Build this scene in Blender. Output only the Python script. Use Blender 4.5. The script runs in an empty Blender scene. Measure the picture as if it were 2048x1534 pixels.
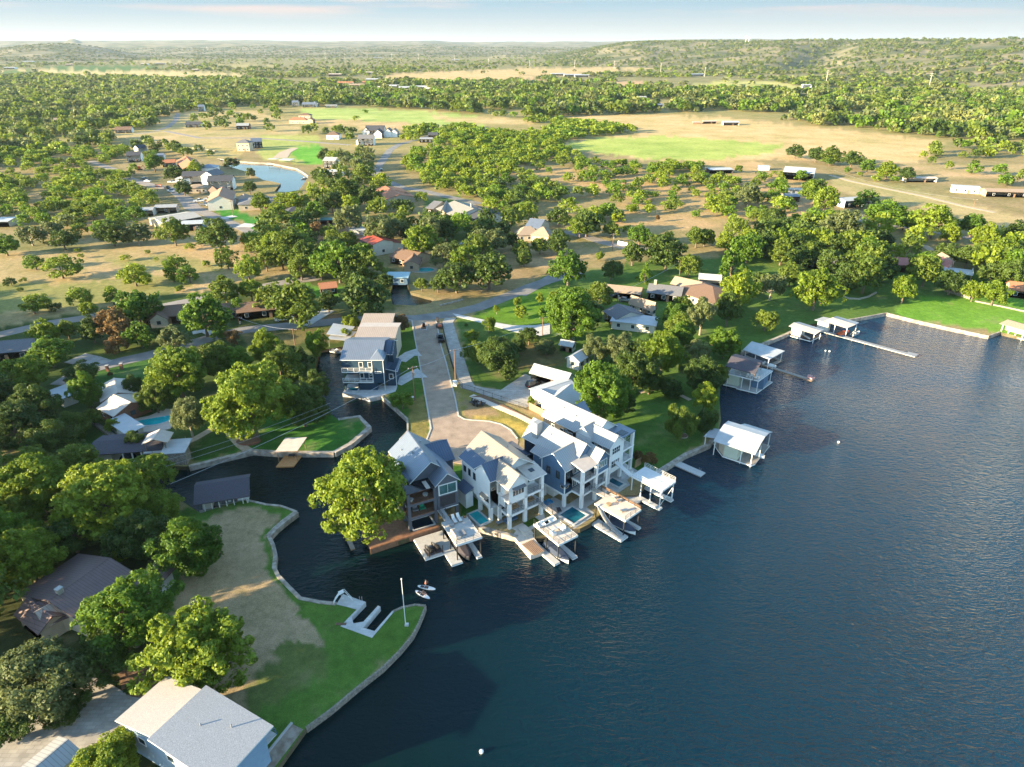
import bpy, bmesh, math, random
import numpy as np
from mathutils import Vector, Matrix
from mathutils.geometry import delaunay_2d_cdt

random.seed(7); rng = np.random.default_rng(7)
S = bpy.context.scene
COL = S.collection
R = math.radians
HAZE_D = 0.000028
# ------------------------------------------------------------------ camera
CAM_H, FOC, PITCH = 85.0, 1365.0, math.atan(679 / 1365)
cam = bpy.data.cameras.new("camera"); cam_ob = bpy.data.objects.new("camera", cam); COL.objects.link(cam_ob)
cam_ob.location = (0, 0, CAM_H); cam_ob.rotation_euler = (math.pi / 2 - PITCH, 0, 0)
cam.sensor_width = 36; cam.lens = 36 * FOC / 2048; cam.clip_end = 200000; cam.clip_start = 1
S.camera = cam_ob
# ------------------------------------------------------------------ light
SUN_AZ, SUN_EL = 23.0, 13.5          # heading in which the light travels (deg from +x), elevation
sl = bpy.data.lights.new("sun", 'SUN'); sun = bpy.data.objects.new("sun", sl); COL.objects.link(sun)
sl.energy = 5.0; sl.angle = R(0.6); sl.color = (1.0, 0.80, 0.50)
ld = Vector((math.cos(R(SUN_AZ)) * math.cos(R(SUN_EL)), math.sin(R(SUN_AZ)) * math.cos(R(SUN_EL)), -math.sin(R(SUN_EL))))
sun.rotation_euler = ld.to_track_quat('-Z', 'Y').to_euler()
W = bpy.data.worlds.new("World"); S.world = W; W.use_nodes = True
wn, wl = W.node_tree.nodes, W.node_tree.links
bg = wn['Background']; sky = wn.new('ShaderNodeTexSky'); sky.sky_type = 'NISHITA'; sky.sun_disc = False
sky.sun_elevation = R(SUN_EL + 6)
sun_dir = -ld; sky.sun_rotation = math.atan2(sun_dir.x, sun_dir.y)
sky.air_density = 1.0; sky.dust_density = 0.25; sky.ozone_density = 3.0; sky.altitude = 300
tc = wn.new('ShaderNodeTexCoord'); mp = wn.new('ShaderNodeMapping'); mp.inputs['Scale'].default_value = (1.6, 1.6, 26)
ns = wn.new('ShaderNodeTexNoise'); ns.inputs['Scale'].default_value = 2.3; ns.inputs['Detail'].default_value = 6
wl.new(tc.outputs['Generated'], mp.inputs[0]); wl.new(mp.outputs[0], ns.inputs['Vector'])
sx = wn.new('ShaderNodeSeparateXYZ'); wl.new(tc.outputs['Generated'], sx.inputs[0])
mr = wn.new('ShaderNodeMapRange'); mr.inputs[1].default_value = 0.026; mr.inputs[2].default_value = 0.042; wl.new(sx.outputs[2], mr.inputs[0])
cr = wn.new('ShaderNodeMapRange'); cr.inputs[1].default_value = 0.48; cr.inputs[2].default_value = 0.66; wl.new(ns.outputs[0], cr.inputs[0])
mu = wn.new('ShaderNodeMath'); mu.operation = 'MULTIPLY'; wl.new(mr.outputs[0], mu.inputs[0]); wl.new(cr.outputs[0], mu.inputs[1])
m2 = wn.new('ShaderNodeMath'); m2.operation = 'MULTIPLY'; m2.inputs[1].default_value = 0.8
cf = wn.new('ShaderNodeMapRange'); cf.inputs[1].default_value = 0.062; cf.inputs[2].default_value = 0.10; cf.inputs[3].default_value = 1.0; cf.inputs[4].default_value = 0.0; wl.new(sx.outputs[2], cf.inputs[0])
m3 = wn.new('ShaderNodeMath'); m3.operation = 'MULTIPLY'; wl.new(mu.outputs[0], m3.inputs[0]); wl.new(cf.outputs[0], m3.inputs[1]); wl.new(m3.outputs[0], m2.inputs[0])
mx = wn.new('ShaderNodeMix'); mx.data_type = 'RGBA'; wl.new(m2.outputs[0], mx.inputs[0]); wl.new(sky.outputs[0], mx.inputs[6])
mx.inputs[7].default_value = (2.3, 1.75, 1.52, 1)
# thin bright vapour veil low over the horizon
hz = wn.new('ShaderNodeMapRange'); hz.inputs[1].default_value = 0.0; hz.inputs[2].default_value = 0.13; hz.inputs[3].default_value = 1.6; hz.clamp = True; hz.inputs[4].default_value = 0.0
wl.new(sx.outputs[2], hz.inputs[0])
mv = wn.new('ShaderNodeMix'); mv.data_type = 'RGBA'; wl.new(hz.outputs[0], mv.inputs[0]); wl.new(sky.outputs[0], mv.inputs[6]); vr = wn.new('ShaderNodeMapRange'); vr.inputs[1].default_value = 0.004; vr.inputs[2].default_value = 0.045; wl.new(sx.outputs[2], vr.inputs[0])
vc = wn.new('ShaderNodeMix'); vc.data_type = 'RGBA'; vc.inputs[6].default_value = (1.85, 1.83, 1.66, 1); vc.inputs[7].default_value = (1.0, 1.4, 1.62, 1); wl.new(vr.outputs[0], vc.inputs[0]); 
bz = wn.new('ShaderNodeMapRange'); bz.inputs[1].default_value = -0.012; bz.inputs[2].default_value = -0.004; wl.new(sx.outputs[2], bz.inputs[0])
bm_ = wn.new('ShaderNodeMix'); bm_.data_type = 'RGBA'; bm_.inputs[6].default_value = (0.55, 0.95, 1.25, 1); wl.new(bz.outputs[0], bm_.inputs[0]); wl.new(vc.outputs[2], bm_.inputs[7]); wl.new(bm_.outputs[2], mv.inputs[7])
tn = wn.new('ShaderNodeMix'); tn.data_type = 'RGBA'; tn.blend_type = 'MULTIPLY'; tn.inputs[0].default_value = 1; tn.inputs[7].default_value = (1.15, 1.14, .97, 1); wl.new(sky.outputs[0], tn.inputs[6]); wl.new(tn.outputs[2], mv.inputs[6])
wl.new(mv.outputs[2], mx.inputs[6]); wl.new(mx.outputs[2], bg.inputs[0])
bg.inputs[1].default_value = 0.105
S.view_settings.view_transform = 'Standard'; S.view_settings.look = 'None'; S.view_settings.exposure = 2.2; S.view_settings.gamma = 1
S.cycles.max_bounces = 6; S.cycles.diffuse_bounces = 3; S.cycles.glossy_bounces = 3; S.cycles.transmission_bounces = 3
S.cycles.transparent_max_bounces = 8; S.cycles.volume_bounces = 0; S.cycles.caustics_reflective = False; S.cycles.caustics_refractive = False

# ------------------------------------------------------------------ projection helpers (photo pixel 2048x1534 -> point on a level z)
cT, sT = math.cos(PITCH), math.sin(PITCH)
def P(px, py, z=1.0):
    u = (px - 1024) / FOC; v = (767 - py) / FOC
    t = (z - CAM_H) / (-sT + v * cT)
    return Vector((u * t, (cT + v * sT) * t, z))
def Pn(px, py, z=1.0):
    u = (px - 1024) / FOC; v = (767 - py) / FOC
    t = (z - CAM_H) / (-sT + v * cT)
    return u * t, (cT + v * sT) * t
def Q(x, y, z):
    dz = z - CAM_H; zc = y * cT - dz * sT; yc = y * sT + dz * cT
    return 1024 + FOC * x / zc, 767 - FOC * yc / zc
def depth(x, y, z): return y * cT - (z - CAM_H) * sT
def inpoly(xs, ys, poly):
    xs = np.asarray(xs, float); ys = np.asarray(ys, float); r = np.zeros(xs.shape, bool); n = len(poly)
    for i in range(n):
        x1, y1 = poly[i]; x2, y2 = poly[(i + 1) % n]
        if y1 == y2: continue
        c = ((y1 > ys) != (y2 > ys)) & (xs < (x2 - x1) * (ys - y1) / (y2 - y1) + x1)
        r ^= c
    return r

# ------------------------------------------------------------------ materials
def lin(c):
    if isinstance(c, str):
        c = [int(c[i:i + 2], 16) / 255 for i in (0, 2, 4)]
        c = [x / 12.92 if x <= .04045 else ((x + .055) / 1.055) ** 2.4 for x in c]
    return (c[0], c[1], c[2], 1)
MATS = {}
def mat(name, col, rough=.7, var=.25, scale=1.5, bump=0.0, metal=0, spec=.4, stripes=None, sdark=.6, detail=5, col2=None, brick=None, emit=None, coord='Object'):
    """procedural material: colour broken by two noises, optional stripes (axis, spacing m) or bricks"""
    if name in MATS: return MATS[name]
    m = bpy.data.materials.new(name); m.use_nodes = True; n, l = m.node_tree.nodes, m.node_tree.links
    b = n['Principled BSDF']; c = lin(col)
    b.inputs['Roughness'].default_value = rough; b.inputs['Metallic'].default_value = metal; b.inputs['Specular IOR Level'].default_value = spec
    t = n.new('ShaderNodeTexCoord'); nz = n.new('ShaderNodeTexNoise'); nz.inputs['Scale'].default_value = scale; nz.inputs['Detail'].default_value = detail
    l.new(t.outputs[coord], nz.inputs['Vector'])
    rp = n.new('ShaderNodeValToRGB'); e = rp.color_ramp.elements
    if col2 is not None:
        d = lin(col2); e[0].position = .38; e[1].position = .62; e[0].color = c; e[1].color = d
    else:
        e[0].position = .25; e[1].position = .75
        e[0].color = tuple(x * (1 - var) for x in c[:3]) + (1,); e[1].color = tuple(min(1, x * (1 + var)) for x in c[:3]) + (1,)
    l.new(nz.outputs[0], rp.inputs[0]); out = rp.outputs[0]; hout = nz.outputs[0]
    if stripes:
        ax, sp = stripes; w = n.new('ShaderNodeTexWave'); w.wave_type = 'BANDS'; w.bands_direction = ax; w.wave_profile = 'SAW'
        w.inputs['Scale'].default_value = 0.31416 / sp * 1.0; w.inputs['Distortion'].default_value = 0
        l.new(t.outputs['Object'], w.inputs['Vector'])
        r2 = n.new('ShaderNodeValToRGB'); q = r2.color_ramp.elements; q[0].position = .12; q[0].color = (sdark,) * 3 + (1,); q[1].position = .2; q[1].color = (1, 1, 1, 1)
        l.new(w.outputs['Fac'], r2.inputs[0])
        mm = n.new('ShaderNodeMix'); mm.data_type = 'RGBA'; mm.blend_type = 'MULTIPLY'; mm.inputs[0].default_value = 1
        l.new(out, mm.inputs[6]); l.new(r2.outputs[0], mm.inputs[7]); out = mm.outputs[2]; hout = r2.outputs[0]
    if brick:
        w = n.new('ShaderNodeTexBrick'); w.inputs['Scale'].default_value = brick[0]; w.inputs['Color1'].default_value = (1, 1, 1, 1); w.inputs['Color2'].default_value = (.78, .78, .78, 1)
        w.inputs['Mortar'].default_value = (brick[1],) * 3 + (1,); w.inputs['Mortar Size'].default_value = .02
        l.new(t.outputs[coord], w.inputs['Vector'])
        mm = n.new('ShaderNodeMix'); mm.data_type = 'RGBA'; mm.blend_type = 'MULTIPLY'; mm.inputs[0].default_value = 1
        l.new(out, mm.inputs[6]); l.new(w.outputs[0], mm.inputs[7]); out = mm.outputs[2]
    l.new(out, b.inputs['Base Color'])
    if bump:
        bp = n.new('ShaderNodeBump'); bp.inputs['Strength'].default_value = bump; bp.inputs['Distance'].default_value = .06
        l.new(hout, bp.inputs['Height']); l.new(bp.outputs[0], b.inputs['Normal'])
    MATS[name] = m; return m

def leafmat(name, c_lo, c_hi, trans=.35):
    m = bpy.data.materials.new(name); m.use_nodes = True; n, l = m.node_tree.nodes, m.node_tree.links
    b = n['Principled BSDF']; b.inputs['Roughness'].default_value = .55; b.inputs['Specular IOR Level'].default_value = .25
    a = n.new('ShaderNodeAttribute'); a.attribute_name = 'tint'
    oi = n.new('ShaderNodeObjectInfo')
    ad = n.new('ShaderNodeMath'); ad.operation = 'MULTIPLY_ADD'; ad.inputs[1].default_value = .45; l.new(oi.outputs['Random'], ad.inputs[0])
    m7 = n.new('ShaderNodeMath'); m7.operation = 'MULTIPLY'; m7.inputs[1].default_value = .7; l.new(a.outputs['Fac'], m7.inputs[0]); l.new(m7.outputs[0], ad.inputs[2])
    rp = n.new('ShaderNodeValToRGB'); e = rp.color_ramp.elements; e[0].color = lin(c_lo); e[1].color = lin(c_hi)
    l.new(ad.outputs[0], rp.inputs[0]); l.new(rp.outputs[0], b.inputs['Base Color'])
    tr = n.new('ShaderNodeBsdfTranslucent'); hs = n.new('ShaderNodeHueSaturation'); hs.inputs['Value'].default_value = 1.5; hs.inputs['Hue'].default_value = .485
    l.new(rp.outputs[0], hs.inputs['Color']); l.new(hs.outputs[0], tr.inputs[0])
    mx = n.new('ShaderNodeMixShader'); mx.inputs[0].default_value = trans; l.new(b.outputs[0], mx.inputs[1]); l.new(tr.outputs[0], mx.inputs[2])
    l.new(mx.outputs[0], n['Material Output'].inputs[0]); MATS[name] = m; return m
# base albedo pairs (linear)
LEAF = {
 'olive': leafmat('leaf_olive', (.042, .085, .012), (.16, .215, .028)),
 'green': leafmat('leaf_green', (.032, .088, .010), (.14, .235, .022)),
 'yellow': leafmat('leaf_yellow', (.060, .125, .010), (.215, .275, .024)),
 'dark': leafmat('leaf_dark', (.018, .046, .010), (.095, .145, .024), .28),
 'grey': leafmat('leaf_grey', (.055, .085, .030), (.17, .20, .07)),
 'scrub': leafmat('leaf_scrub', (.058, .120, .012), (.215, .285, .028)),
 'rust': leafmat('leaf_rust', (.09, .07, .03), (.24, .15, .05)),
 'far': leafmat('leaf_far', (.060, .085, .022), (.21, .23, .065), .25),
}
bark = mat('bark', (.16, .12, .085), .9, .35, 3, .4)
barkpale = mat('bark_pale', (.34, .29, .22), .9, .3, 3, .3)
white = mat('white_paint', (.76, .75, .72), .55, .06, .8)
whitemetal = mat('white_metal_roof', (.40, .415, .425), .42, .06, .4, .25, .1, stripes=('X', .45), sdark=.88)
whiteflat = mat('white_flat_roof', (.40, .415, .425), .5, .12, .6)
offwhite = mat('off_white_siding', (.60, .56, .48), .7, .08, 1, .1, stripes=('Z', .3), sdark=.9)
cream = mat('cream_stucco', (.52, .42, .30), .8, .12, 1)
tan = mat('tan_siding', (.40, .30, .20), .8, .15, 1, .1, stripes=('Z', .3), sdark=.88)
stone = mat('limestone_wall', (.42, .37, .29), .9, .35, 2.5, .5, brick=(1.6, .6))
rockwall = mat('rough_stone', (.30, .26, .21), .95, .5, 3, .8, brick=(2.2, .35))
bricks = mat('red_brick_wall', (.26, .12, .075), .9, .3, 3, .2, brick=(4, .7))
blueside = mat('blue_grey_siding', (.085, .155, .245), .65, .1, 1, .3, stripes=('Z', .22), sdark=.78)
navy = mat('navy_siding', (.018, .05, .085), .6, .12, 1, .3, stripes=('Z', .22), sdark=.75)
charcoal = mat('charcoal_siding', (.105, .115, .14), .65, .12, 1, .3, stripes=('Z', .22), sdark=.8)
seamX = mat('standing_seam_grey_x', (.19, .225, .28), .38, .07, .5, .5, .35, stripes=('X', .5), sdark=.6)
seamY = mat('standing_seam_grey_y', (.19, .225, .28), .38, .07, .5, .5, .35, stripes=('Y', .5), sdark=.6)
seamdX = mat('standing_seam_slate_x', (.095, .13, .19), .4, .08, .5, .5, .3, stripes=('X', .5), sdark=.55)
seamdY = mat('standing_seam_slate_y', (.095, .13, .19), .4, .08, .5, .5, .3, stripes=('Y', .5), sdark=.55)
seamlX = mat('standing_seam_pale_x', (.33, .335, .335), .5, .06, .5, .35, .1, stripes=('X', .5), sdark=.70)
seamlY = mat('standing_seam_pale_y', (.33, .335, .335), .5, .06, .5, .35, .1, stripes=('Y', .5), sdark=.70)
bronzeX = mat('bronze_seam_x', (.285, .25, .215), .45, .07, .5, .5, .25, stripes=('X', .5), sdark=.6)
bronzeY = mat('bronze_seam_y', (.285, .25, .215), .45, .07, .5, .5, .25, stripes=('Y', .5), sdark=.6)
tanseamX = mat('tan_seam_roof', (.42, .33, .26), .45, .08, .5, .5, .2, stripes=('X', .55), sdark=.65)
tanflat = mat('tan_membrane_roof', (.50, .43, .37), .8, .1, 1)
shingle_b = mat('brown_shingle', (.20, .125, .085), .9, .28, 6, .3, brick=(3, .7))
shingle_t = mat('tan_shingle', (.34, .26, .19), .9, .22, 6, .3, brick=(3, .75))
shingle_g = mat('grey_shingle', (.17, .17, .18), .9, .3, 6, .3, brick=(3, .7))
shingle_l = mat('light_grey_shingle', (.32, .335, .36), .9, .25, 9, .4, brick=(3.5, .8), detail=8)
shingle_d = mat('dark_purple_shingle', (.085, .075, .09), .9, .25, 6, .3, brick=(2.5, .7))
shingle_k = mat('charcoal_shingle', (.06, .065, .08), .9, .25, 6, .3, brick=(3, .7))
redmetal = mat('red_metal_roof', (.33, .07, .045), .5, .15, 1, .3, .1, stripes=('X', .5), sdark=.75)
mauve = mat('mauve_seam_roof', (.17, .115, .105), .5, .1, 1, .5, .2, stripes=('X', .5), sdark=.55)
terracotta = mat('terracotta_roof', (.36, .15, .075), .8, .25, 3, .3)
concrete = mat('concrete', (.40, .385, .36), .9, .14, .7, .1, detail=8)
conc_pale = mat('pale_concrete', (.55, .54, .52), .9, .1, .7, .1, brick=(.55, .8))
drive = mat('driveway_concrete', (.40, .37, .33), .9, .22, .5, .1, brick=(.42, .75), detail=8)
seawallm = mat('seawall_concrete', (.42, .37, .31), .95, .25, .9, .3, detail=10, col2=(.24, .20, .16))
deckgrey = mat('grey_deck', (.45, .44, .42), .8, .12, 2, .2, stripes=('Y', .16), sdark=.75)
deckpale = mat('pale_deck', (.58, .50, .42), .8, .1, 2, .2, stripes=('X', .16), sdark=.85)
deckwood = mat('wooden_deck', (.27, .135, .075), .75, .3, 2, .2, stripes=('X', .16), sdark=.6)
rustdeck = mat('orange_deck', (.50, .24, .09), .75, .2, 2, .2, stripes=('X', .2), sdark=.75)
weathered = mat('weathered_planks', (.30, .26, .22), .85, .25, 2, .3, stripes=('X', .18), sdark=.55)
wood = mat('timber', (.24, .15, .09), .85, .25, 3, .2)
fencewood = mat('cedar_fence', (.40, .26, .14), .85, .2, 3, .3, stripes=('X', .15), sdark=.6)
polewood = mat('pole_timber', (.19, .115, .07), .9, .2, 3)
glassm = mat('window_glass', (.03, .045, .055), .08, .3, .6, spec=.8)
glass_t = mat('teal_window_glass', (.05, .13, .13), .08, .4, .6, spec=.9)
dark = mat('dark_metal', (.03, .032, .035), .5, .15, 3)
steel = mat('galvanised_steel', (.45, .46, .47), .4, .1, 3, metal=.6)
rubber = mat('rubber', (.02, .02, .02), .85, .1, 3)
screenm = mat('dark_screen', (.045, .04, .045), .7, .15, 3)
poolm = mat('pool_water', (.01, .34, .36), .06, .25, .5, .12, spec=.6)
pooldark = mat('dark_pool_water', (.008, .10, .14), .06, .35, .5, .12, spec=.6)
poolblack = mat('black_pool_water', (.006, .02, .035), .06, .35, .5, .12, spec=.6)
fabric_w = mat('white_canvas', (.72, .70, .66), .8, .08, 3)
fabric_g = mat('grey_canvas', (.22, .22, .23), .85, .15, 3)
fabric_b = mat('blue_canvas', (.02, .20, .38), .8, .15, 3)
fabric_gr = mat('green_canvas', (.02, .30, .16), .8, .15, 3)
navycover = mat('navy_boat_cover', (.035, .05, .085), .75, .15, 2)
dkcover = mat('charcoal_boat_cover', (.045, .04, .05), .8, .2, 2)
gel = mat('white_gelcoat', (.75, .75, .74), .25, .05, 1, spec=.6)
carwhite = mat('white_car_paint', (.72, .72, .72), .25, .03, 1, spec=.6)
carblack = mat('black_car_paint', (.012, .013, .016), .18, .1, 1, spec=.7)
carsilver = mat('silver_car_paint', (.38, .39, .40), .25, .05, 1, metal=.5, spec=.6)
carred = mat('red_car_paint', (.30, .03, .02), .25, .05, 1, spec=.6)
redm = mat('orange_red_plastic', (.55, .12, .04), .5, .15, 1)
skin = mat('skin', (.42, .23, .15), .6, .1, 3)
hairm = mat('hair', (.05, .03, .02), .7, .2, 5)
swim_d = mat('dark_swimwear', (.03, .03, .05), .7, .1, 3)
swim_r = mat('coral_swimwear', (.5, .16, .10), .7, .1, 3)
mulch = mat('mulch_bed', (.17, .10, .06), .95, .4, 4, .5)
gravel = mat('dirt_drive', (.42, .33, .24), .95, .25, 1, .2, detail=9)
asphalt = mat('asphalt', (.20, .19, .18), .9, .28, .25, .1, detail=10)
asphalt_l = mat('pale_asphalt', (.25, .22, .195), .9, .18, .25, .1, detail=10)
paver = mat('brick_paving', (.38, .285, .21), .88, .24, .5, .15, brick=(3.2, .72), detail=8, coord='Object')
kerbm = mat('kerb_concrete', (.46, .43, .39), .9, .1, 1)

# ------------------------------------------------------------------ mesh builder
class MB:
    def __init__(s): s.v = []; s.f = []; s.mi = []; s.m = []; s.M = Matrix.Identity(4)
    def mid(s, m):
        if m not in s.m: s.m.append(m)
        return s.m.index(m)
    def add(s, vs, fs, m):
        o = len(s.v); k = s.mid(m); s.v += [tuple(s.M @ Vector(v)) for v in vs]
        for f in fs: s.f.append([i + o for i in f]); s.mi.append(k)
        return s
    def box(s, x0, x1, y0, y1, z0, z1, m):
        return s.add([(x0, y0, z0), (x1, y0, z0), (x1, y1, z0), (x0, y1, z0), (x0, y0, z1), (x1, y0, z1), (x1, y1, z1), (x0, y1, z1)],
              [(0, 3, 2, 1), (4, 5, 6, 7), (0, 1, 5, 4), (1, 2, 6, 5), (2, 3, 7, 6), (3, 0, 4, 7)], m)
    def bar(s, a, b, w, h, m):
        a = Vector(a); b = Vector(b); d = (b - a).normalized(); up = Vector((0, 0, 1)) if abs(d.z) < .95 else Vector((1, 0, 0))
        sx = d.cross(up).normalized() * w / 2; sy = sx.cross(d).normalized() * h / 2
        vs = [p + q for p in (a, b) for q in (-sx - sy, sx - sy, sx + sy, -sx + sy)]
        return s.add(vs, [(0, 3, 2, 1), (4, 5, 6, 7), (0, 1, 5, 4), (1, 2, 6, 5), (2, 3, 7, 6), (3, 0, 4, 7)], m)
    def tube(s, pts, rad, m, n=8):
        if not hasattr(rad, '__len__'): rad = [rad] * len(pts)
        vs, fs = [], []
        for i, p in enumerate(pts):
            p = Vector(p); a = Vector(pts[max(0, i - 1)]); b = Vector(pts[min(len(pts) - 1, i + 1)]); d = (b - a).normalized()
            up = Vector((0, 0, 1)) if abs(d.z) < .9 else Vector((1, 0, 0)); x = d.cross(up).normalized(); y = d.cross(x)
            for k in range(n): t = 2 * math.pi * k / n; vs.append(p + (x * math.cos(t) + y * math.sin(t)) * rad[i])
        for i in range(len(pts) - 1):
            for k in range(n): fs.append((i * n + k, i * n + (k + 1) % n, (i + 1) * n + (k + 1) % n, (i + 1) * n + k))
        fs.append(tuple(range(n))[::-1]); fs.append(tuple((len(pts) - 1) * n + k for k in range(n)))
        return s.add(vs, fs, m)
    def prism(s, poly, z0, z1, m, mside=None):
        n = len(poly); vs = [(p[0], p[1], z0) for p in poly] + [(p[0], p[1], z1) for p in poly]
        s.add(vs, [tuple(range(n))[::-1], tuple(range(n, 2 * n))], m)
        s.add(vs, [(i, (i + 1) % n, n + (i + 1) % n, n + i) for i in range(n)], mside or m); return s
    def slab(s, quad, th, m, munder=None):
        """sloping slab from 3D corner loop, thickness downwards"""
        n = len(quad); lo = [(p[0], p[1], p[2] - th) for p in quad]
        s.add(list(quad) + lo, [tuple(range(n)), tuple(range(n, 2 * n))[::-1]] , m)
        s.add(list(quad) + lo, [(i, n + i, n + (i + 1) % n, (i + 1) % n) for i in range(n)], munder or m); return s
    def ball(s, c, r, m, n=8, k=5):
        vs, fs = [], []; rx, ry, rz = r if hasattr(r, '__len__') else (r, r, r)
        for i in range(k + 1):
            p = math.pi * i / k
            for j in range(n): t = 2 * math.pi * j / n; vs.append((c[0] + rx * math.sin(p) * math.cos(t), c[1] + ry * math.sin(p) * math.sin(t), c[2] + rz * math.cos(p)))
        for i in range(k):
            for j in range(n): fs.append((i * n + j, (i + 1) * n + j, (i + 1) * n + (j + 1) % n, i * n + (j + 1) % n))
        return s.add(vs, fs, m)
    def build(s, name, parent=None, smooth=False, **kw):
        me = bpy.data.meshes.new(name); me.from_pydata(s.v, [], s.f); 
        for m in s.m: me.materials.append(m)
        me.polygons.foreach_set('material_index', s.mi)
        if smooth: me.polygons.foreach_set('use_smooth', [True] * len(s.f))
        me.update(); bm = bmesh.new(); bm.from_mesh(me); bmesh.ops.recalc_face_normals(bm, faces=bm.faces); bm.to_mesh(me); bm.free()
        o = bpy.data.objects.new(name, me); COL.objects.link(o)
        if parent: o.parent = parent
        tag(o, **kw); return o
def tag(o, label=None, cat=None, group=None, kind=None):
    if label: o['label'] = label
    if cat: o['category'] = cat
    if group: o['group'] = group
    if kind: o['kind'] = kind
    return o
def thing(name, label, cat, loc=(0, 0, 0), rz=0, group=None):
    o = bpy.data.objects.new(name, None); COL.objects.link(o); o.empty_display_size = .5
    o.location = loc; o.rotation_euler = (0, 0, rz); return tag(o, label, cat, group)
def copy_tree(o, parent=None):
    c = o.copy(); COL.objects.link(c)
    if parent: c.parent = parent
    for ch in list(o.children): copy_tree(ch, c)
    return c
# ================================================================== GROUND, WATER, HILLS, ROADS
G = 1.0    # ground level above the lake
LAKE = [(555,1534),(612,1455),(660,1420),(720,1370),(765,1335),(800,1300),(825,1270),(838,1245),(846,1225),(851,1212),(830,1210),(805,1215),(787,1223),(745,1271),(684,1250),(712,1219),(672,1208),
 (640,1205),(600,1197),(575,1172),(556,1152),(548,1135),(551,1110),(546,1090),(537,1072),(550,1058),(566,1044),(593,1024),(575,1017),(560,1012),(530,1009),(505,1003),(491,1000),(450,1010),(401,1026),(345,990),(280,960),(225,925),(212,908),
 (240,890),(300,915),(318,932),(372,933),(440,917),(498,903),(508,901),(560,905),(668,905),(700,888),(739,855),(718,833),(676,839),(650,820),(640,775),(632,730),(640,700),(690,692),(688,785),(715,789),(740,797),(762,791),(790,815),(815,838),(815.7,862),(800,879),
 (775,910),(738,960),(722,1040),(730,1076),(742,1098),(805,1080),(873,1056),(905,1045),(935,1040),(948,1050),(985,1060),(1025,1070),(1062,1078),(1110,1070),(1145,1058),(1160,1057),(1182,1046),(1215,1015),(1241,991),(1275,990),(1298,960),
 (1321,940),(1370,909),(1417,889),(1436,865),(1442,840),(1439,800),(1441,768),(1455,745),(1480,705),(1529,686),(1573,668),(1600,652),(1640,646),(1694,640),(1735,633),(1773,626),(1820,638),(1890,654),(1977,672),(1999,664),(2100,688),(2500,760),(3300,900),(4300,1100),(4300,2700),(-300,2700),(200,2100),(480,1640)]
POND = [(435,317),(470,322),(512,325),(540,326),(594,337),(606,344),(617,352),(611,362),(604,372),(597,380),(575,384),(549,383),(561,367),(545,363),(527,360),(507,350),(492,343),(465,335),(448,326)]
CREEK = [(780,588),(786,566),(812,562),(822,585),(868,598),(862,606),(832,611),(785,609)]
WATERS = [LAKE, POND, CREEK]

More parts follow.
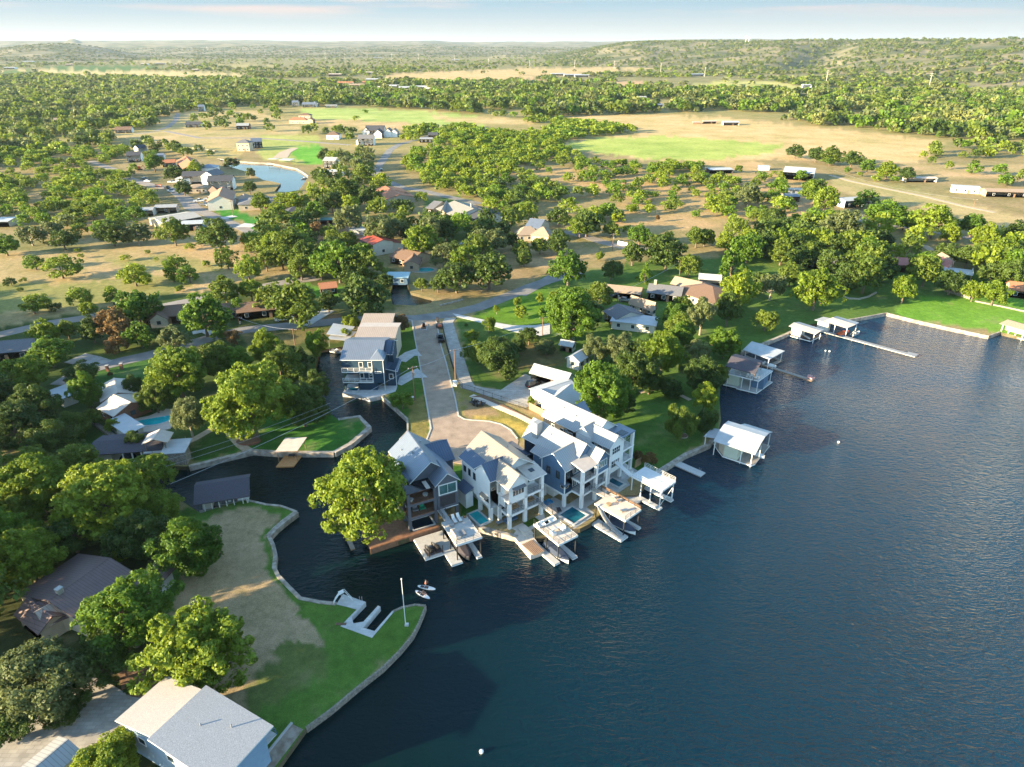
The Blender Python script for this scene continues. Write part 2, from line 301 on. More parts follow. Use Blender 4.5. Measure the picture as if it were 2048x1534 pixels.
ZONES = [  # (polygon px, albedo)
 ([(-1500,93),(3500,93),(3500,200),(-1500,200)], (0.220,0.200,0.100)),
 ([(-1500,200),(3500,200),(3500,300),(-1500,300)], (0.280,0.240,0.110)),
 # far fields
 ([(0,121),(60,119),(64,122),(0,124)], (0.417,0.342,0.178)),
 ([(135,119),(235,117),(240,120),(140,122)], (0.396,0.324,0.178)),
 ([(260,123),(330,121),(400,124),(300,127)], (0.396,0.324,0.178)),
 ([(420,131),(500,128),(560,131),(480,134)], (0.357,0.304,0.148)),
 ([(1380,127),(1470,125),(1560,128),(1450,131)], (0.417,0.342,0.178)),
 ([(950,112),(1060,110),(1100,112),(1000,114)], (0.396,0.324,0.178)),
 ([(60,140),(110,136),(220,139),(380,143),(480,147),(505,151),(440,158),(330,157),(200,156),(110,150)], (0.496,0.399,0.218)),
 ([(0,141),(60,138),(60,147),(0,147)], (0.496,0.399,0.218)),
 ([(78,136),(120,132),(250,131),(370,134),(300,138),(250,142),(140,143)], (0.070,0.140,0.035)),
 ([(0,143),(55,141),(70,146),(0,148)], (0.100,0.170,0.045)),
 ([(790,147),(900,143),(1010,138),(1120,136),(1240,134),(1330,135),(1200,146),(1100,152),(1030,160),(900,165),(800,158),(760,155)], (0.496,0.362,0.198)),
 ([(1190,122),(1290,122),(1300,125),(1200,126)], (0.446,0.399,0.178)),
 ([(1040,158),(1150,164),(1280,163),(1330,170),(1380,171),(1330,175),(1180,172),(1060,170)], (0.475,0.314,0.198)),
 ([(1370,171),(1450,160),(1540,162),(1600,172),(1655,186),(1600,186),(1500,180),(1420,178)], (0.417,0.399,0.148)),
 # central long meadow
 ([(600,218),(700,217),(860,222),(990,236),(1080,240),(960,252),(830,262),(760,250),(660,248),(610,240)], (0.330,0.400,0.130)),
 ([(610,238),(760,242),(850,248),(900,258),(780,258),(640,250)], (0.456,0.333,0.187)),
 ([(860,232),(1000,236),(1100,244),(1010,250),(900,244)], (0.475,0.362,0.198)),
 # big right meadow
 ([(1110,229),(1300,228),(1420,233),(1560,247),(1700,262),(1890,283),(1880,300),(1840,322),(1740,324),(1560,318),(1430,324),(1300,322),(1240,310),(1130,300),(1130,284),(1280,268),(1180,245)], (0.516,0.371,0.198)),
 ([(1130,290),(1200,276),(1340,272),(1480,282),(1570,292),(1540,306),(1430,320),(1300,318),(1220,308),(1150,300)], (0.340,0.400,0.110)),
 # dry ground right centre
 ([(980,330),(1250,335),(1420,350),(1560,345),(1700,380),(1500,440),(1300,470),(1190,440),(1250,400),(1130,365),(1010,360)], (0.376,0.267,0.144)),
 ([(1380,330),(1500,320),(1560,335),(1440,345)], (0.417,0.295,0.158)),
 ([(1660,350),(1800,370),(1960,410),(2060,440),(2060,480),(1900,430),(1760,400),(1680,385)], (0.354,0.293,0.149)),
 ([(1780,325),(2060,330),(2060,360),(1880,355)], (0.417,0.304,0.178)),
 ([(1536,405),(1600,400),(1650,410),(1640,430),(1536,440)], (0.417,0.295,0.178)),
 # left dry pasture
 ([(-400,470),(0,470),(180,490),(480,480),(480,560),(440,585),(330,595),(180,625),(0,660),(-400,700)], (0.366,0.287,0.144)),
 ([(-400,520),(120,545),(480,520),(470,570),(200,615),(0,640),(-400,640)], (0.337,0.257,0.128)),
 ([(170,500),(480,480),(480,500),(300,515),(200,515)], (0.436,0.295,0.169)),
 ([(150,440),(230,430),(220,470),(160,470)], (0.396,0.267,0.158)),
 ([(400,560),(490,560),(490,590),(400,590)], (0.396,0.352,0.128)),
 ([(210,220),(520,222),(600,250),(600,300),(400,300),(220,270)], (0.396,0.314,0.169)),
 ([(330,290),(480,296),(480,316),(420,316),(330,300)], (0.396,0.324,0.148)),
 ([(250,340),(420,330),(430,400),(330,400)], (0.200,0.170,0.100)),
 ([(520,270),(640,270),(640,330),(600,330),(520,316)], (0.340,0.360,0.120)),
 ([(580,300),(640,285),(650,330),(610,330)], (0.120,0.320,0.040)),
 ([(880,440),(1000,450),(1000,500),(880,500)], (0.070,0.110,0.030)),
 ([(620,440),(760,440),(760,490),(640,490)], (0.270,0.160,0.105)),
 ([(425,415),(480,415),(500,440),(450,440)], (0.050,0.200,0.030)),
 ([(480,430),(530,430),(530,460),(500,465)], (0.050,0.200,0.030)),
 ([(850,395),(950,395),(900,450),(850,420)], (0.080,0.140,0.040)),
 # village yards
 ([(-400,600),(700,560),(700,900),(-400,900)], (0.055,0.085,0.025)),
 ([(-400,470),(0,470),(180,490),(480,480),(490,560),(440,580),(330,590),(180,620),(0,655),(-400,690)], (0.370,0.280,0.155)),
 ([(-60,560),(130,570),(300,548),(420,556),(330,590),(150,615),(0,625)], (0.240,0.230,0.090)),
 ([(0,470),(150,485),(200,498),(90,505),(0,500)], (0.200,0.190,0.090)),
 ([(200,520),(330,510),(470,530),(440,545),(260,540)], (0.260,0.240,0.100)),
 ([(500,560),(790,540),(790,620),(690,640),(480,660)], (0.085,0.100,0.035)),
 ([(560,640),(680,630),(680,640),(590,650)], (0.260,0.150,0.090)),
 ([(480,665),(680,655),(690,680),(500,700)], (0.150,0.130,0.060)),
 ([(600,560),(640,575),(690,575),(680,590),(620,595)], (0.090,0.220,0.030)),
 ([(190,690),(310,695),(300,712),(190,730)], (0.100,0.130,0.035)),
 ([(190,742),(300,715),(300,770),(200,770)], (0.050,0.120,0.030)),
 ([(870,560),(1020,520),(1120,500),(1120,560),(1050,560),(960,600),(880,616)], (0.260,0.190,0.105)),
 ([(1030,520),(1160,490),(1210,500),(1150,530),(1090,545)], (0.354,0.256,0.149)),
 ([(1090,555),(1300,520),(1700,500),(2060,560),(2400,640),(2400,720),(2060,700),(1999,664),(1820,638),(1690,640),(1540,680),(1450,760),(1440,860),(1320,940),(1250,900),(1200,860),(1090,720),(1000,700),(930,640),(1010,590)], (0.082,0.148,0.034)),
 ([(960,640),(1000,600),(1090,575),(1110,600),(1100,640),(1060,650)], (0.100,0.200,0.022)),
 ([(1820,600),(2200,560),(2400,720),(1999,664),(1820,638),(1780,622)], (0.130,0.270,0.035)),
 ([(912,636),(925,700),(946,770),(1000,782),(1060,755),(1110,740),(1150,700),(1100,670),(1030,664)], (0.075,0.130,0.030)),
 ([(960,720),(1050,680),(1120,700),(1150,730),(1040,740)], (0.130,0.110,0.050)),
 ([(795,640),(830,650),(850,780),(862,860),(850,880),(800,880),(770,790),(790,700)], (0.065,0.130,0.022)),
 ([(815,800),(846,790),(860,850),(852,875),(818,878)], (0.200,0.170,0.060)),
 ([(905,770),(930,775),(1100,850),(1080,880),(1030,880),(1000,850),(925,838),(905,760)], (0.200,0.185,0.055)),
 ([(925,800),(960,800),(1000,830),(930,835)], (0.240,0.180,0.100)),
 ([(940,830),(1020,840),(1082,864),(1050,875),(1010,855)], (0.376,0.295,0.079)),
 # cove lawns
 ([(380,860),(460,830),(560,820),(650,800),(690,830),(725,835),(739,856),(700,892),(668,905),(500,902),(382,925)], (0.050,0.145,0.026)),
 ([(375,840),(440,830),(480,880),(460,905),(382,925)], (0.045,0.090,0.020)),
 ([(150,850),(240,860),(250,890),(180,900),(140,880)], (0.045,0.100,0.020)),
 # peninsula
 ([(300,1030),(400,1015),(500,995),(600,1020),(540,1072),(556,1150),(600,1195),(680,1205),(860,1205),(840,1260),(700,1400),(600,1480),(540,1560),(300,1560),(300,1400)], (0.085,0.160,0.032)),
 ([(400,1045),(450,1022),(510,1015),(560,1030),(545,1050),(520,1075),(530,1110),(535,1150),(580,1195),(600,1230),(640,1260),(650,1300),(600,1330),(560,1380),(480,1430),(400,1440),(330,1300),(360,1150),(420,1120),(430,1080)], (0.310,0.240,0.155)),
 ([(560,1040),(585,1030),(550,1060),(540,1062)], (0.180,0.130,0.070)),
 ([(570,1280),(640,1290),(660,1340),(560,1400),(500,1440),(490,1380)], (0.110,0.140,0.045)),
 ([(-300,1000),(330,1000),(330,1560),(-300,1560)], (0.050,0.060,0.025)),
 # lakefront plots
 ([(900,930),(950,930),(960,1010),(950,1045),(925,1040)], (0.045,0.120,0.020)),
 ([(1240,880),(1300,900),(1320,940),(1280,960),(1230,920)], (0.050,0.130,0.020)),
]
def build_ground():
    ys = [93.5]
    while ys[-1] < 2650:
        y = ys[-1]; ys.append(y + (1.2 if y < 110 else 2.5 if y < 160 else 4.5 if y < 330 else 7 if y < 1300 else 14 if y < 1600 else 60))
    pts = []
    for y in ys:
        step = 16 if y < 160 else 9 if y < 330 else 8 if y < 1300 else 16
        xs = list(np.arange(-60, 2110, step)) + list(np.arange(-3000, -60, 90)) + list(np.arange(2110, 5000, 90))
        for x in xs: pts.append((x + random.uniform(-.25, .25) * step, y + random.uniform(-.2, .2)))
    pts = np.array(pts); keep = np.ones(len(pts), bool)
    for w in WATERS:
        keep &= ~inpoly(pts[:, 0], pts[:, 1], w)
        wa = np.array(w)
        for i in range(len(wa)):
            a, b = wa[i], wa[(i + 1) % len(wa)]; d = b - a; L2 = (d ** 2).sum()
            t = np.clip(((pts - a) @ d) / L2, 0, 1); q = a + t[:, None] * d; keep &= ((pts - q) ** 2).sum(1) > 6
    pts = pts[keep]; vs = [Vector(p) for p in pts]; edges = []
    for w in WATERS:
        o = len(vs); vs += [Vector(p) for p in w]; edges += [(o + i, o + (i + 1) % len(w)) for i in range(len(w))]
    ov, oe, of, *_ = delaunay_2d_cdt(vs, edges, [], 0, 1e-6)
    V = np.array([(v.x, v.y) for v in ov]); F = np.array([f for f in of if len(f) == 3])
    c = V[F].mean(1); k = np.ones(len(F), bool)
    for w in WATERS: k &= ~inpoly(c[:, 0], c[:, 1], w)
    F = F[k]
    wx, wy = Pn(V[:, 0], V[:, 1], G)
    X = np.stack([wx, wy, np.full(len(wx), G)], 1)
    # colours
    col = np.tile(np.array([.27, .215, .115]), (len(V), 1))
    jx = V[:, 0] + rng.normal(0, 2.5, len(V)); jy = V[:, 1] + rng.normal(0, .8, len(V)) * np.clip(V[:, 1] / 500, .3, 3)
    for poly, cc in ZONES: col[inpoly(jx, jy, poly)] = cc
    verts = X.tolist(); faces = F.tolist(); cols = col.tolist()
    for w in WATERS:          # bank faces down below the water
        o = len(verts); n = len(w)
        for p in w:
            a = P(p[0], p[1], G); verts.append((a.x, a.y, G)); cols.append((.12, .10, .07))
        for p in w:
            a = P(p[0], p[1], G); verts.append((a.x, a.y, -1.5)); cols.append((.12, .10, .07))
        for i in range(n): faces.append([o + i, o + (i + 1) % n, o + n + (i + 1) % n, o + n + i])
    me = bpy.data.meshes.new('ground'); me.from_pydata(verts, [], faces)
    at = me.color_attributes.new('Col', 'FLOAT_COLOR', 'POINT')
    ca = np.ones((len(cols), 4), np.float32); ca[:, :3] = np.array(cols); at.data.foreach_set('color', ca.ravel())
    m = bpy.data.materials.new('ground_cover'); m.use_nodes = True; n, l = m.node_tree.nodes, m.node_tree.links; b = n['Principled BSDF']
    b.inputs['Roughness'].default_value = .95; b.inputs['Specular IOR Level'].default_value = .1
    a = n.new('ShaderNodeVertexColor'); a.layer_name = 'Col'; t = n.new('ShaderNodeTexCoord')
    def noise(sc, det=6, ro=.6):
        z = n.new('ShaderNodeTexNoise'); z.inputs['Scale'].default_value = sc; z.inputs['Detail'].default_value = det; z.inputs['Roughness'].default_value = ro; l.new(t.outputs['Object'], z.inputs['Vector']); return z
    def ramp(src, p0, c0, p1, c1):
        r = n.new('ShaderNodeValToRGB'); e = r.color_ramp.elements; e[0].position = p0; e[0].color = c0; e[1].position = p1; e[1].color = c1; l.new(src, r.inputs[0]); return r
    def mult(x, y, f=1, mode='MULTIPLY'):
        q = n.new('ShaderNodeMix'); q.data_type = 'RGBA'; q.blend_type = mode
        if isinstance(f, (int, float)): q.inputs[0].default_value = f
        else: l.new(f, q.inputs[0])
        l.new(x, q.inputs[6])
        if isinstance(y, tuple): q.inputs[7].default_value = y
        else: l.new(y, q.inputs[7])
        return q.outputs[2]
    n1 = noise(.045, 8, .65); n2 = noise(.6, 8, .7); n3 = noise(5, 4, .7); n4 = noise(.012, 6, .6)
    c = mult(a.outputs[0], ramp(n1.outputs[0], .3, (.72, .78, .62, 1), .7, (1.3, 1.18, 1.25, 1)).outputs[0])
    c = mult(c, ramp(n4.outputs[0], .35, (.85, .92, .8, 1), .65, (1.15, 1.08, 1.1, 1)).outputs[0])
    c = mult(c, ramp(n2.outputs[0], .3, (.68, .72, .66, 1), .68, (1.25, 1.22, 1.2, 1)).outputs[0])
    c = mult(c, ramp(n3.outputs[0], .35, (.74, .76, .72, 1), .65, (1.22, 1.22, 1.22, 1)).outputs[0])
    n5 = noise(.09, 9, .7); dry = ramp(n5.outputs[0], .56, (0, 0, 0, 1), .7, (.55, .55, .55, 1))
    c = mult(c, (.24, .20, .10, 1), dry.outputs[0], 'MIX')
    l.new(c, b.inputs['Base Color'])
    bp = n.new('ShaderNodeBump'); bp.inputs['Strength'].default_value = .6; bp.inputs['Distance'].default_value = .25; l.new(n2.outputs[0], bp.inputs['Height']); l.new(bp.outputs[0], b.inputs['Normal'])
    me.materials.append(m); me.update()
    o = bpy.data.objects.new('ground', me); COL.objects.link(o); tag(o, kind='structure')
build_ground()

# ---- water
def build_water():
    m = bpy.data.materials.new('lake_water'); m.use_nodes = True; n, l = m.node_tree.nodes, m.node_tree.links; b = n['Principled BSDF']
    b.inputs['Base Color'].default_value = (.0012, .013, .022, 1); b.inputs['Roughness'].default_value = .05; b.inputs['IOR'].default_value = 1.36; b.inputs['Specular IOR Level'].default_value = .5
    t = n.new('ShaderNodeTexCoord')
    def noise(sc, det, rot, sx, sy, dist=0):
        mp = n.new('ShaderNodeMapping'); mp.inputs['Rotation'].default_value = (0, 0, R(rot)); mp.inputs['Scale'].default_value = (sx, sy, 1)
        z = n.new('ShaderNodeTexNoise'); z.inputs['Scale'].default_value = sc; z.inputs['Detail'].default_value = det; z.inputs['Distortion'].default_value = dist
        l.new(t.outputs['Object'], mp.inputs[0]); l.new(mp.outputs[0], z.inputs['Vector']); return z.outputs[0]
    def math_(op, a, bb):
        q = n.new('ShaderNodeMath'); q.operation = op
        for i, v in enumerate((a, bb)):
            if isinstance(v, (int, float)): q.inputs[i].default_value = v
            else: l.new(v, q.inputs[i])
        return q.outputs[0]
    h = math_('ADD', math_('MULTIPLY', noise(.75, 4, 28, .65, 1.4, 1.2), 1.5), math_('MULTIPLY', noise(1.9, 4, 8, .65, 1.3, .6), .8))
    h = math_('ADD', h, math_('MULTIPLY', noise(.05, 3, 40, 1, 1), 1.2))
    # wind strength and colour blend: sheltered cove at the left, open lake at the right
    sx = n.new('ShaderNodeSeparateXYZ'); l.new(t.outputs['Object'], sx.inputs[0])
    ww = math_('ADD', math_('ADD', sx.outputs[0], math_('MULTIPLY', noise(.02, 4, 0, 1, 1), 40)), math_('MULTIPLY', math_('MAXIMUM', math_('SUBTRACT', sx.outputs[1], 240.0), 0.0), .35))
    r = n.new('ShaderNodeMapRange'); r.interpolation_type = 'SMOOTHSTEP'; r.inputs[1].default_value = 5; r.inputs[2].default_value = 85; r.inputs[3].default_value = .30; r.inputs[4].default_value = 1.0; l.new(ww, r.inputs[0])
    sp = n.new('ShaderNodeMapRange'); sp.inputs[1].default_value = -10; sp.inputs[2].default_value = 120; sp.inputs[3].default_value = .24; sp.inputs[4].default_value = .45; l.new(ww, sp.inputs[0]); l.new(sp.outputs[0], b.inputs['Specular IOR Level'])
    cm = n.new('ShaderNodeMix'); cm.data_type = 'RGBA'; dm = n.new('ShaderNodeMapRange'); dm.inputs[1].default_value = 0; dm.inputs[2].default_value = 130; l.new(ww, dm.inputs[0]); l.new(dm.outputs[0], cm.inputs[0])
    cm.inputs[6].default_value = (.0012, .0110, .0115, 1); cm.inputs[7].default_value = (.0026, .034, .074, 1); l.new(cm.outputs[2], b.inputs['Base Color'])  # open water's bluer base partly stands in for reflected sky
    bp = n.new('ShaderNodeBump'); bp.inputs['Distance'].default_value = .6; l.new(h, bp.inputs['Height']); fr_ = n.new('ShaderNodeMapRange'); fr_.inputs[1].default_value = 120; fr_.inputs[2].default_value = 420; fr_.inputs[3].default_value = 1.0; fr_.inputs[4].default_value = .18; l.new(sx.outputs[1], fr_.inputs[0]); gust = n.new('ShaderNodeMapRange'); gust.inputs[1].default_value = .3; gust.inputs[2].default_value = .7; gust.inputs[3].default_value = .55; gust.inputs[4].default_value = 1.2; l.new(noise(.022, 5, 35, .5, 2.2), gust.inputs[0]); l.new(math_('MULTIPLY', math_('MULTIPLY', r.outputs[0], fr_.outputs[0]), gust.outputs[0]), bp.inputs['Strength']); l.new(bp.outputs[0], b.inputs['Normal'])
    me = bpy.data.meshes.new('lake'); me.from_pydata([(-600, -300, 0), (1500, -300, 0), (1500, 1200, 0), (-600, 1200, 0)], [], [(0, 1, 2, 3)]); me.materials.append(m)
    o = bpy.data.objects.new('lake_water', me); COL.objects.link(o); tag(o, kind='structure')
build_water()

# ---- hills
def sstep(a, b, x):
    t = np.clip((x - a) / (b - a), 0, 1); return t * t * (3 - 2 * t)
_gr = np.random.default_rng(3).random((64, 64))
def vnoise(x, y):
    xi = np.floor(x).astype(int); yi = np.floor(y).astype(int); fx = x - xi; fy = y - yi; fx = fx * fx * (3 - 2 * fx); fy = fy * fy * (3 - 2 * fy)
    g = lambda a, b: _gr[a % 64, b % 64]
    return (g(xi, yi) * (1 - fx) + g(xi + 1, yi) * fx) * (1 - fy) + (g(xi, yi + 1) * (1 - fx) + g(xi + 1, yi + 1) * fx) * fy
def fbm(x, y, o=4):
    s = 0; a = .5
    for i in range(o): s = s + a * vnoise(x * 2 ** i + 17 * i, y * 2 ** i + 9 * i); a *= .5
    return s
def hill_h(x, y):
    d = np.hypot(x, y) + 1e-6; ta = x / np.maximum(y, 1)
    h = sstep(4800, 13500, d) * (112 + 150 * (fbm(x / 3000, y / 3000) - .45)) + sstep(4500, 7000, d) * 60 * (fbm(x / 900, y / 900) - .5)
    # wooded hill at the left edge
    h = np.maximum(h, 68 * np.exp(-((ta + .635) / .085) ** 2) * np.exp(-((d - 6300) / 1100) ** 2) + 45 * np.exp(-((ta + .56) / .06) ** 2) * np.exp(-((d - 6300) / 900) ** 2))
    h = np.maximum(h, 150 * np.exp(-((ta + .575) / .02) ** 2) * np.exp(-((d - 11500) / 500) ** 2))
    # right ridge
    t = np.clip((ta - .1) / .57, 0, 1.6); base = 3100 - 1500 * np.minimum(t, 1); crest = 5200 - 1500 * np.minimum(t, 1)
    env = sstep(.03, .17, ta); hr = (100 + 6 * t) * env * sstep(base, crest, d) ** .8
    hr = hr - env * sstep(base, (base + crest) / 2, d) * 34 * np.abs(fbm(x / 420, y / 420) - .47) * 2.2 + env * sstep(base, crest, d) * 7 * (fbm(x / 150, y / 150) - .5)
    v = np.exp(-((ta - (.40 + (d - 3000) * .00002)) / .035) ** 2) * sstep(2300, 3100, d) * (1 - sstep(3700, 4300, d)); hr = hr - 42 * v
    return np.maximum(np.maximum(h, hr), 0)
def build_hills():
    ta = np.linspace(-1.5, 2.2, 620); d = np.concatenate([np.linspace(1500, 5200, 110), np.linspace(5300, 16000, 70)])
    T, D = np.meshgrid(ta, d); y = D / np.sqrt(1 + T ** 2); x = y * T; z = hill_h(x, y) - 1.0
    V = np.stack([x.ravel(), y.ravel(), z.ravel()], 1); nx = len(ta); ny = len(d)
    i = np.arange((ny - 1) * (nx - 1)); r = i // (nx - 1); c = i % (nx - 1); a = r * nx + c
    F = np.stack([a, a + 1, a + nx + 1, a + nx], 1); zz = V[F][:, :, 2].max(1); F = F[zz > .2]
    me = bpy.data.meshes.new('hills'); me.from_pydata(V.tolist(), [], F.tolist()); me.polygons.foreach_set('use_smooth', [True] * len(F))
    me.materials.append(mat('hill_scrub', (.085, .10, .04), .95, .3, .006, 0, col2=(.26, .22, .13), detail=9, spec=.1)); me.update()
    o = bpy.data.objects.new('hills', me); COL.objects.link(o); tag(o, kind='structure')
build_hills()

# ---- sheets: roads, drives, paths
_zl = [0]
ROADMASK = []
def sheet(name, poly, m, world=False, dz=None, kind='structure', label=None, cat=None, mask=True):
    _zl[0] += 1; z = G + .03 + .004 * _zl[0] if dz is None else G + dz
    pts = [Vector((p[0], p[1], 0)) if world else P(p[0], p[1], G) for p in poly]
    if mask: ROADMASK.append([(p.x, p.y) for p in pts])
    b = MB(); n = len(pts); from mathutils.geometry import tessellate_polygon
    tri = tessellate_polygon([[Vector((p.x, p.y, 0)) for p in pts]])
    o = MB(); o.add([(p.x, p.y, z) for p in pts], [tuple(t) for t in tri], m); o.add([(p.x, p.y, z) for p in pts] + [(p.x, p.y, G - .2) for p in pts], [(i, (i + 1) % n, n + (i + 1) % n, n + i) for i in range(n)], m)
    return o.build(name, kind=kind, label=label, cat=cat)
def strip_poly(line, w, px=True):
    """centre line (photo px or world) -> polygon of constant width in metres"""
    p = [Vector(P(a[0], a[1], G)).to_2d() if px else Vector(a) for a in line]; w = w if hasattr(w, '__len__') else [w] * len(p); Lf, Rt = [], []
    for i in range(len(p)):
        d = (p[min(i + 1, len(p) - 1)] - p[max(i - 1, 0)]).normalized(); nn = Vector((-d.y, d.x)) * w[i] / 2; Lf.append(p[i] + nn); Rt.append(p[i] - nn)
    return [(q.x, q.y) for q in Lf + Rt[::-1]]
def road(name, line, w, m, **k): return sheet(name, strip_poly(line, w), m, world=True, **k)
road('road', [(-120,690),(0,669),(53,657),(100,646),(156,638),(195,630),(260,622),(320,614),(357,606),(445,589),(486,580),(560,566),(640,556)], 6, asphalt_l)
road('road', [(120,770),(160,745),(195,734),(250,721),(299,710),(360,694),(420,676),(486,660),(540,655),(596,650),(650,645),(700,640),(760,638),(830,637),(900,628),(959,614),(1017,592),(1060,574),(1100,560),(1160,545)], 6.2, asphalt)
road('road', [(1040,610-20),(1094,560),(1120,545)], 5, asphalt)
road('road', [(1130,462),(1174,474),(1205,484),(1245,494),(1300,500)], 6.5, asphalt_l)
road('road', [(1480,482),(1581,462),(1641,455),(1690,448),(1726,452),(1796,451),(1860,462),(1960,480),(2100,500)], 5.5, asphalt_l)
road('road', [(900,255),(850,275),(800,288),(780,300),(766,320),(755,335),(752,350),(765,360),(780,365),(807,376),(850,382),(880,390),(960,408)], 6.5, asphalt)
road('road', [(270,268),(290,266),(330,262),(400,276),(512,276),(600,282),(700,290)], 6, asphalt_l)
road('road', [(356,226),(352,240),(335,255),(310,262)], 6, asphalt_l)
road('road', [(180,322),(230,340),(257,357),(300,370),(345,378),(368,395),(385,415),(425,432),(487,457),(520,475)], [6,6,7,7,7,8,9,7,6,6], asphalt_l)
road('path', [(1660,350),(1700,362),(1776,378),(1850,393),(1926,412),(1990,425)], 3.5, gravel)
road('path', [(1800,436+50),(1850,492),(1870,505)], 4, gravel)
road('path', [(1280,785),(1330,775),(1380,800)], 1.3, gravel)
STREET = [(821,641),(829,673),(836,710),(843.7,752),(853,805),(862,858),(853.5,880),(858,900),(875,915),(905,925),(930,930),(948,930),(955,940),(990,935),(1034,905),(1037,880),(1021,860),(1002,849),(978,843),(945,841),(929,839),(917,832),(911,800),(902,765),(893,728),(882,692),(877,665),(872,641)]
sheet('street', STREET, paver)
def kerb(line, w=.35, h=.14, name='kerb'):
    q = strip_poly(line, w); b = MB(); n = len(q) // 2
    b.prism(q, G - .1, G + .05 + h, kerbm); return b.build(name, kind='structure')
kerb([(817,640),(824,641),(829,673),(836,710),(843.7,752),(853,805),(862,858),(853.5,880)])
kerb([(872,641),(877,665),(882,692),(893,728),(902,765),(911,800),(917,832),(929,839),(945,841),(978,843),(1002,849),(1021,860),(1035,878)])
sheet('driveway', [(884,646),(897,695),(914,758),(922,776),(945,783),(1000,800),(1052,815),(1062,812),(1070,800),(1064,790),(1098,768),(1050,748),(1002,780),(975,777),(950,772),(943,762),(923,700),(906,645),(912,636),(890,636)], drive)
sheet('driveway', [(905,627),(940,634),(959,638),(990,645),(1025,651),(1068,651),(1100,647),(1100,668),(1076,673),(1029,664),(978,650),(940,640),(914,634)], conc_pale)
road('pavement', [(943,791),(970,803),(1000,816),(1040,833),(1096,862)], 1.7, deckpale)
road('driveway', [(800,722),(820,708),(838,705)], [4,4,6], conc_pale)
road('driveway', [(793,768),(820,752),(845,746)], [3.5,4,7], conc_pale)
road('driveway', [(600,650),(640,628),(655,620)], [7,6,6], conc_pale)
road('driveway', [(150,716),(178,722),(195,732)], [7,7,9], drive)
road('driveway', [(1726,452),(1715,440),(1700,422)], [9,11,9], asphalt_l)
road('driveway', [(385,666),(410,662),(430,672)], 3, conc_pale)
road('driveway', [(470,432),(445,437)], [5,5], conc_pale)
road('driveway', [(510,452),(480,450)], [6,8], conc_pale)
road('driveway', [(560,316),(570,305),(590,296)], [12,10,7], gravel)
road('footpath', [(442,838),(425,858),(390,878),(375,885)], 1.8, gravel)
road('footpath', [(452,850),(462,870),(480,890),(497,902)], 2, gravel)
sheet('planting_bed', [(230,1330),(330,1340),(380,1380),(330,1430),(250,1400)], mulch)
sheet('driveway', [(-60,1500),(60,1400),(130,1360),(165,1330),(190,1350),(265,1395),(300,1400),(250,1450),(223,1480),(180,1560),(120,1600),(-60,1600)], drive)
sheet('patio', [(268,866),(262,840),(300,832),(330,818),(352,820),(356,842),(340,858),(300,868)], mat('pool_patio', (.50, .42, .35), .9, .1, 1))
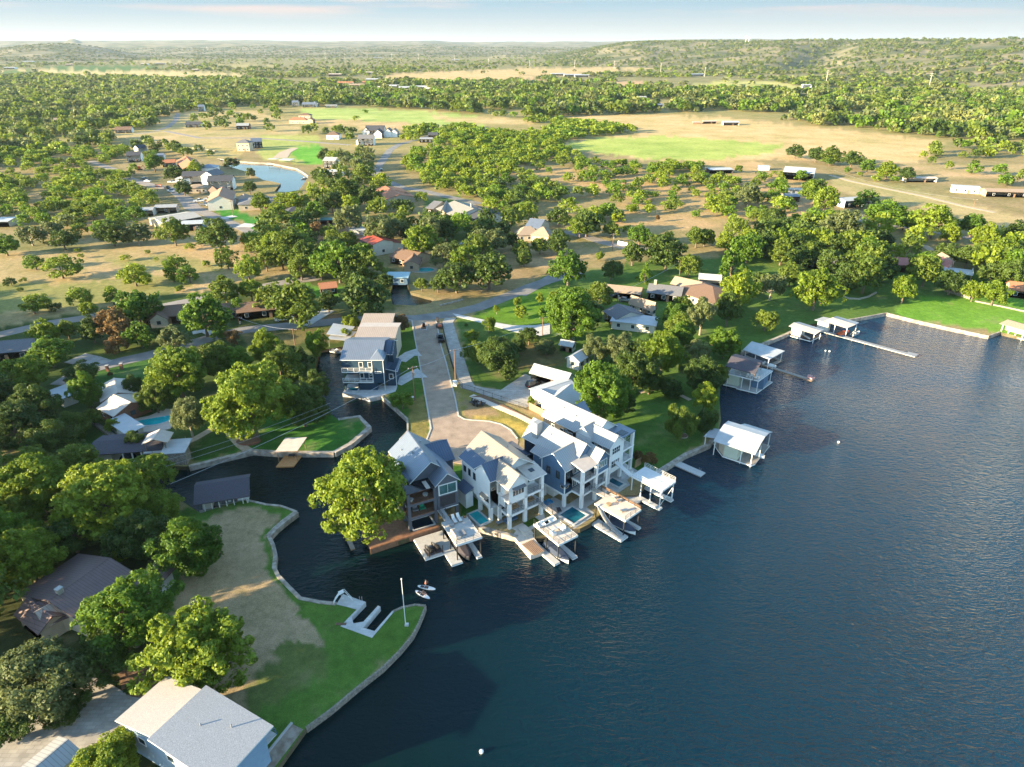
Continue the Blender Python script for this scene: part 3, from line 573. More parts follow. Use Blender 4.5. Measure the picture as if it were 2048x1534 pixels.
# ================================================================== TREES
def crown_arrays(kind, seed, n, leaf):
    """unit crown: horizontal radius 1, tree height 2; many small leaf-sprig faces gathered in clumps"""
    g = np.random.default_rng(seed)
    cfg = {'oak': (70, .23, .95, .99, .99, .08), 'pecan': (140, .18, .95, 1.02, 1.0, .08), 'mesq': (42, .25, .95, .93, .98, .04), 'dense': (160, .165, .97, 1.0, .97, .05),
           'cone': (70, .17, .9, 1.0, 1.0, .12), 'poplar': (46, .26, .9, 1.1, .88, .25), 'shrub': (30, .27, .92, .95, .95, .02), 'willow': (44, .23, .92, 1.1, .85, .2)}[kind]
    N, rc, sh, zc, rz, zb = cfg
    d = g.normal(size=(N, 3)); d /= np.linalg.norm(d, axis=1)[:, None]
    d[:, 2] = np.where(d[:, 2] < -.72, -d[:, 2], d[:, 2])
    rad = g.uniform(.30, 1, N) ** .45 * (1 - rc * .8) * g.uniform(.82, 1.06, N)
    C = d * rad[:, None]
    if kind == 'cone':
        zz = g.uniform(.02, 1, N) ** .8; a = g.uniform(0, 6.283, N); rr = (1 - zz) * .85 * g.uniform(.6, 1, N) + .03; C = np.stack([rr * np.cos(a), rr * np.sin(a), zz * 1.9 - .95], 1)
    # lop-sided lobes so no crown is a ball
    ph = g.uniform(0, 6.28, 3); ang = np.arctan2(C[:, 1], C[:, 0]); k = 1 + .14 * np.sin(2 * ang + ph[0]) + .12 * np.sin(3 * ang + ph[1])
    C[:, :2] *= k[:, None] * 1.12; C[:, 2] = C[:, 2] * rz + zc
    rcs = rc * g.uniform(.6, 1.35, N) * (1.0 if kind != 'cone' else (1.25 - C[:, 2] * .45))
    ci = g.choice(N, n, p=rcs ** 2 / (rcs ** 2).sum())
    v = g.normal(size=(n, 3)); v /= np.linalg.norm(v, axis=1)[:, None]
    out = C[ci] - np.array([0, 0, zc * .75]); out /= np.linalg.norm(out, axis=1)[:, None] + 1e-6
    v = v + out * .65; v /= np.linalg.norm(v, axis=1)[:, None]
    nsub = 9; sd = g.normal(size=(N, nsub, 3)); sd /= np.linalg.norm(sd, axis=2)[..., None]; sk = g.integers(0, nsub, n); sub = sd[ci, sk]
    v = v * .55 + sub * .85; v /= np.linalg.norm(v, axis=1)[:, None]
    pos = C[ci] + v * (rcs[ci] * g.uniform(.62, 1.08, n))[:, None] * np.array([1, 1, .78])
    if kind == 'willow': pos[:, 2] -= g.uniform(0, .38, n) ** 1.4
    inner = g.random(n) < .10; pos[inner] = pos[inner] * .62 + np.array([0, 0, zc * .38])
    pos[:, 2] = np.maximum(pos[:, 2], zb * (1 + .5 * g.random(n)))
    nrm = v + g.normal(size=(n, 3)) * .55; nrm /= np.linalg.norm(nrm, axis=1)[:, None]
    t = np.cross(nrm, g.normal(size=(n, 3))); t /= np.linalg.norm(t, axis=1)[:, None]; bt = np.cross(nrm, t)
    s = leaf * g.uniform(.55, 1.35, n); s1 = s[:, None]; s2 = (s * g.uniform(.45, .9, n))[:, None]
    a = pos - t * s1; b = pos - bt * s2 + nrm * s1 * .25; c = pos + t * s1; e = pos + bt * s2 + nrm * s1 * .25
    V = np.stack([a, b, c, e], 1).reshape(-1, 3); tint = np.clip(.5 * g.random(n) + .25 * g.random(N)[ci] + .3 * g.random((N, nsub))[ci, sk], 0, 1)
    return V, tint, C
def fast_mesh(name, V, nq, tint, mats, mi=None):
    me = bpy.data.meshes.new(name); me.vertices.add(len(V)); me.vertices.foreach_set('co', V.astype(np.float32).ravel())
    me.loops.add(nq * 4); me.loops.foreach_set('vertex_index', np.arange(nq * 4, dtype=np.int32)); me.polygons.add(nq)
    me.polygons.foreach_set('loop_start', np.arange(0, nq * 4, 4, dtype=np.int32)); me.polygons.foreach_set('loop_total', np.full(nq, 4, np.int32))
    at = me.attributes.new('tint', 'FLOAT', 'FACE'); at.data.foreach_set('value', tint.astype(np.float32))
    for m in mats: me.materials.append(m)
    if mi is not None: me.polygons.foreach_set('material_index', mi.astype(np.int32))
    me.update(calc_edges=True); return me
TPL = {}
def template(kind, lod, seed):
    key = (kind, lod, seed)
    if key not in TPL:
        n, lf = {'near': (22000, .035), 'mid': (4200, .066)}[lod]
        if kind in ('poplar', 'cone', 'shrub'): n = int(n * .6)
        if kind == 'dense': n = int(n * 1.2)
        if kind == 'mesq': n = int(n * .62)
        V, tint, C = crown_arrays(kind, seed * 13 + 5, n, lf * (1.25 if kind in ('shrub', 'poplar') else 1))
        me = fast_mesh('crown', V, n, tint, [LEAF['olive']])
        b = MB(); g = random.Random(seed)
        if kind == 'shrub': b.tube([(0, 0, 0), (0, 0, .9)], [.05, .02], bark, 5)
        else:
            b.tube([(0, 0, -.02), (.01, .0, .3), (.02, -.02, .75), (.0, .02, 1.2)], [.075, .055, .04, .018], bark, 7)
            for c in sorted(C.tolist(), key=lambda q: q[2])[:len(C) // 2:3]:
                z = g.uniform(.35, .7); b.tube([(0, 0, z), (c[0] * .5, c[1] * .5, z + (c[2] - z) * .6), (c[0] * .92, c[1] * .92, c[2])], [.028, .018, .006], bark, 5)
        tr = b.build('trunk_source'); COL.objects.unlink(tr); tm = tr.data; bpy.data.objects.remove(tr); tm.name = 'trunk'
        TPL[key] = (me, tm)
    return TPL[key]
CN = {'olive': 'olive green', 'green': 'bright green', 'yellow': 'yellow-green', 'dark': 'dark green', 'grey': 'grey-green', 'scrub': 'light green', 'rust': 'reddish brown', 'far': 'green'}
KN = {'oak': 'broad tree', 'pecan': 'spreading tree', 'mesq': 'open-branched tree', 'dense': 'rounded tree', 'cone': 'conifer', 'poplar': 'slim tree', 'shrub': 'shrub', 'willow': 'drooping tree'}
ORD = ['leftmost', 'second', 'third', 'fourth', 'fifth', 'sixth', 'seventh', 'eighth', 'ninth', 'tenth', 'eleventh', 'twelfth', 'thirteenth', 'fourteenth', 'fifteenth', 'sixteenth', 'seventeenth', 'eighteenth']
FOOT = []      # world footprints to keep scattered trees off
TREES = []
def put_tree(x, y, rad, h, kind, mt, label, group, lod=None, z0=G):
    dist = math.hypot(x, y); lod = lod or ('near' if dist < 215 else 'mid'); seed = random.randrange(4)
    cm, tm = template(kind, lod, seed); is_sh = kind == 'shrub'
    r = thing('shrub' if is_sh else 'tree', label, 'shrub' if is_sh else 'tree', (x, y, z0), random.uniform(0, 6.28), group)
    c = bpy.data.objects.new('crown', cm); COL.objects.link(c); c.parent = r; c.scale = (rad, rad, h / 2)
    c.material_slots[0].link = 'OBJECT'; c.material_slots[0].material = LEAF[mt]
    t = bpy.data.objects.new('trunk', tm); COL.objects.link(t); t.parent = r; t.scale = (rad * 1.0, rad * 1.0, h / 2)
    if mt in ('grey',) or kind == 'poplar': t.material_slots[0].link = 'OBJECT'; t.material_slots[0].material = barkpale
    TREES.append((x, y, rad)); return r
def locate(cx, cy, w, asp, fz=.56):
    h = 8.0
    for _ in range(6):
        z = G + fz * h; p = P(cx, cy, z); rad = w / 2 / FOC * depth(p.x, p.y, z); h = 2 * rad * asp
    return p.x, p.y, rad, h
HAND = 0
def cluster(where, items, group=None):
    global HAND
    items = sorted(items, key=lambda q: q[0])
    cnt = {}
    for it in items: cnt[(it[3], it[5])] = cnt.get((it[3], it[5]), 0) + 1
    for i, it in enumerate(items):
        cx, cy, w, kind, asp, mt = it[:6]; x, y, rad, h = locate(cx, cy, w, asp, .5 if kind in ('shrub', 'dense', 'cone') else .58)
        if len(it) > 6: lab = it[6]
        elif len(items) == 1: lab = f"{CN[mt]} {KN[kind]} {where}"
        elif cnt[(kind, mt)] == 1: lab = f"only {CN[mt]} {KN[kind]} {where}"
        else: lab = f"{CN[mt]} {KN[kind]}, {ORD[i]}{' from left' if i else ''} {where}"
        put_tree(x, y, rad, h, kind, mt, lab, group or f"trees {where}"); HAND += 1
cluster('on the waterfront around the charcoal house', [(727,978,190,'pecan',1.12,'scrub','big light green spreading tree overhanging the cove beside the charcoal lake house'), (806,905,46,'oak',1.1,'dark','small dark tree tucked between the big overhanging tree and the charcoal house')])
cluster('across the canal from the navy house', [(497,792,165,'pecan',1.0,'scrub','large round sunlit tree in a ring bed above the cove lawn'),(352,735,125,'pecan',.95,'scrub','bright pale green spreading tree behind the kidney pool'),(432,715,80,'oak',1.1,'olive'),(560,735,95,'oak',1.2,'olive'),(603,800,95,'oak',1.1,'dark'),(530,690,62,'oak',1.3,'yellow'),(345,672,66,'oak',.9,'grey'),(470,720,70,'oak',1,'green'),(374,825,72,'willow',1.35,'grey','pale leaning tree with bare trunk beside the boathouse footpath'),(628,768,66,'oak',1.1,'dark'),(590,715,60,'oak',1.1,'dark'),(648,822,34,'shrub',1,'dark'),(632,680,52,'oak',1.2,'green','small green tree left of the white canal boat shelter')])
cluster('by the canal seawall beside the brick street', [(803,800,46,'shrub',.9,'green')])
cluster('around the pool house at the left', [(170,775,62,'oak',1.35,'green','bright topped tree in front of the pale roofed pool house'),(265,770,44,'oak',1.2,'dark'),(160,745,74,'oak',.8,'dark'),(272,885,58,'shrub',.9,'dark','dark shrub between the pool cabana and the boathouse'),(185,835,45,'shrub',1,'olive'),(308,790,60,'oak',1.2,'olive'),(225,850,36,'shrub',.9,'yellow')])
cluster('in the dark left edge wood', [(40,745,95,'oak',.9,'yellow'),(98,700,85,'oak',.75,'green'),(85,662,60,'oak',1,'yellow'),(132,655,44,'oak',1,'olive'),(60,800,95,'oak',.9,'dark'),(25,845,110,'oak',.9,'dark'),(105,870,95,'oak',.8,'dark'),(145,905,70,'oak',.7,'dark'),(60,925,110,'oak',.7,'olive'),(-25,780,100,'oak',.9,'dark'),(140,845,70,'oak',.8,'olive')])
cluster('beside the lane past the brick gate posts', [(182,655,48,'oak',1.2,'dark'),(226,640,75,'oak',.95,'rust'),(272,608,82,'oak',1.05,'green'),(277,665,62,'oak',.9,'green'),(233,682,54,'mesq',.75,'rust','brown and orange flat topped tree on the grass by the lane'),(405,622,95,'oak',1,'green'),(312,668,30,'shrub',1,'dark'),(436,668,30,'shrub',1,'green'),(465,672,38,'shrub',.9,'rust'),(220,748,12,'shrub',1,'rust')])
cluster('around the cottage behind the white pickup', [(590,600,108,'oak',1.0,'olive','large rounded tree over the yard where the white pickup is parked'),(540,590,70,'oak',.9,'olive'),(725,585,105,'oak',1.0,'dark'),(475,610,36,'oak',1.1,'green'),(700,643,36,'oak',1.2,'yellow'),(728,650,30,'shrub',.9,'green'),(796,645,44,'oak',1,'rust','reddish tree at the street corner beside the tan roofed house'),(690,668,26,'shrub',1.2,'yellow'),(500,575,50,'oak',1,'yellow'),(655,600,44,'oak',1,'dark'),(770,560,40,'oak',1,'dark')])
cluster('scattered over the dry pasture at the left', [(67,520,44,'mesq',.8,'green'),(118,527,76,'mesq',.7,'scrub'),(265,541,70,'mesq',.8,'yellow'),(352,525,60,'mesq',.85,'scrub'),(376,543,45,'mesq',.9,'green'),(452,510,50,'mesq',1,'olive'),(494,532,56,'oak',1,'scrub'),(62,602,58,'mesq',.8,'yellow'),(157,588,52,'mesq',.9,'scrub'),(174,615,38,'mesq',1,'yellow'),(222,585,42,'mesq',1,'yellow'),(20,560,26,'mesq',.8,'dark'),(108,612,30,'mesq',.7,'dark')])
cluster('along the top of the dry pasture', [(58,465,58,'mesq',.8,'grey'),(124,475,56,'oak',.8,'dark'),(98,455,50,'mesq',.9,'grey'),(222,462,66,'oak',.8,'dark'),(272,462,54,'oak',.9,'grey'),(345,457,58,'oak',1.05,'olive'),(436,464,74,'oak',1,'dark'),(400,480,26,'shrub',1,'olive'),(8,487,54,'oak',.8,'green'),(235,438,42,'mesq',.9,'scrub'),(184,420,40,'mesq',.8,'yellow'),(268,423,44,'mesq',.9,'green'),(135,424,34,'mesq',.9,'olive'),(74,424,44,'mesq',.8,'scrub'),(492,478,28,'shrub',1,'rust'),(160,445,30,'shrub',.9,'olive')])
cluster('in the left foreground grove', [(200,985,185,'pecan',.9,'yellow','widest yellow-green spreading tree above the mauve roofed house'),(65,965,150,'pecan',.9,'yellow'),(150,925,110,'pecan',.8,'olive'),(290,945,110,'pecan',.75,'scrub'),(50,1105,135,'pecan',.95,'yellow'),(140,1060,120,'oak',.8,'dark'),(370,1088,138,'oak',1.0,'green','dark green rounded tree at the left edge of the brown peninsula lawn'),(285,1065,120,'oak',.9,'dark'),(20,1020,110,'oak',.9,'olive'),(258,1090,60,'oak',.9,'yellow'),(0,1160,80,'oak',.9,'dark'),(320,1010,80,'pecan',.9,'scrub')])
cluster('around the bottom left parking court', [(250,1222,175,'pecan',.95,'green','green spreading tree covering the front of the mauve roofed house'),(393,1300,205,'dense',.95,'scrub','big dense round light green tree on the peninsula behind the grey shingle roof'),(85,1345,190,'willow',.9,'grey','feathery grey-green tree at the left edge beside the concrete parking court'),(190,1325,120,'oak',.9,'dark'),(200,1525,135,'oak',.8,'yellow','small yellow-green tree between the corrugated roof and the shingle roofed house'),(30,1440,110,'oak',.8,'dark'),(130,1420,70,'oak',.8,'dark'),(262,1375,30,'shrub',1.1,'dark')])
cluster('between the street and white drive', [(1000,702,95,'willow',.85,'dark'),(955,700,58,'willow',.9,'olive'),(1058,668,44,'oak',.9,'dark'),(1092,692,48,'shrub',.75,'grey'),(1016,742,38,'dense',1,'dark','small dark rounded tree beside the carport drive'),(978,645,30,'mesq',1.3,'yellow'),(1035,690,40,'oak',.9,'dark'),(942,668,32,'mesq',.9,'yellow'),(1046,672,16,'shrub',1.2,'yellow'),(1062,802,18,'shrub',1.3,'scrub'),(1104,822,12,'shrub',1,'green')])
cluster('on the lawn inside the road bend', [(993,617,14,'poplar',1.5,'yellow'),(1034,602,16,'poplar',1.5,'yellow'),(1044,622,34,'shrub',.9,'yellow'),(1080,595,18,'poplar',1.5,'yellow'),(932,650,8,'shrub',1,'dark')], 'young plants on the bright lawn')
cluster('between the garage and lakeside lawn', [(1143,620,112,'oak',1.05,'green','large dark green tree in the road bend garden'),(1112,598,42,'oak',1.2,'yellow'),(1200,585,58,'oak',1.1,'olive'),(1205,778,122,'pecan',1.15,'green','tall bright green tree behind the white waterfront house'),(1272,735,90,'oak',1.1,'dark'),(1190,692,60,'willow',1,'grey'),(1240,690,70,'oak',1,'grey'),(1290,700,60,'oak',1.1,'dark'),(1312,682,34,'poplar',1.7,'scrub'),(1332,685,40,'poplar',1.6,'scrub'),(1250,800,50,'oak',1,'dark'),(1140,662,30,'oak',1,'olive'),(1300,760,60,'oak',.9,'dark')])
cluster('on the shaded lakeside lawn', [(1362,612,52,'oak',1.1,'olive'),(1405,625,56,'poplar',1.5,'grey','tall pale trunked tree standing in the middle of the shaded lawn'),(1458,610,60,'oak',1.3,'dark'),(1450,686,72,'dense',.9,'green','bright green rounded tree left of the white flat boathouse roof'),(1533,640,48,'dense',1,'olive','small rounded tree alone near the seawall and white boathouses'),(1395,700,60,'mesq',1,'grey'),(1408,745,85,'oak',.95,'dark'),(1411,790,54,'oak',1.25,'yellow','yellow-green tree with bare lower trunk at the water edge'),(1366,838,68,'willow',1.2,'olive','thin dark tree in a brick ring on the lawn'),(1412,838,52,'willow',1.1,'dark'),(1300,918,34,'shrub',1.1,'rust'),(1276,912,24,'shrub',1.2,'rust'),(1345,775,50,'oak',.8,'dark'),(1440,745,40,'oak',1,'olive')])
cluster('behind the right lakeside lawn', [(1466,520,78,'cone',1.25,'green','tall bright green pointed tree behind the tan roofed lake house'),(1478,575,86,'oak',1.1,'yellow','yellow leafed tree with pale limbs right of the tan shingle roofs'),(1380,525,52,'oak',1,'olive'),(1291,545,36,'cone',1.25,'green','small conifer on the lawn left of the tan roofs'),(1335,498,76,'oak',1,'dark'),(1266,502,52,'oak',1,'dark'),(1545,565,60,'willow',1.1,'grey'),(1515,560,48,'oak',1.1,'dark'),(1635,570,92,'pecan',1,'yellow','broad yellow-green tree on the lawn behind the white boathouses'),(1700,550,64,'oak',1,'dark'),(1735,540,84,'pecan',1,'olive'),(1583,545,50,'oak',1,'olive')])
cluster('along the right end of the lakeside lawn', [(1812,572,54,'oak',1.15,'yellow'),(1855,535,68,'oak',1,'olive'),(1950,578,42,'oak',1.1,'yellow'),(1992,580,56,'oak',1,'yellow'),(1770,530,60,'oak',1,'dark'),(1905,560,60,'oak',.9,'dark'),(2030,540,60,'oak',1,'dark'),(1985,540,50,'oak',.9,'dark'),(1665,520,60,'oak',1,'dark')])
cluster('around the right hand lane and red roofs', [(1683,455,84,'dense',.95,'grey','huge rounded grey-green tree beside the right hand lane'),(1600,512,56,'oak',.9,'dark'),(1779,422,92,'oak',.65,'green'),(1871,436,88,'oak',.8,'scrub'),(1811,438,38,'oak',1,'olive'),(1901,464,44,'oak',1,'yellow'),(1948,445,50,'oak',1,'green'),(1975,468,62,'oak',1,'yellow'),(2014,500,62,'oak',1,'yellow'),(2032,462,52,'oak',1,'dark'),(1742,515,80,'oak',1,'olive'),(1851,522,58,'oak',1,'green'),(1938,508,50,'oak',1,'dark'),(1708,478,52,'oak',1,'olive'),(1893,500,52,'oak',.8,'dark'),(1765,475,52,'oak',.8,'dark'),(1630,500,60,'oak',.9,'olive'),(1565,500,60,'oak',.9,'olive')])
cluster('between the white metal barn and the blue garage', [(1632,378,62,'oak',.9,'scrub'),(1652,395,56,'oak',1.1,'scrub'),(1552,432,58,'oak',.8,'dark'),(1636,432,40,'oak',.9,'dark'),(1556,370,50,'mesq',.8,'green'),(1740,392,54,'mesq',.8,'green'),(1600,350,30,'shrub',.8,'green'),(1500,385,50,'oak',1,'grey'),(1660,320,22,'mesq',.9,'green'),(1592,300,40,'oak',.7,'dark'),(1634,305,36,'oak',.9,'dark'),(1665,308,46,'oak',.8,'olive'),(1705,315,46,'oak',.8,'dark'),(1737,328,30,'oak',1,'green'),(1776,338,44,'oak',.8,'yellow'),(1817,345,34,'oak',.9,'dark')])
cluster('in the village centre', [(582,482,80,'pecan',.9,'olive'),(545,490,60,'pecan',1,'yellow'),(675,515,90,'oak',1,'green'),(730,525,76,'oak',1,'olive'),(762,452,78,'oak',.9,'grey'),(697,430,56,'oak',1.1,'grey'),(630,418,46,'oak',1,'green'),(795,442,60,'oak',.8,'olive'),(845,475,78,'oak',.9,'yellow'),(884,507,56,'oak',1,'grey'),(957,490,64,'oak',.9,'olive'),(635,452,28,'mesq',1.1,'rust'),(660,490,40,'oak',.9,'olive'),(600,430,40,'oak',1,'olive'),(1005,455,40,'oak',.9,'dark'),(820,465,40,'oak',.9,'dark')])
cluster('beside the creek behind the street junction', [(978,535,88,'pecan',.9,'dark','dark spreading tree on the bare lot behind the road'),(912,550,72,'oak',.9,'dark'),(843,566,30,'oak',1,'olive'),(875,565,36,'oak',1,'dark'),(700,540,60,'oak',1,'dark'),(640,530,60,'oak',.9,'olive'),(600,530,60,'oak',.9,'olive'),(930,510,60,'oak',1,'yellow')])
cluster('around the pond', [(738,388,48,'oak',1,'dark'),(690,375,66,'oak',.9,'olive'),(662,398,48,'oak',1,'dark'),(726,343,48,'oak',.9,'olive'),(636,347,34,'oak',1,'dark'),(577,400,76,'oak',.6,'yellow'),(552,424,44,'oak',1,'scrub'),(462,325,38,'shrub',.6,'grey'),(390,335,34,'oak',1,'scrub'),(348,343,44,'oak',.8,'dark'),(366,372,36,'oak',.9,'dark'),(305,320,40,'oak',1,'green'),(500,345,22,'shrub',1,'grey'),(645,310,24,'oak',1,'dark'),(498,372,28,'oak',1,'dark'),(518,400,40,'oak',.9,'yellow')])
cluster('around the blue gabled tan house', [(1137,530,72,'oak',1.1,'green','rounded dark green tree on the vacant lot by the road bend'),(1224,535,46,'willow',1,'dark'),(1174,440,72,'oak',.8,'dark'),(1117,430,50,'oak',.8,'dark'),(1160,450,50,'oak',.9,'yellow'),(1224,455,38,'oak',.9,'olive'),(1320,490,72,'oak',.9,'olive'),(1394,470,50,'oak',.9,'olive'),(1411,470,44,'oak',.9,'olive'),(1280,465,52,'oak',.9,'green'),(1042,495,40,'oak',.9,'olive'),(1080,488,40,'oak',.9,'olive'),(1117,475,44,'oak',.9,'dark'),(1200,510,20,'oak',1,'yellow'),(1315,435,10,'poplar',1.6,'rust')])
print('hand trees', HAND)
# ================================================================== BUILDING HELPERS
class Fr:
    """local frame of a building plot: origin on the ground, x to the right along the front, y to the rear"""
    def __init__(s, px, py, ang, z=G):
        p = P(px, py, z); s.o = (p.x, p.y, z); s.a = R(ang)
    def w(s, x, y, z=0): return Vector((s.o[0] + x * math.cos(s.a) - y * math.sin(s.a), s.o[1] + x * math.sin(s.a) + y * math.cos(s.a), s.o[2] + z))
    def root(s, name, label, cat, group=None, at=(0, 0, 0), rz=0): return thing(name, label, cat, s.w(*at), s.a + rz, group)
def wallgable(b, x0, x1, y0, y1, z0, ze, zr, ax, m):
    if ax == 'y':
        xm = (x0 + x1) / 2; vs = [(x, y, z) for y in (y0, y1) for (x, z) in ((x0, z0), (x1, z0), (x1, ze), (xm, zr), (x0, ze))]
    else:
        ym = (y0 + y1) / 2; vs = [(x, y, z) for x in (x0, x1) for (y, z) in ((y0, z0), (y1, z0), (y1, ze), (ym, zr), (y0, ze))]
    return b.add(vs, [(0, 1, 2, 3, 4), (9, 8, 7, 6, 5), (0, 5, 6, 1), (1, 6, 7, 2), (4, 3, 8, 9), (2, 7, 8, 3)], m)
def roofgable(b, x0, x1, y0, y1, ze, zr, ax, m, ov=.45, oe=.35, th=.16, edge=None):
    """two slabs laid on the walls, with a ridge cap"""
    if ax == 'y':
        xm = (x0 + x1) / 2; s = (zr - ze) / (xm - x0); d = ov * s; t = .05
        b.slab([(x0 - ov, y0 - oe, ze - d + t), (xm, y0 - oe, zr + t), (xm, y1 + oe, zr + t), (x0 - ov, y1 + oe, ze - d + t)][::-1], -th, m, edge)
        b.slab([(xm, y0 - oe, zr + t + .003), (x1 + ov, y0 - oe, ze - d + t), (x1 + ov, y1 + oe, ze - d + t), (xm, y1 + oe, zr + t + .003)][::-1], -th, m, edge)
        b.bar((xm, y0 - oe - .01, zr + th + .06), (xm, y1 + oe + .01, zr + th + .06), .22, .07, m)
    else:
        ym = (y0 + y1) / 2; s = (zr - ze) / (ym - y0); d = ov * s; t = .05
        b.slab([(x0 - oe, y0 - ov, ze - d + t), (x1 + oe, y0 - ov, ze - d + t), (x1 + oe, ym, zr + t), (x0 - oe, ym, zr + t)][::-1], -th, m, edge)
        b.slab([(x0 - oe, ym, zr + t + .003), (x1 + oe, ym, zr + t + .003), (x1 + oe, y1 + ov, ze - d + t), (x0 - oe, y1 + ov, ze - d + t)][::-1], -th, m, edge)
        b.bar((x0 - oe - .01, ym, zr + th + .06), (x1 + oe + .01, ym, zr + th + .06), .22, .07, m)
def roofhip(b, x0, x1, y0, y1, ze, zr, ax, m, ov=.5, th=.12, edge=None):
    x0 -= ov; x1 += ov; y0 -= ov; y1 += ov; L, Wd = x1 - x0, y1 - y0
    if ax == 'x': h = min(Wd / 2, L / 2 - .02); A, B_ = (x0 + h, (y0 + y1) / 2, zr), (x1 - h, (y0 + y1) / 2, zr)
    else: h = min(L / 2, Wd / 2 - .02); A, B_ = ((x0 + x1) / 2, y0 + h, zr), ((x0 + x1) / 2, y1 - h, zr)
    c = [(x0, y0, ze), (x1, y0, ze), (x1, y1, ze), (x0, y1, ze)]; lo = [(p[0], p[1], p[2] - th) for p in c]
    if ax == 'x': f = [(0, 1, 5, 4), (1, 2, 5), (2, 3, 4, 5), (3, 0, 4)]
    else: f = [(0, 1, 4), (1, 2, 5, 4), (2, 3, 5), (3, 0, 4, 5)]
    b.add(c + [A, B_], f, m); b.add(c + lo, [(0, 4, 5, 1), (1, 5, 6, 2), (2, 6, 7, 3), (3, 7, 4, 0), (4, 7, 6, 5)], edge or m)
def window(root, x, y, z, face, w, h, nx=1, ny=1, fm=None, gm=None, name='window', fw=.09, label=None):
    fm = fm or white; gm = gm or glassm
    def T(u, v, d):   # u across, v up, d outwards
        return {'f': (x + u, y - d, z + v), 'b': (x - u, y + d, z + v), 'l': (x - d, y - u, z + v), 'r': (x + d, y + u, z + v)}[face]
    def bx(b, u0, u1, v0, v1, d0, d1, m):
        vs = [T(u, v, d) for d in (d0, d1) for (u, v) in ((u0, v0), (u1, v0), (u1, v1), (u0, v1))]
        b.add(vs, [(0, 1, 2, 3), (7, 6, 5, 4), (0, 4, 5, 1), (1, 5, 6, 2), (2, 6, 7, 3), (3, 7, 4, 0)], m)
    b = MB(); W2, H2 = w / 2, h / 2
    bx(b, -W2 - fw, W2 + fw, H2, H2 + fw, -.02, .07, fm); bx(b, -W2 - fw, W2 + fw, -H2 - fw, -H2, -.02, .08, fm); bx(b, -W2 - fw, -W2, -H2, H2, -.02, .07, fm); bx(b, W2, W2 + fw, -H2, H2, -.02, .07, fm)
    for i in range(1, nx): u = -W2 + w * i / nx; bx(b, u - .035, u + .035, -H2, H2, -.02, .06, fm)
    for i in range(1, ny): v = -H2 + h * i / ny; bx(b, -W2, W2, v - .03, v + .03, -.02, .05, fm)
    o = b.build(name, root); p = MB(); bx(p, -W2, W2, -H2, H2, -.02, .02, gm); p.build('pane', o); return o
def railing(b, pts, h=1.05, m=None, posts=1.6, rails=3, t=.04, closed=False):
    m = m or dark
    for a, c in zip(pts[:-1], pts[1:]):
        a, c = Vector(a), Vector(c); L = (c - a).length; n = max(1, round(L / posts))
        for i in range(n + 1): q = a.lerp(c, i / n); b.bar(q, q + Vector((0, 0, h)), t * 1.4, t * 1.4, m)
        for k in range(rails): zz = Vector((0, 0, h * (k + 1) / rails)); b.bar(a + zz, c + zz, t, t, m)
def foot(fr, x0, x1, y0, y1):
    c = fr.w((x0 + x1) / 2, (y0 + y1) / 2); FOOT.append((c.x, c.y, math.hypot(x1 - x0, y1 - y0) / 2))
def one(name, fr_root, fn, **k):
    b = MB(); fn(b); return b.build(name, fr_root, **k)
# ---- furniture and small gear (each a thing)
def furn(kind, loc, rz, label, cat, group=None, m=None, m2=None):
    r = thing(kind, label, cat, loc, rz, group); m = m or fabric_w; m2 = m2 or wood
    if kind == 'lounge_chair':
        one('frame', r, lambda b: [b.box(-.33, .33, -.95, .45, .22, .29, m2)] + [b.box(x, x + .06, y, y + .06, 0, .22, m2) for x in (-.33, .27) for y in (-.95, .39)])
        one('cushion', r, lambda b: b.box(-.3, .3, -.93, .4, .292, .38, m)); one('backrest', r, lambda b: b.slab([(-.3, .38, .3), (.3, .38, .3), (.3, .95, .85), (-.3, .95, .85)], -.1, m))
    elif kind == 'armchair':
        one('seat', r, lambda b: b.box(-.4, .4, -.4, .4, .2, .45, m)); one('backrest', r, lambda b: b.box(-.42, .42, .32, .5, .2, .9, m))
        for s in (-1, 1): one('armrest', r, lambda b: b.box(*sorted((s * .4, s * .52)), -.4, .48, .1, .62, m))
    elif kind == 'sofa':
        one('seat', r, lambda b: b.box(-1.2, 1.2, -.45, .4, .2, .44, m)); one('backrest', r, lambda b: b.box(-1.2, 1.2, .3, .52, .2, .85, m))
        for s in (-1, 1): one('armrest', r, lambda b: b.box(*sorted((s * 1.2, s * 1.36)), -.45, .52, .1, .62, m))
    elif kind == 'table':
        one('tabletop', r, lambda b: b.box(-.7, .7, -.42, .42, .42, .47, m))
        for x in (-.6, .54):
            for y in (-.36, .3): one('leg', r, lambda b: b.box(x, x + .06, y, y + .06, 0, .42, m2))
    elif kind == 'planter':
        one('pot', r, lambda b: b.tube([(0, 0, 0), (0, 0, .5)], [.26, .36], m, 8))
        def lv(b):
            g = random.Random(5)
            for i in range(70): 
                p = Vector((g.gauss(0, .2), g.gauss(0, .2), .75 + g.gauss(0, .2))); d = Vector((g.gauss(0, 1), g.gauss(0, 1), g.gauss(0, 1))).normalized() * .14; e = d.cross(Vector((g.random(), g.random(), .3))).normalized() * .09
                b.add([p - d, p - e, p + d, p + e], [(0, 1, 2, 3)], LEAF['green'])
        one('foliage', r, lv)
    elif kind == 'fire_pit':
        one('bowl', r, lambda b: b.tube([(0, 0, 0), (0, 0, .35)], [.42, .5], m, 10)); one('rim', r, lambda b: b.tube([(0, 0, .352), (0, 0, .40)], [.55, .55], m2, 10))
    return r
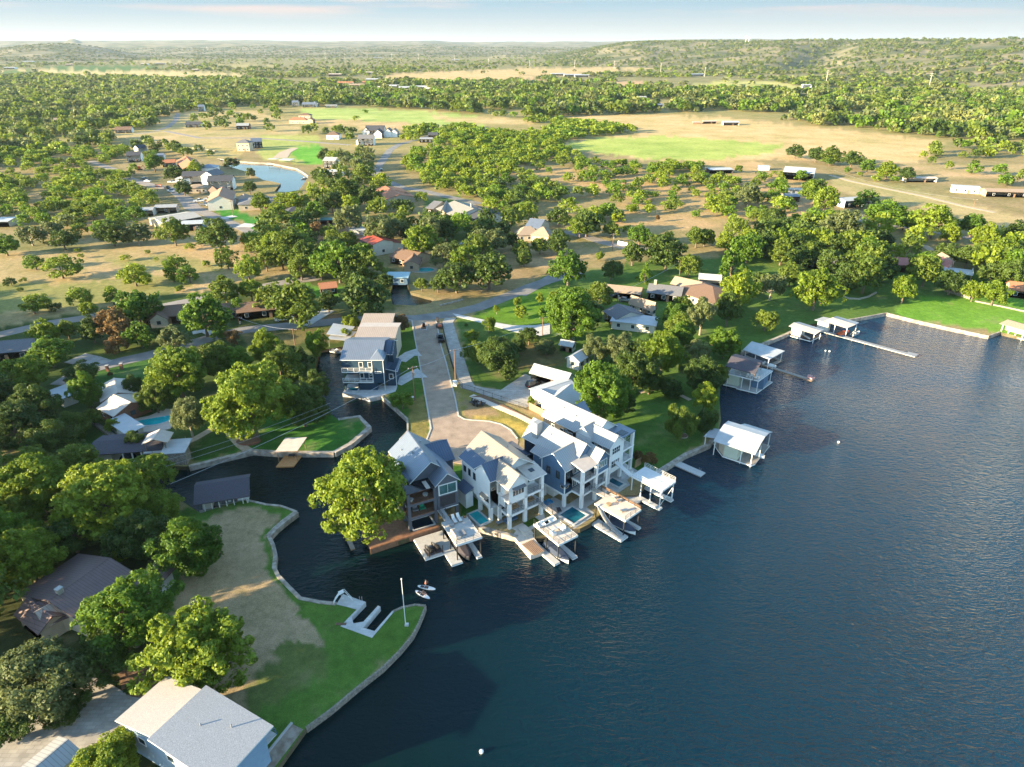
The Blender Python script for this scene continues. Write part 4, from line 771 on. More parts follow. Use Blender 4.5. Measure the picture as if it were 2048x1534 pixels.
def boat(loc, rz, L, Wd, label, hull=None, cover=None, group=None, name='boat'):
    r = thing(name, label, 'boat', loc, rz, group); hull = hull or gel
    st = [(-.5, .40, .42), (-.2, .5, .42), (.15, .48, .48), (.35, .33, .56), (.46, .15, .63), (.5, .02, .68)]
    def hl(b):
        vs = []; n = len(st)
        for t, w, h in st: vs += [(w * Wd, t * L, h), (w * Wd * .75, t * L, -.1), (0, t * L, -.28), (-w * Wd * .75, t * L, -.1), (-w * Wd, t * L, h)]
        fs = [(i * 5 + k, i * 5 + k + 1, (i + 1) * 5 + k + 1, (i + 1) * 5 + k) for i in range(n - 1) for k in range(4)] + [(0, 4, 3, 2, 1)] + [tuple((n - 1) * 5 + k for k in range(5))]
        b.add(vs, fs, hull)
    one('hull', r, hl, )
    if cover:
        def cv(b):
            vs = []; n = len(st)
            for t, w, h in st: vs += [(w * Wd * 1.02, t * L, h - .05), (w * Wd * .5, t * L, h + (.5 if -.3 < t < .3 else .15)), (-w * Wd * .5, t * L, h + (.5 if -.3 < t < .3 else .15)), (-w * Wd * 1.02, t * L, h - .05)]
            b.add(vs, [(i * 4 + k, i * 4 + k + 1, (i + 1) * 4 + k + 1, (i + 1) * 4 + k) for i in range(n - 1) for k in range(3)] + [(0, 1, 2, 3), tuple((n - 1) * 4 + k for k in range(4))][:2], cover)
        one('cover', r, cv)
    else:
        one('cockpit', r, lambda b: b.box(-.36 * Wd, .36 * Wd, -.44 * L, .1 * L, .30, .44, fabric_g)); one('bow_deck', r, lambda b: b.prism([(.42 * Wd, .12 * L), (.30 * Wd, .34 * L), (.10 * Wd, .46 * L), (-.10 * Wd, .46 * L), (-.30 * Wd, .34 * L), (-.42 * Wd, .12 * L)], .46, .53, gel))
        one('windshield', r, lambda b: b.slab([(-.36 * Wd, .1 * L, .5), (.36 * Wd, .1 * L, .5), (.3 * Wd, .02 * L, .95), (-.3 * Wd, .02 * L, .95)], -.03, glassm))
        for s in (-1, 1): one('seat', r, lambda b: b.box(*sorted((s * .08 * Wd, s * .32 * Wd)), -.2 * L, -.1 * L, .44, .85, gel))
    one('motor', r, lambda b: b.box(-.2, .2, -.56 * L, -.5 * L, -.1, .75, dark)); return r
def jetski(loc, rz, label, group):
    r = thing('jet_ski', label, 'jet ski', loc, rz, group)
    one('hull', r, lambda b: b.prism([(-.45, -1.4), (.45, -1.4), (.5, .2), (.3, 1.1), (0, 1.5), (-.3, 1.1), (-.5, .2)], .05, .5, carblack, dkcover)); one('seat', r, lambda b: b.box(-.2, .2, -1.1, .15, .5, .85, rubber)); one('cowl', r, lambda b: b.prism([(-.28, .18), (.28, .18), (.16, .95), (-.16, .95)], .5, .78, carsilver)); one('handlebar', r, lambda b: b.bar((-.4, .2, .98), (.4, .2, .98), .06, .06, dark)); return r
def pool(fr, x0, x1, y0, y1, label, m, top=.3, cop=.45):
    r = fr.root('swimming_pool', label, 'pool', at=((x0 + x1) / 2, (y0 + y1) / 2, 0)); a, c = (x1 - x0) / 2, (y1 - y0) / 2
    def cp(b):
        b.box(-a - cop, a + cop, -c - cop, -c, -.8, top, conc_pale); b.box(-a - cop, a + cop, c, c + cop, -.8, top, conc_pale); b.box(-a - cop, -a, -c, c, -.8, top, conc_pale); b.box(a, a + cop, -c, c, -.8, top, conc_pale)
    one('coping', r, cp); one('pool_water', r, lambda b: b.box(-a, a, -c, c, -.75, top - .14, m)); return r
def boat_dock(fr, label, x0, x1, y0, y1, z, fingers, bridge, m=None, rm=None, pm=None, posts=3, th=.28, rail=('l', 'f', 'r'), group=None, lower=None):
    """roofed boat slip with a sun deck on top: parts upper_deck, each post, railing, piers, bridge"""
    r = fr.root('boat_dock', label, 'boat dock', group); m = m or deckpale; pm = pm or dark; rm = rm or dark
    one('upper_deck', r, lambda b: b.box(x0, x1, y0, y1, z - th, z, m))
    one('fascia', r, lambda b: [b.box(x0 - .05, x1 + .05, y0 - .055, y0 - .005, z - th - .1, z + .03, white), b.box(x0 - .055, x0 - .005, y0, y1, z - th - .1, z + .03, white), b.box(x1 + .005, x1 + .055, y0, y1, z - th - .1, z + .03, white)])
    for i in range(posts):
        for x in (x0 + .15, x1 - .15):
            yy = y0 + .3 + (y1 - y0 - .6) * i / (posts - 1); one('post', r, lambda b: b.box(x - .09, x + .09, yy - .09, yy + .09, -1.6, z - th, pm))
    for i, (a, c, d, e) in enumerate(fingers): one('pier', r, lambda b: [b.box(a, c, d, e, -.62, -.42, deckgrey), b.box(a - .04, c + .04, d - .04, e, -.8, -.621, white)])
    def rl(b):
        if 'l' in rail: railing(b, [(x0 + .05, y1, z), (x0 + .05, y0 + .05, z)], m=rm)
        if 'f' in rail: railing(b, [(x0 + .05, y0 + .05, z), (x1 - .05, y0 + .05, z)], m=rm)
        if 'r' in rail: railing(b, [(x1 - .05, y0 + .05, z), (x1 - .05, y1, z)], m=rm)
    one('railing', r, rl)
    if bridge:
        (a, c, d, e, z2) = bridge
        one('bridge', r, lambda b: [b.slab([(a, d, z), (c, d, z), (c, e, z2), (a, e, z2)], .2, m), railing(b, [(a + .03, d, z), (a + .03, e, z2)], m=rm), railing(b, [(c - .03, d, z), (c - .03, e, z2)], m=rm)])
    return r
# ================================================================== HOUSE A  charcoal lake house
FA = Fr(819, 1063, 27); foot(FA, 0, 12, 0, 15)
hA = FA.root('lake_house', 'charcoal three storey lake house with blue-grey seam roofs beside the big overhanging tree', 'house')
def wA(b):
    wallgable(b, 2.0, 10.2, 3.3, 15.5, 0, 9.0, 12.3, 'y', charcoal); b.box(.1, 2.0, 3.3, 9.2, 0, 8.2, charcoal)
    wallgable(b, 6.0, 10.35, -.1, 3.3, 3.0, 9.0, 10.9, 'y', charcoal); b.box(10.2, 12.5, 7.6, 15.2, 0, 8.7, charcoal)
one('wall', hA, wA)
def rA(b):
    roofgable(b, 2.0, 10.2, 3.0, 15.5, 9.0, 12.3, 'y', seamY, edge=white); roofgable(b, 6.0, 10.35, -.1, 4.6, 9.0, 10.9, 'y', seamY, edge=white)
one('roof', hA, rA)
one('wing_roof', hA, lambda b: roofgable(b, 7.6, 12.5, 7.6, 15.2, 8.72, 10.8, 'x', seamdX, edge=seamdX))
one('shed_roof', hA, lambda b: b.slab([(-.3, 3.2, 8.1), (2.0, 3.2, 9.4), (2.0, 9.4, 9.4), (-.3, 9.4, 8.1)], -.15, seamdY))
one('canopy', hA, lambda b: [b.box(-.15, 5.99, -.25, 3.4, 8.55, 8.75, carblack), b.box(3.9, 4.7, -.2, 2.4, 8.752, 8.85, tanflat)])
for x in (0, 5.35): one('pillar', hA, lambda b: b.box(x, x + .62, 0, .62, 0, 8.54, charcoal))
one('pillar', hA, lambda b: b.box(9.7, 10.3, -.05, .55, 0, 2.99, charcoal))
for z in (3.0, 6.0): one('balcony', hA, lambda b: [b.box(.05, 5.9, .03, 3.29, z, z + .1, deckwood), b.box(-.03, 5.97, -.03, 3.28, z - .5, z - .002, charcoal)])
one('railing', hA, lambda b: [railing(b, [(.65, .1, 3.1), (5.3, .1, 3.1)]), railing(b, [(.65, .1, 6.1), (5.3, .1, 6.1)]), railing(b, [(.08, .6, 3.1), (.08, 3.2, 3.1)]), railing(b, [(.08, .6, 6.1), (.08, 3.2, 6.1)])])
window(hA, 8.2, -.1, 7.5, 'f', 3.4, 2.0, 2, 1, gm=glass_t, fw=.2); 
one('screen', hA, lambda b: b.box(6.5, 9.7, -.14, -.105, 3.7, 6.0, screenm)); one('trim', hA, lambda b: b.box(6.4, 10.2, -.2, -.11, 3.0, 3.15, white))
for z in (4.3, 7.4):
    for x in (1.2, 2.7, 4.3): window(hA, x, 3.29, z, 'f', 1.1, 1.7, 1, 1, fw=.1)
for y, z in ((5, 7.2), (7.5, 7.2), (5, 4.2), (7.5, 4.2)): window(hA, .1, y, z, 'l', .9, 1.3)
for y in (10.5, 13): window(hA, 2.0, y, 7.4, 'l', .9, 1.3)
for y, z in ((1.5, 7.4), (5.0, 7.4), (5, 4.2)): window(hA, 10.35 if y < 3 else 10.2, y, z, 'r', .9, 1.3)
dk = FA.root('deck', 'reddish wooden waterfront deck under the charcoal house', 'deck')
one('deck_boards', dk, lambda b: b.prism([(-8.2, -1.8), (5.6, -1.45), (5.6, -.75), (-.0, -.75), (-.0, 3.2), (-1, 9), (-6.5, 9), (-8.3, 4)], -.1, .28, deckwood)); one('fascia', dk, lambda b: b.prism([(-8.28, -1.9), (5.66, -1.55), (5.66, -1.46), (-8.28, -1.81)], -1.3, .22, deckwood))
pool(FA, .9, 5.0, -.2, 2.7, 'dark still pool set in the deck under the charcoal house', poolblack, .3, .3)
lw = FA.root('walkway', 'narrow weathered L shaped walkway beside the wooden deck', 'walkway')
one('walkway', lw, lambda b: b.prism([(-11.4, .2), (-10.6, .2), (-10.6, 6.4), (-8.3, 6.4), (-8.3, 7.3), (-11.4, 7.3)], -.5, -.2, weathered, wood))
dA = boat_dock(FA, 'boat dock with grey sun deck joined to the charcoal house by a bridge', 5.1, 10.1, -11.5, -4.2, 3.3, [(3.8, 5.9, -12.1, -2.0), (8.7, 9.7, -12.3, -5), (.1, 3.78, -3.4, -2.0), (.1, 3.78, -8.4, -7.9), (.1, .7, -7.9, -3.4), (.7, 3.78, -5.6, -3.4)], (5.8, 7.0, -4.2, -.2, 3.2), m=mat('ash_deck', (.50, .48, .45), .8, .12, 2, .2, stripes=('Y', .16), sdark=.85), rail=('f', 'r'))
one('lift_platform', dA, lambda b: b.box(.72, 3.76, -7.88, -5.62, -.7, -.5, wood))
for x in (1.0, 3.6): one('lift_post', dA, lambda b: b.tube([(x, -8.2, -1.5), (x, -8.2, 1.3)], .09, carblack, 6))
jetski(FA.w(1.5, -6.5, -.45), FA.a + .15, 'black jet ski, the one nearer the wooden deck, on a lift platform', 'jet skis'); jetski(FA.w(2.9, -6.3, -.45), FA.a + .15, 'black jet ski on the lift platform, nearer the boat slip', 'jet skis')
boat(FA.w(7.3, -8.6, -.75), FA.a + math.pi, 6.5, 2.4, 'charcoal covered boat under the grey sun deck of the charcoal house', dark, dkcover)
for i, x in enumerate((7.4, 8.4)): furn('lounge_chair', FA.w(x, -4.9, 3.3), FA.a, ['white lounge chair at the house end of the grey sun deck, nearer the bridge', 'white lounge chair beside the planter on the grey sun deck'][i], 'lounge chair', 'lounge chairs on the grey sun deck')
furn('fire_pit', FA.w(6.4, -6.0, 3.3), FA.a, 'round grey fire pit on the grey sun deck', 'fire pit', m=fabric_g, m2=steel)
furn('sofa', FA.w(6.0, -9.0, 3.3), FA.a + math.pi / 2, 'pale outdoor sofa along the railing of the grey sun deck', 'sofa', m=deckpale)
furn('table', FA.w(7.3, -9.2, 3.3), FA.a + math.pi / 2, 'dark outdoor table beside the pale sofa', 'table', m=fabric_g)
furn('planter', FA.w(9.6, -4.8, 3.3), 0, 'potted plant at the corner of the grey sun deck', 'planter', m=wood)
furn('armchair', FA.w(3.4, 1.5, 3.1), FA.a, 'green armchair on the middle balcony of the charcoal house', 'armchair', m=fabric_gr)
furn('armchair', FA.w(2.0, 1.6, 3.1), FA.a, 'grey-green armchair left of the green one on the middle balcony', 'armchair', m=fabric_g)
furn('fire_pit', FA.w(1.1, 1.2, 6.1), 0, 'white round table on the left of the top balcony', 'table', m=white, m2=white); furn('fire_pit', FA.w(4.2, 1.6, 6.1), 0, 'white round table on the right of the top balcony', 'table', m=white, m2=white)
# ================================================================== HOUSE B  white lake house
FB = Fr(1018, 1060, 36); foot(FB, -2, 9, 0, 16)
hB = FB.root('lake_house', 'white three storey lake house with tan-grey seam roof left of the blue house', 'house')
def wB(b):
    b.box(.5, 8.2, 4.0, 15, 0, 3.2, white)                        # ground floor set back
    wallgable(b, 0, 4.4, 0, 4.0, 6.3, 9.9, 12.0, 'y', white)
    b.box(.9, 8.1, 2.6, 4.0, 3.2, 9.8, white)
    wallgable(b, .3, 8.9, 4.0, 15.6, 3.2, 9.9, 12.9, 'y', white)
    wallgable(b, -1.5, 3.0, 4.1, 8.9, 3.2, 9.9, 12.0, 'x', white)
    b.box(-1.2, .28, 8.9, 14.6, 3.2, 9.3, white)
one('wall', hB, wB)
def rB(b):
    roofgable(b, .3, 8.9, 3.4, 15.6, 9.9, 12.9, 'y', bronzeY, edge=white); roofgable(b, 0, 4.4, 0, 6.4, 9.9, 12.0, 'y', bronzeY, oe=.45, edge=white); roofgable(b, -1.5, 3.4, 4.1, 8.9, 9.9, 12.0, 'x', seamdX, oe=.25, edge=white)  # slate tone on the cross gable paints in its bluish shade
one('roof', hB, rB)
one('side_roof', hB, lambda b: b.slab([(-1.6, 8.95, 9.3), (.9, 8.95, 10.6), (.9, 15.2, 10.6), (-1.6, 15.2, 9.3)], -.15, seamdY, white))
one('canopy', hB, lambda b: b.slab([(4.6, -.4, 9.6), (8.8, -.4, 9.6), (8.8, 3.9, 10.3), (4.6, 3.9, 10.3)], -.2, tanflat, white))
one('skylight', hB, lambda b: b.slab([(6.2, 1.4, 10.1), (7.2, 1.4, 10.1), (7.2, 2.3, 10.24), (6.2, 2.3, 10.24)], -.1, glassm))
for (x, y, zt) in ((0, 0, 6.29), (3.75, 0, 9.6), (7.75, 0, 9.55), (0, 3.3, 3.19), (-1.5, 4.15, 3.19), (-1.2, 8.3, 3.19)): one('pillar', hB, lambda b: b.box(x, x + .65, y, y + .65, 0, zt, white))
for z in (3.2, 6.3): one('balcony', hB, lambda b: [b.box(.06, 8.3, .04, 2.58, z, z + .08, conc_pale), b.box(0, 8.36, 0, 2.59, z - .42, z - .002, white)])
one('railing', hB, lambda b: [railing(b, [(.7, .08, 3.28), (3.7, .08, 3.28)]), railing(b, [(4.4, .08, 3.28), (7.7, .08, 3.28)]), railing(b, [(4.4, .08, 6.38), (7.7, .08, 6.38)]), railing(b, [(.06, .7, 3.28), (.06, 3.2, 3.28)])])
window(hB, 2.2, 0, 8.2, 'f', 2.6, 1.5, 4, 1, fw=.08); one('awning', hB, lambda b: b.slab([(.7, -.7, 9.1), (3.7, -.7, 9.1), (3.7, -.02, 9.35), (.7, -.02, 9.35)], -.06, shingle_g))
for x in (1.6, 3.0): window(hB, x, 2.6, 4.9, 'f', 1.2, 2.0)
for x in (5.4, 7.2): window(hB, x, 2.6, 4.9, 'f', 1.5, 2.1, gm=glassm); window(hB, x, 2.6, 8.0, 'f', 1.5, 2.1)
for y in (5.0, 5.9, 6.8): pass
for y in (10.0, 11.8): window(hB, -1.2, y, 7.4, 'l', .7, 1.4, fm=dark)
window(hB, -1.2, 13.5, 7.4, 'l', .8, 1.2, fm=dark); window(hB, -1.5, 5.4, 4.7, 'l', 1.4, .7, fm=dark); one('awning', hB, lambda b: b.slab([(-2.2, 4.5, 5.3), (-1.52, 4.5, 5.6), (-1.52, 7.0, 5.6), (-2.2, 7.0, 5.3)], -.06, shingle_t)); window(hB, 1.6, 4.0 - .0, 1.5, 'f', 1.4, 2.0)
for x in (5.0, 7.2): window(hB, x, 4.0, 1.4, 'f', 1.6, 2.2)
window(hB, -.75, 4.1, 7.6, 'f', 0.0001 + .7, .5, fm=cream)
an = FB.root('garage', 'low garage with dark blue hipped roof behind the white lake house', 'garage', at=(11.4, 15.6, 0)); one('wall', an, lambda b: b.box(-2.6, 2.6, -2.8, 2.8, 0, 5.6, white)); one('roof', an, lambda b: roofhip(b, -2.6, 2.6, -2.8, 2.8, 5.65, 7.4, 'x', seamdX, edge=white)); window(an, 0, -2.8, 2.6, 'f', 2.0, 1.2); one('door', an, lambda b: b.box(-1.8, 1.8, 2.8, 2.86, .1, 2.6, offwhite))
lt = FB.root('annex', 'small white entry annex with blue roof beside the charcoal house lawn', 'annex', at=(-2.1, 12.2, 0)); one('wall', lt, lambda b: b.box(-.9, .8, -1.6, 1.6, 0, 3.6, white)); one('roof', lt, lambda b: b.slab([(-1.2, -1.9, 3.6), (.82, -1.9, 4.5), (.82, 1.9, 4.5), (-1.2, 1.9, 3.6)], -.12, seamdY))
pool(FB, -3.8, -1.75, 4.3, 8.4, 'small bright turquoise pool at the left corner of the white lake house', poolm, .35, .35)
for nm, pts, lab in (('seawall', [(-5.2, 7.6), (-4.4, 4.6), (-.35, -1.9), (.2, -2.6)], 'pale seawall below the lawn of the white lake house'),):
    q = strip_poly([FB.w(*p).to_2d() for p in pts], .8, px=False); b = MB(); b.prism(q, -1, G + .12, seawallm); b.build('seawall', label=lab, cat='wall')
lp = FB.root('terrace', 'pale terrace and steps between the white lake house and its dock', 'terrace'); one('paving', lp, lambda b: b.prism([(-.3, -1.7), (-1.1, -8.3), (1.8, -8.7), (2.2, -6), (2.6, -4.2), (3.2, -2.6), (7.6, -1.6), (8.8, .2), (.6, .2), (1.0, -1.0)], -1.2, .06, deckpale)); one('step', lp, lambda b: [b.box(1.4, 3.1, -2.8 - i * .35, -1.0 - i * .35, .061 + .12 * (3 - i), .18 + .12 * (3 - i) - .001, deckpale) for i in range(4)])
gr = MB(); gr.prism([tuple(FB.w(*p).to_2d()) for p in ((3.4, -1.6), (6.4, -1.3), (6.4, .1), (3.4, .1))], G + .061, G + .14, LEAF['green']); gr.build('lawn_patch', kind='structure')
dB = boat_dock(FB, 'boat dock with furnished pale sun deck joined to the white lake house', 2.4, 6.9, -12.0, -4.6, 3.3, [(1.2, 2.5, -12.4, -6.2), (5.0, 6.1, -13.1, -6)], (7.0, 8.0, -4.6, .4, 3.2), rail=('l', 'f', 'r'), m=deckpale)
one('lift_platform', dB, lambda b: [b.box(-.6 + i * .3, -.45 + i * .3, -8.9, -5.0, -.5 + .6, -.42 + .6, wood) for i in range(8)])
boat(FB.w(3.8, -10.0, -.7), FB.a + math.pi, 6.6, 2.4, 'white boat with dark cover under the sun deck of the white lake house', gel, navycover)
for i, (x, y, a) in enumerate(((3.6, -6.0, 0), (5.0, -6.1, 0), (3.4, -9.2, math.pi / 2), (5.6, -9.2, -math.pi / 2))): furn(['sofa', 'sofa', 'armchair', 'armchair'][i], FB.w(x, y, 3.3), FB.a + a, ['white sofa near the bridge on the furnished pale sun deck', 'white sofa right of the other one on the furnished sun deck', 'white armchair at the left railing of the furnished sun deck', 'white armchair at the right railing of the furnished sun deck'][i], ['sofa', 'sofa', 'armchair', 'armchair'][i], 'white seats on the furnished sun deck')
furn('table', FB.w(4.5, -8.4, 3.3), FB.a, 'pale low table in the middle of the furnished sun deck', 'table', m=conc_pale)
for i, x in enumerate((1.3, 2.6)): furn('armchair', FB.w(x, 1.4, 3.28), FB.a, ['brown chair on the left balcony bay of the white house, left one', 'brown chair on the left balcony bay of the white house, right one'][i], 'chair', 'brown balcony chairs', m=fencewood)
for i, x in enumerate((5.3, 6.5)): furn('armchair', FB.w(x, 1.5, 3.28), FB.a, ['brown chair on the right balcony bay of the white house, left one', 'brown chair on the right balcony bay of the white house, right one'][i], 'chair', 'brown balcony chairs', m=fencewood)
furn('sofa', FB.w(1.9, 2.0, .07), FB.a, 'blue-grey sofa on the open ground floor of the white house', 'sofa', m=blueside)
furn('table', FB.w(-.4, 2.6, .07), FB.a, 'outdoor kitchen counter beside the turquoise pool', 'counter', m=fabric_g)
# ================================================================== HOUSE C  blue lake house
FC = Fr(1030 + 500 / 5.115, 790 + 1155 / 5.115, 44); foot(FC, 0, 10, -3, 16)
hC = FC.root('lake_house', 'blue-grey sided lake house with pale seam roof between two white lake houses', 'house')
def wC(b):
    wallgable(b, .1, 5.5, .1, 6.4, 3.2, 9.0, 11.4, 'x', blueside); wallgable(b, 3.6, 9.6, .4, 15, 3.2, 9.0, 12.0, 'y', blueside); b.box(1.2, 9.4, 4.0, 14.8, 0, 3.2, white)
    wallgable(b, 6.6, 10.2, -2.6, .4, 6.2, 9.2, 11.0, 'y', blueside); b.box(1.6, 3.58, 6.4, 10.4, 3.2, 8.0, blueside)
one('wall', hC, wC)
def rC(b):
    roofgable(b, .1, 6.0, .1, 6.4, 9.0, 11.4, 'x', seamlX, edge=white); roofgable(b, 3.6, 9.6, .6, 15, 9.0, 12.0, 'y', seamlY, edge=white); roofgable(b, 6.6, 10.2, -2.6, 3.0, 9.2, 11.0, 'y', seamlY, edge=white)
one('roof', hC, rC)
one('rear_roof', hC, lambda b: b.slab([(1.2, 6.3, 7.9), (3.6, 6.3, 8.9), (3.6, 11, 8.9), (1.2, 11, 7.9)], -.15, seamlY, white))
one('chimney', hC, lambda b: b.box(3.9, 5.6, 11.6, 13.0, 8.5, 13.1, seamlX))
one('canopy', hC, lambda b: b.slab([(2.1, -3.0, 8.9), (6.55, -3.0, 8.9), (6.55, .4, 9.6), (2.1, .4, 9.6)], -.2, tanflat, white))
for (x, y, zt) in ((0, 0, 3.19), (2.2, -2.7, 8.95), (3.2, 2.2, 3.19), (6.3, -2.75, 8.85), (9.6, -2.75, 6.19), (9.6, .3, 3.19), (.2, 5.6, 3.19)): one('pillar', hC, lambda b: b.box(x, x + .62, y, y + .62, 0, zt, white))
one('trim', hC, lambda b: [b.box(-.02, 5.5, -.02, 6.5, 2.8, 3.199, white), b.box(3.6, 9.7, .3, 15, 2.85, 3.198, white), b.box(6.5, 10.3, -2.7, .4, 5.8, 6.199, white)] + [b.box(x - .09, x + .09, y - .09, y + .09, 3.2, 9.0, white) for x, y in ((.08, .08), (.08, 6.4))])
for z in (3.2, 6.2): one('balcony', hC, lambda b: [b.box(2.3, 6.6, -2.65, .3, z, z + .08, conc_pale), b.box(2.24, 6.66, -2.7, .29, z - .4, z - .002, white)])
one('balcony', hC, lambda b: [b.box(6.7, 10.1, -2.6, .3, 3.2, 3.28, conc_pale), b.box(6.68, 10.16, -2.66, .29, 2.8, 3.198, white)])
one('railing', hC, lambda b: [railing(b, [(2.9, -2.6, 3.28), (6.3, -2.6, 3.28)]), railing(b, [(2.9, -2.6, 6.28), (6.3, -2.6, 6.28)]), railing(b, [(7, -2.6, 3.28), (9.6, -2.6, 3.28)]), railing(b, [(2.3, -2, 3.28), (2.3, 0, 3.28)]), railing(b, [(2.3, -2, 6.28), (2.3, 0, 6.28)])])
for y in (2.0, 4.6): window(hC, .1, y, 7.0, 'l', .85, 1.5, fm=dark)
window(hC, 1.2, .1, 7.3, 'f', 1.0, 1.4, fm=dark)
one('corner_awning', hC, lambda b: b.box(-.5, 1.1, -.5, 1.1, 5.5, 5.6, seamX)); window(hC, .7, .1, 4.9, 'f', .8, .8, fm=cream); window(hC, .1, .7, 4.9, 'l', .8, .8, fm=cream)
for z in (4.7, 7.8):
    for x in (3.3, 4.6, 5.9): window(hC, x, .38, z, 'f', 1.0, 2.2, 2, 1)
window(hC, 8.4, -2.6, 8.1, 'f', 2.4, 1.5, 4, 1, gm=glass_t, fw=.08)
window(hC, 8.4, .38, 4.7, 'f', 2.2, 2.0, 3, 1)
pool(FC, -2.5, 1.3, -4.9, -1.1, 'deep blue square pool in front of the blue lake house', pooldark, .3, .4)
tc_ = FC.root('terrace', 'pale concrete terrace around the square pool of the blue house', 'terrace'); one('paving', tc_, lambda b: b.prism([(-3.4, 4), (-3.4, -5.9), (1.9, -5.9), (3.2, -5.2), (3.4, -3), (11, -3), (11, .3), (1.5, .2), (1.2, 4)], -1.6, .05, concrete))
dC = boat_dock(FC, 'boat dock with slide and pale sun deck in front of the blue house', 2.1, 7.0, -13.6, -6.1, 3.3, [(.6, 2.7, -14.1, -6.8), (5.9, 6.7, -14.2, -7)], (5.0, 6.2, -6.1, -2.7, 3.2), rail=('f', 'r'), m=deckpale)
one('screen', dC, lambda b: [b.bar((7.05, -13.6, 3.75), (7.05, -3.6, 3.75), .05, .6, mulch)])
boat(FC.w(4.4, -11.3, -.6), FC.a + math.pi, 6.6, 2.4, 'boat with dark cover under the sun deck with the slide', gel, navycover)
sld = FC.root('water_slide', 'curved grey tube slide running from the pale sun deck to its pier', 'slide')
def ch(b):
    pts = []
    for i in range(11):
        t = i / 10; pts.append((2.1 - .9 * math.sin(t * math.pi * .8), -7.0 - 6.3 * t, 3.3 - 3.4 * (t ** .85)))
    for a, c in zip(pts[:-1], pts[1:]): b.slab([(a[0] - .35, a[1], a[2]), (a[0] + .35, a[1], a[2]), (c[0] + .35, c[1], c[2]), (c[0] - .35, c[1], c[2])], .1, steel); b.bar((a[0] - .38, a[1], a[2] + .12), (c[0] - .38, c[1], c[2] + .12), .07, .35, steel); b.bar((a[0] + .38, a[1], a[2] + .12), (c[0] + .38, c[1], c[2] + .12), .07, .35, steel)
one('chute', sld, ch)
for t in (.3, .6): one('support', sld, lambda b: b.bar((1.5 - .2 * t, -7 - 6.3 * t, -.45), (1.5 - .2 * t, -7 - 6.3 * t, 3.0 - 3.2 * t), .08, .08, dark))
for i, (x, y) in enumerate(((5.9, -9.0), (6.3, -8.0), (4.0, -11.6))): furn('lounge_chair', FC.w(x, y, 3.3), FC.a + (1.4, 1.5, 1.2)[i], ['pale lounge chair near the right railing of the slide deck', 'pale lounge chair behind the first at the right railing of the slide deck', 'pale lounge chair alone on the lake side of the slide deck'][i], 'lounge chair', 'lounge chairs on the slide deck', m=deckpale)
furn('fire_pit', FC.w(3.6, -8.4, 3.3), 0, 'brown square fire table on the slide deck', 'fire pit', m=wood, m2=fencewood)
furn('sofa', FC.w(-1.9, 3.0, .06), FC.a, 'bright blue sofa on the patio between the white and blue houses', 'sofa', m=fabric_b)
furn('table', FC.w(-1.6, -.1, .06), FC.a + 1, 'dark patio table between the white and blue houses', 'table', m=screenm)
for i in range(2): furn('armchair', FC.w(4.3 + i * 1.3, -1.2, 3.28), FC.a, ['dark chair on the blue house balcony, left one', 'dark chair on the blue house balcony, right one'][i], 'chair', 'dark balcony chairs', m=screenm)
# ================================================================== HOUSE D  white wide lake house
FD = Fr(1030 + 920 / 5.115, 790 + 1015 / 5.115, 44); foot(FD, 2, 12, 2, 20)
hD = FD.root('lake_house', 'white lake house with pale grey roofs and corner balconies nearest the lakeside lawn', 'house')
def wD(b):
    wallgable(b, 2.8, 7.0, 1.6, 8.0, 3.2, 9.6, 11.4, 'y', white); wallgable(b, 2.8, 10.6, 6.2, 20.6, 3.2, 9.6, 12.4, 'y', white); b.box(3.5, 10.4, 7.0, 20.4, 0, 3.2, white)
    wallgable(b, 2.4, 6.5, 6.2, 10.6, 7.6, 9.7, 11.6, 'x', white)
one('wall', hD, wD)
def rD(b):
    roofgable(b, 2.8, 7.0, 1.6, 8.6, 9.6, 11.4, 'y', seamlY, edge=white); roofgable(b, 2.8, 10.6, 6.2, 20.6, 9.6, 12.4, 'y', seamlY, edge=white); roofgable(b, 2.4, 6.5, 6.2, 10.6, 9.7, 11.6, 'x', seamlX, edge=white)
one('roof', hD, rD)
one('rear_roof', hD, lambda b: roofgable(b, 9.4, 12.4, 15.4, 19.0, 8.8, 10.6, 'x', seamX, edge=white))
one('canopy', hD, lambda b: b.box(7.05, 11.8, 1.9, 6.6, 9.55, 9.75, seamX))
one('skylight', hD, lambda b: b.box(8, 10, 2.4, 4.2, 9.752, 9.82, glassm))
for (x, y, zt) in ((11.1, 2.0, 9.54), (7.0, 1.7, 9.54), (3.0, 1.7, 3.19), (11.1, 5.8, 9.54), (2.9, 5.6, 3.19)): one('pillar', hD, lambda b: b.box(x, x + .62, y, y + .62, 0, zt, white))
one('trim', hD, lambda b: [b.box(2.7, 7.05, 1.5, 8, 2.8, 3.198, white)])
for z in (3.2, 6.3): one('balcony', hD, lambda b: [b.box(7.05, 11.7, 2.0, 6.15, z, z + .08, conc_pale), b.box(7.02, 11.76, 1.95, 6.14, z - .4, z - .002, white)])
one('railing', hD, lambda b: [railing(b, [(7.6, 2.05, z), (11.1, 2.05, z)], m=white) for z in (3.28, 6.38)] + [railing(b, [(11.65, 2.6, z), (11.65, 5.8, z)], m=white) for z in (3.28, 6.38)])
window(hD, 4.9, 1.6, 8.0, 'f', 2.5, 1.4, 4, 2, fm=white, fw=.08); window(hD, 4.9, 1.6, 4.8, 'f', 2.6, 1.6, 4, 2, fw=.08)
for y in (4.2, 6.4): window(hD, 2.8, y, 8.6, 'l', 1.3, .45, fm=white)
for y in (10.0, 12.4, 15.0, 17.6): window(hD, 2.8, y, 7.6, 'l', .9, 1.5, 1, 2)
window(hD, 2.8, 13.7, 8.4, 'l', .5, .5)
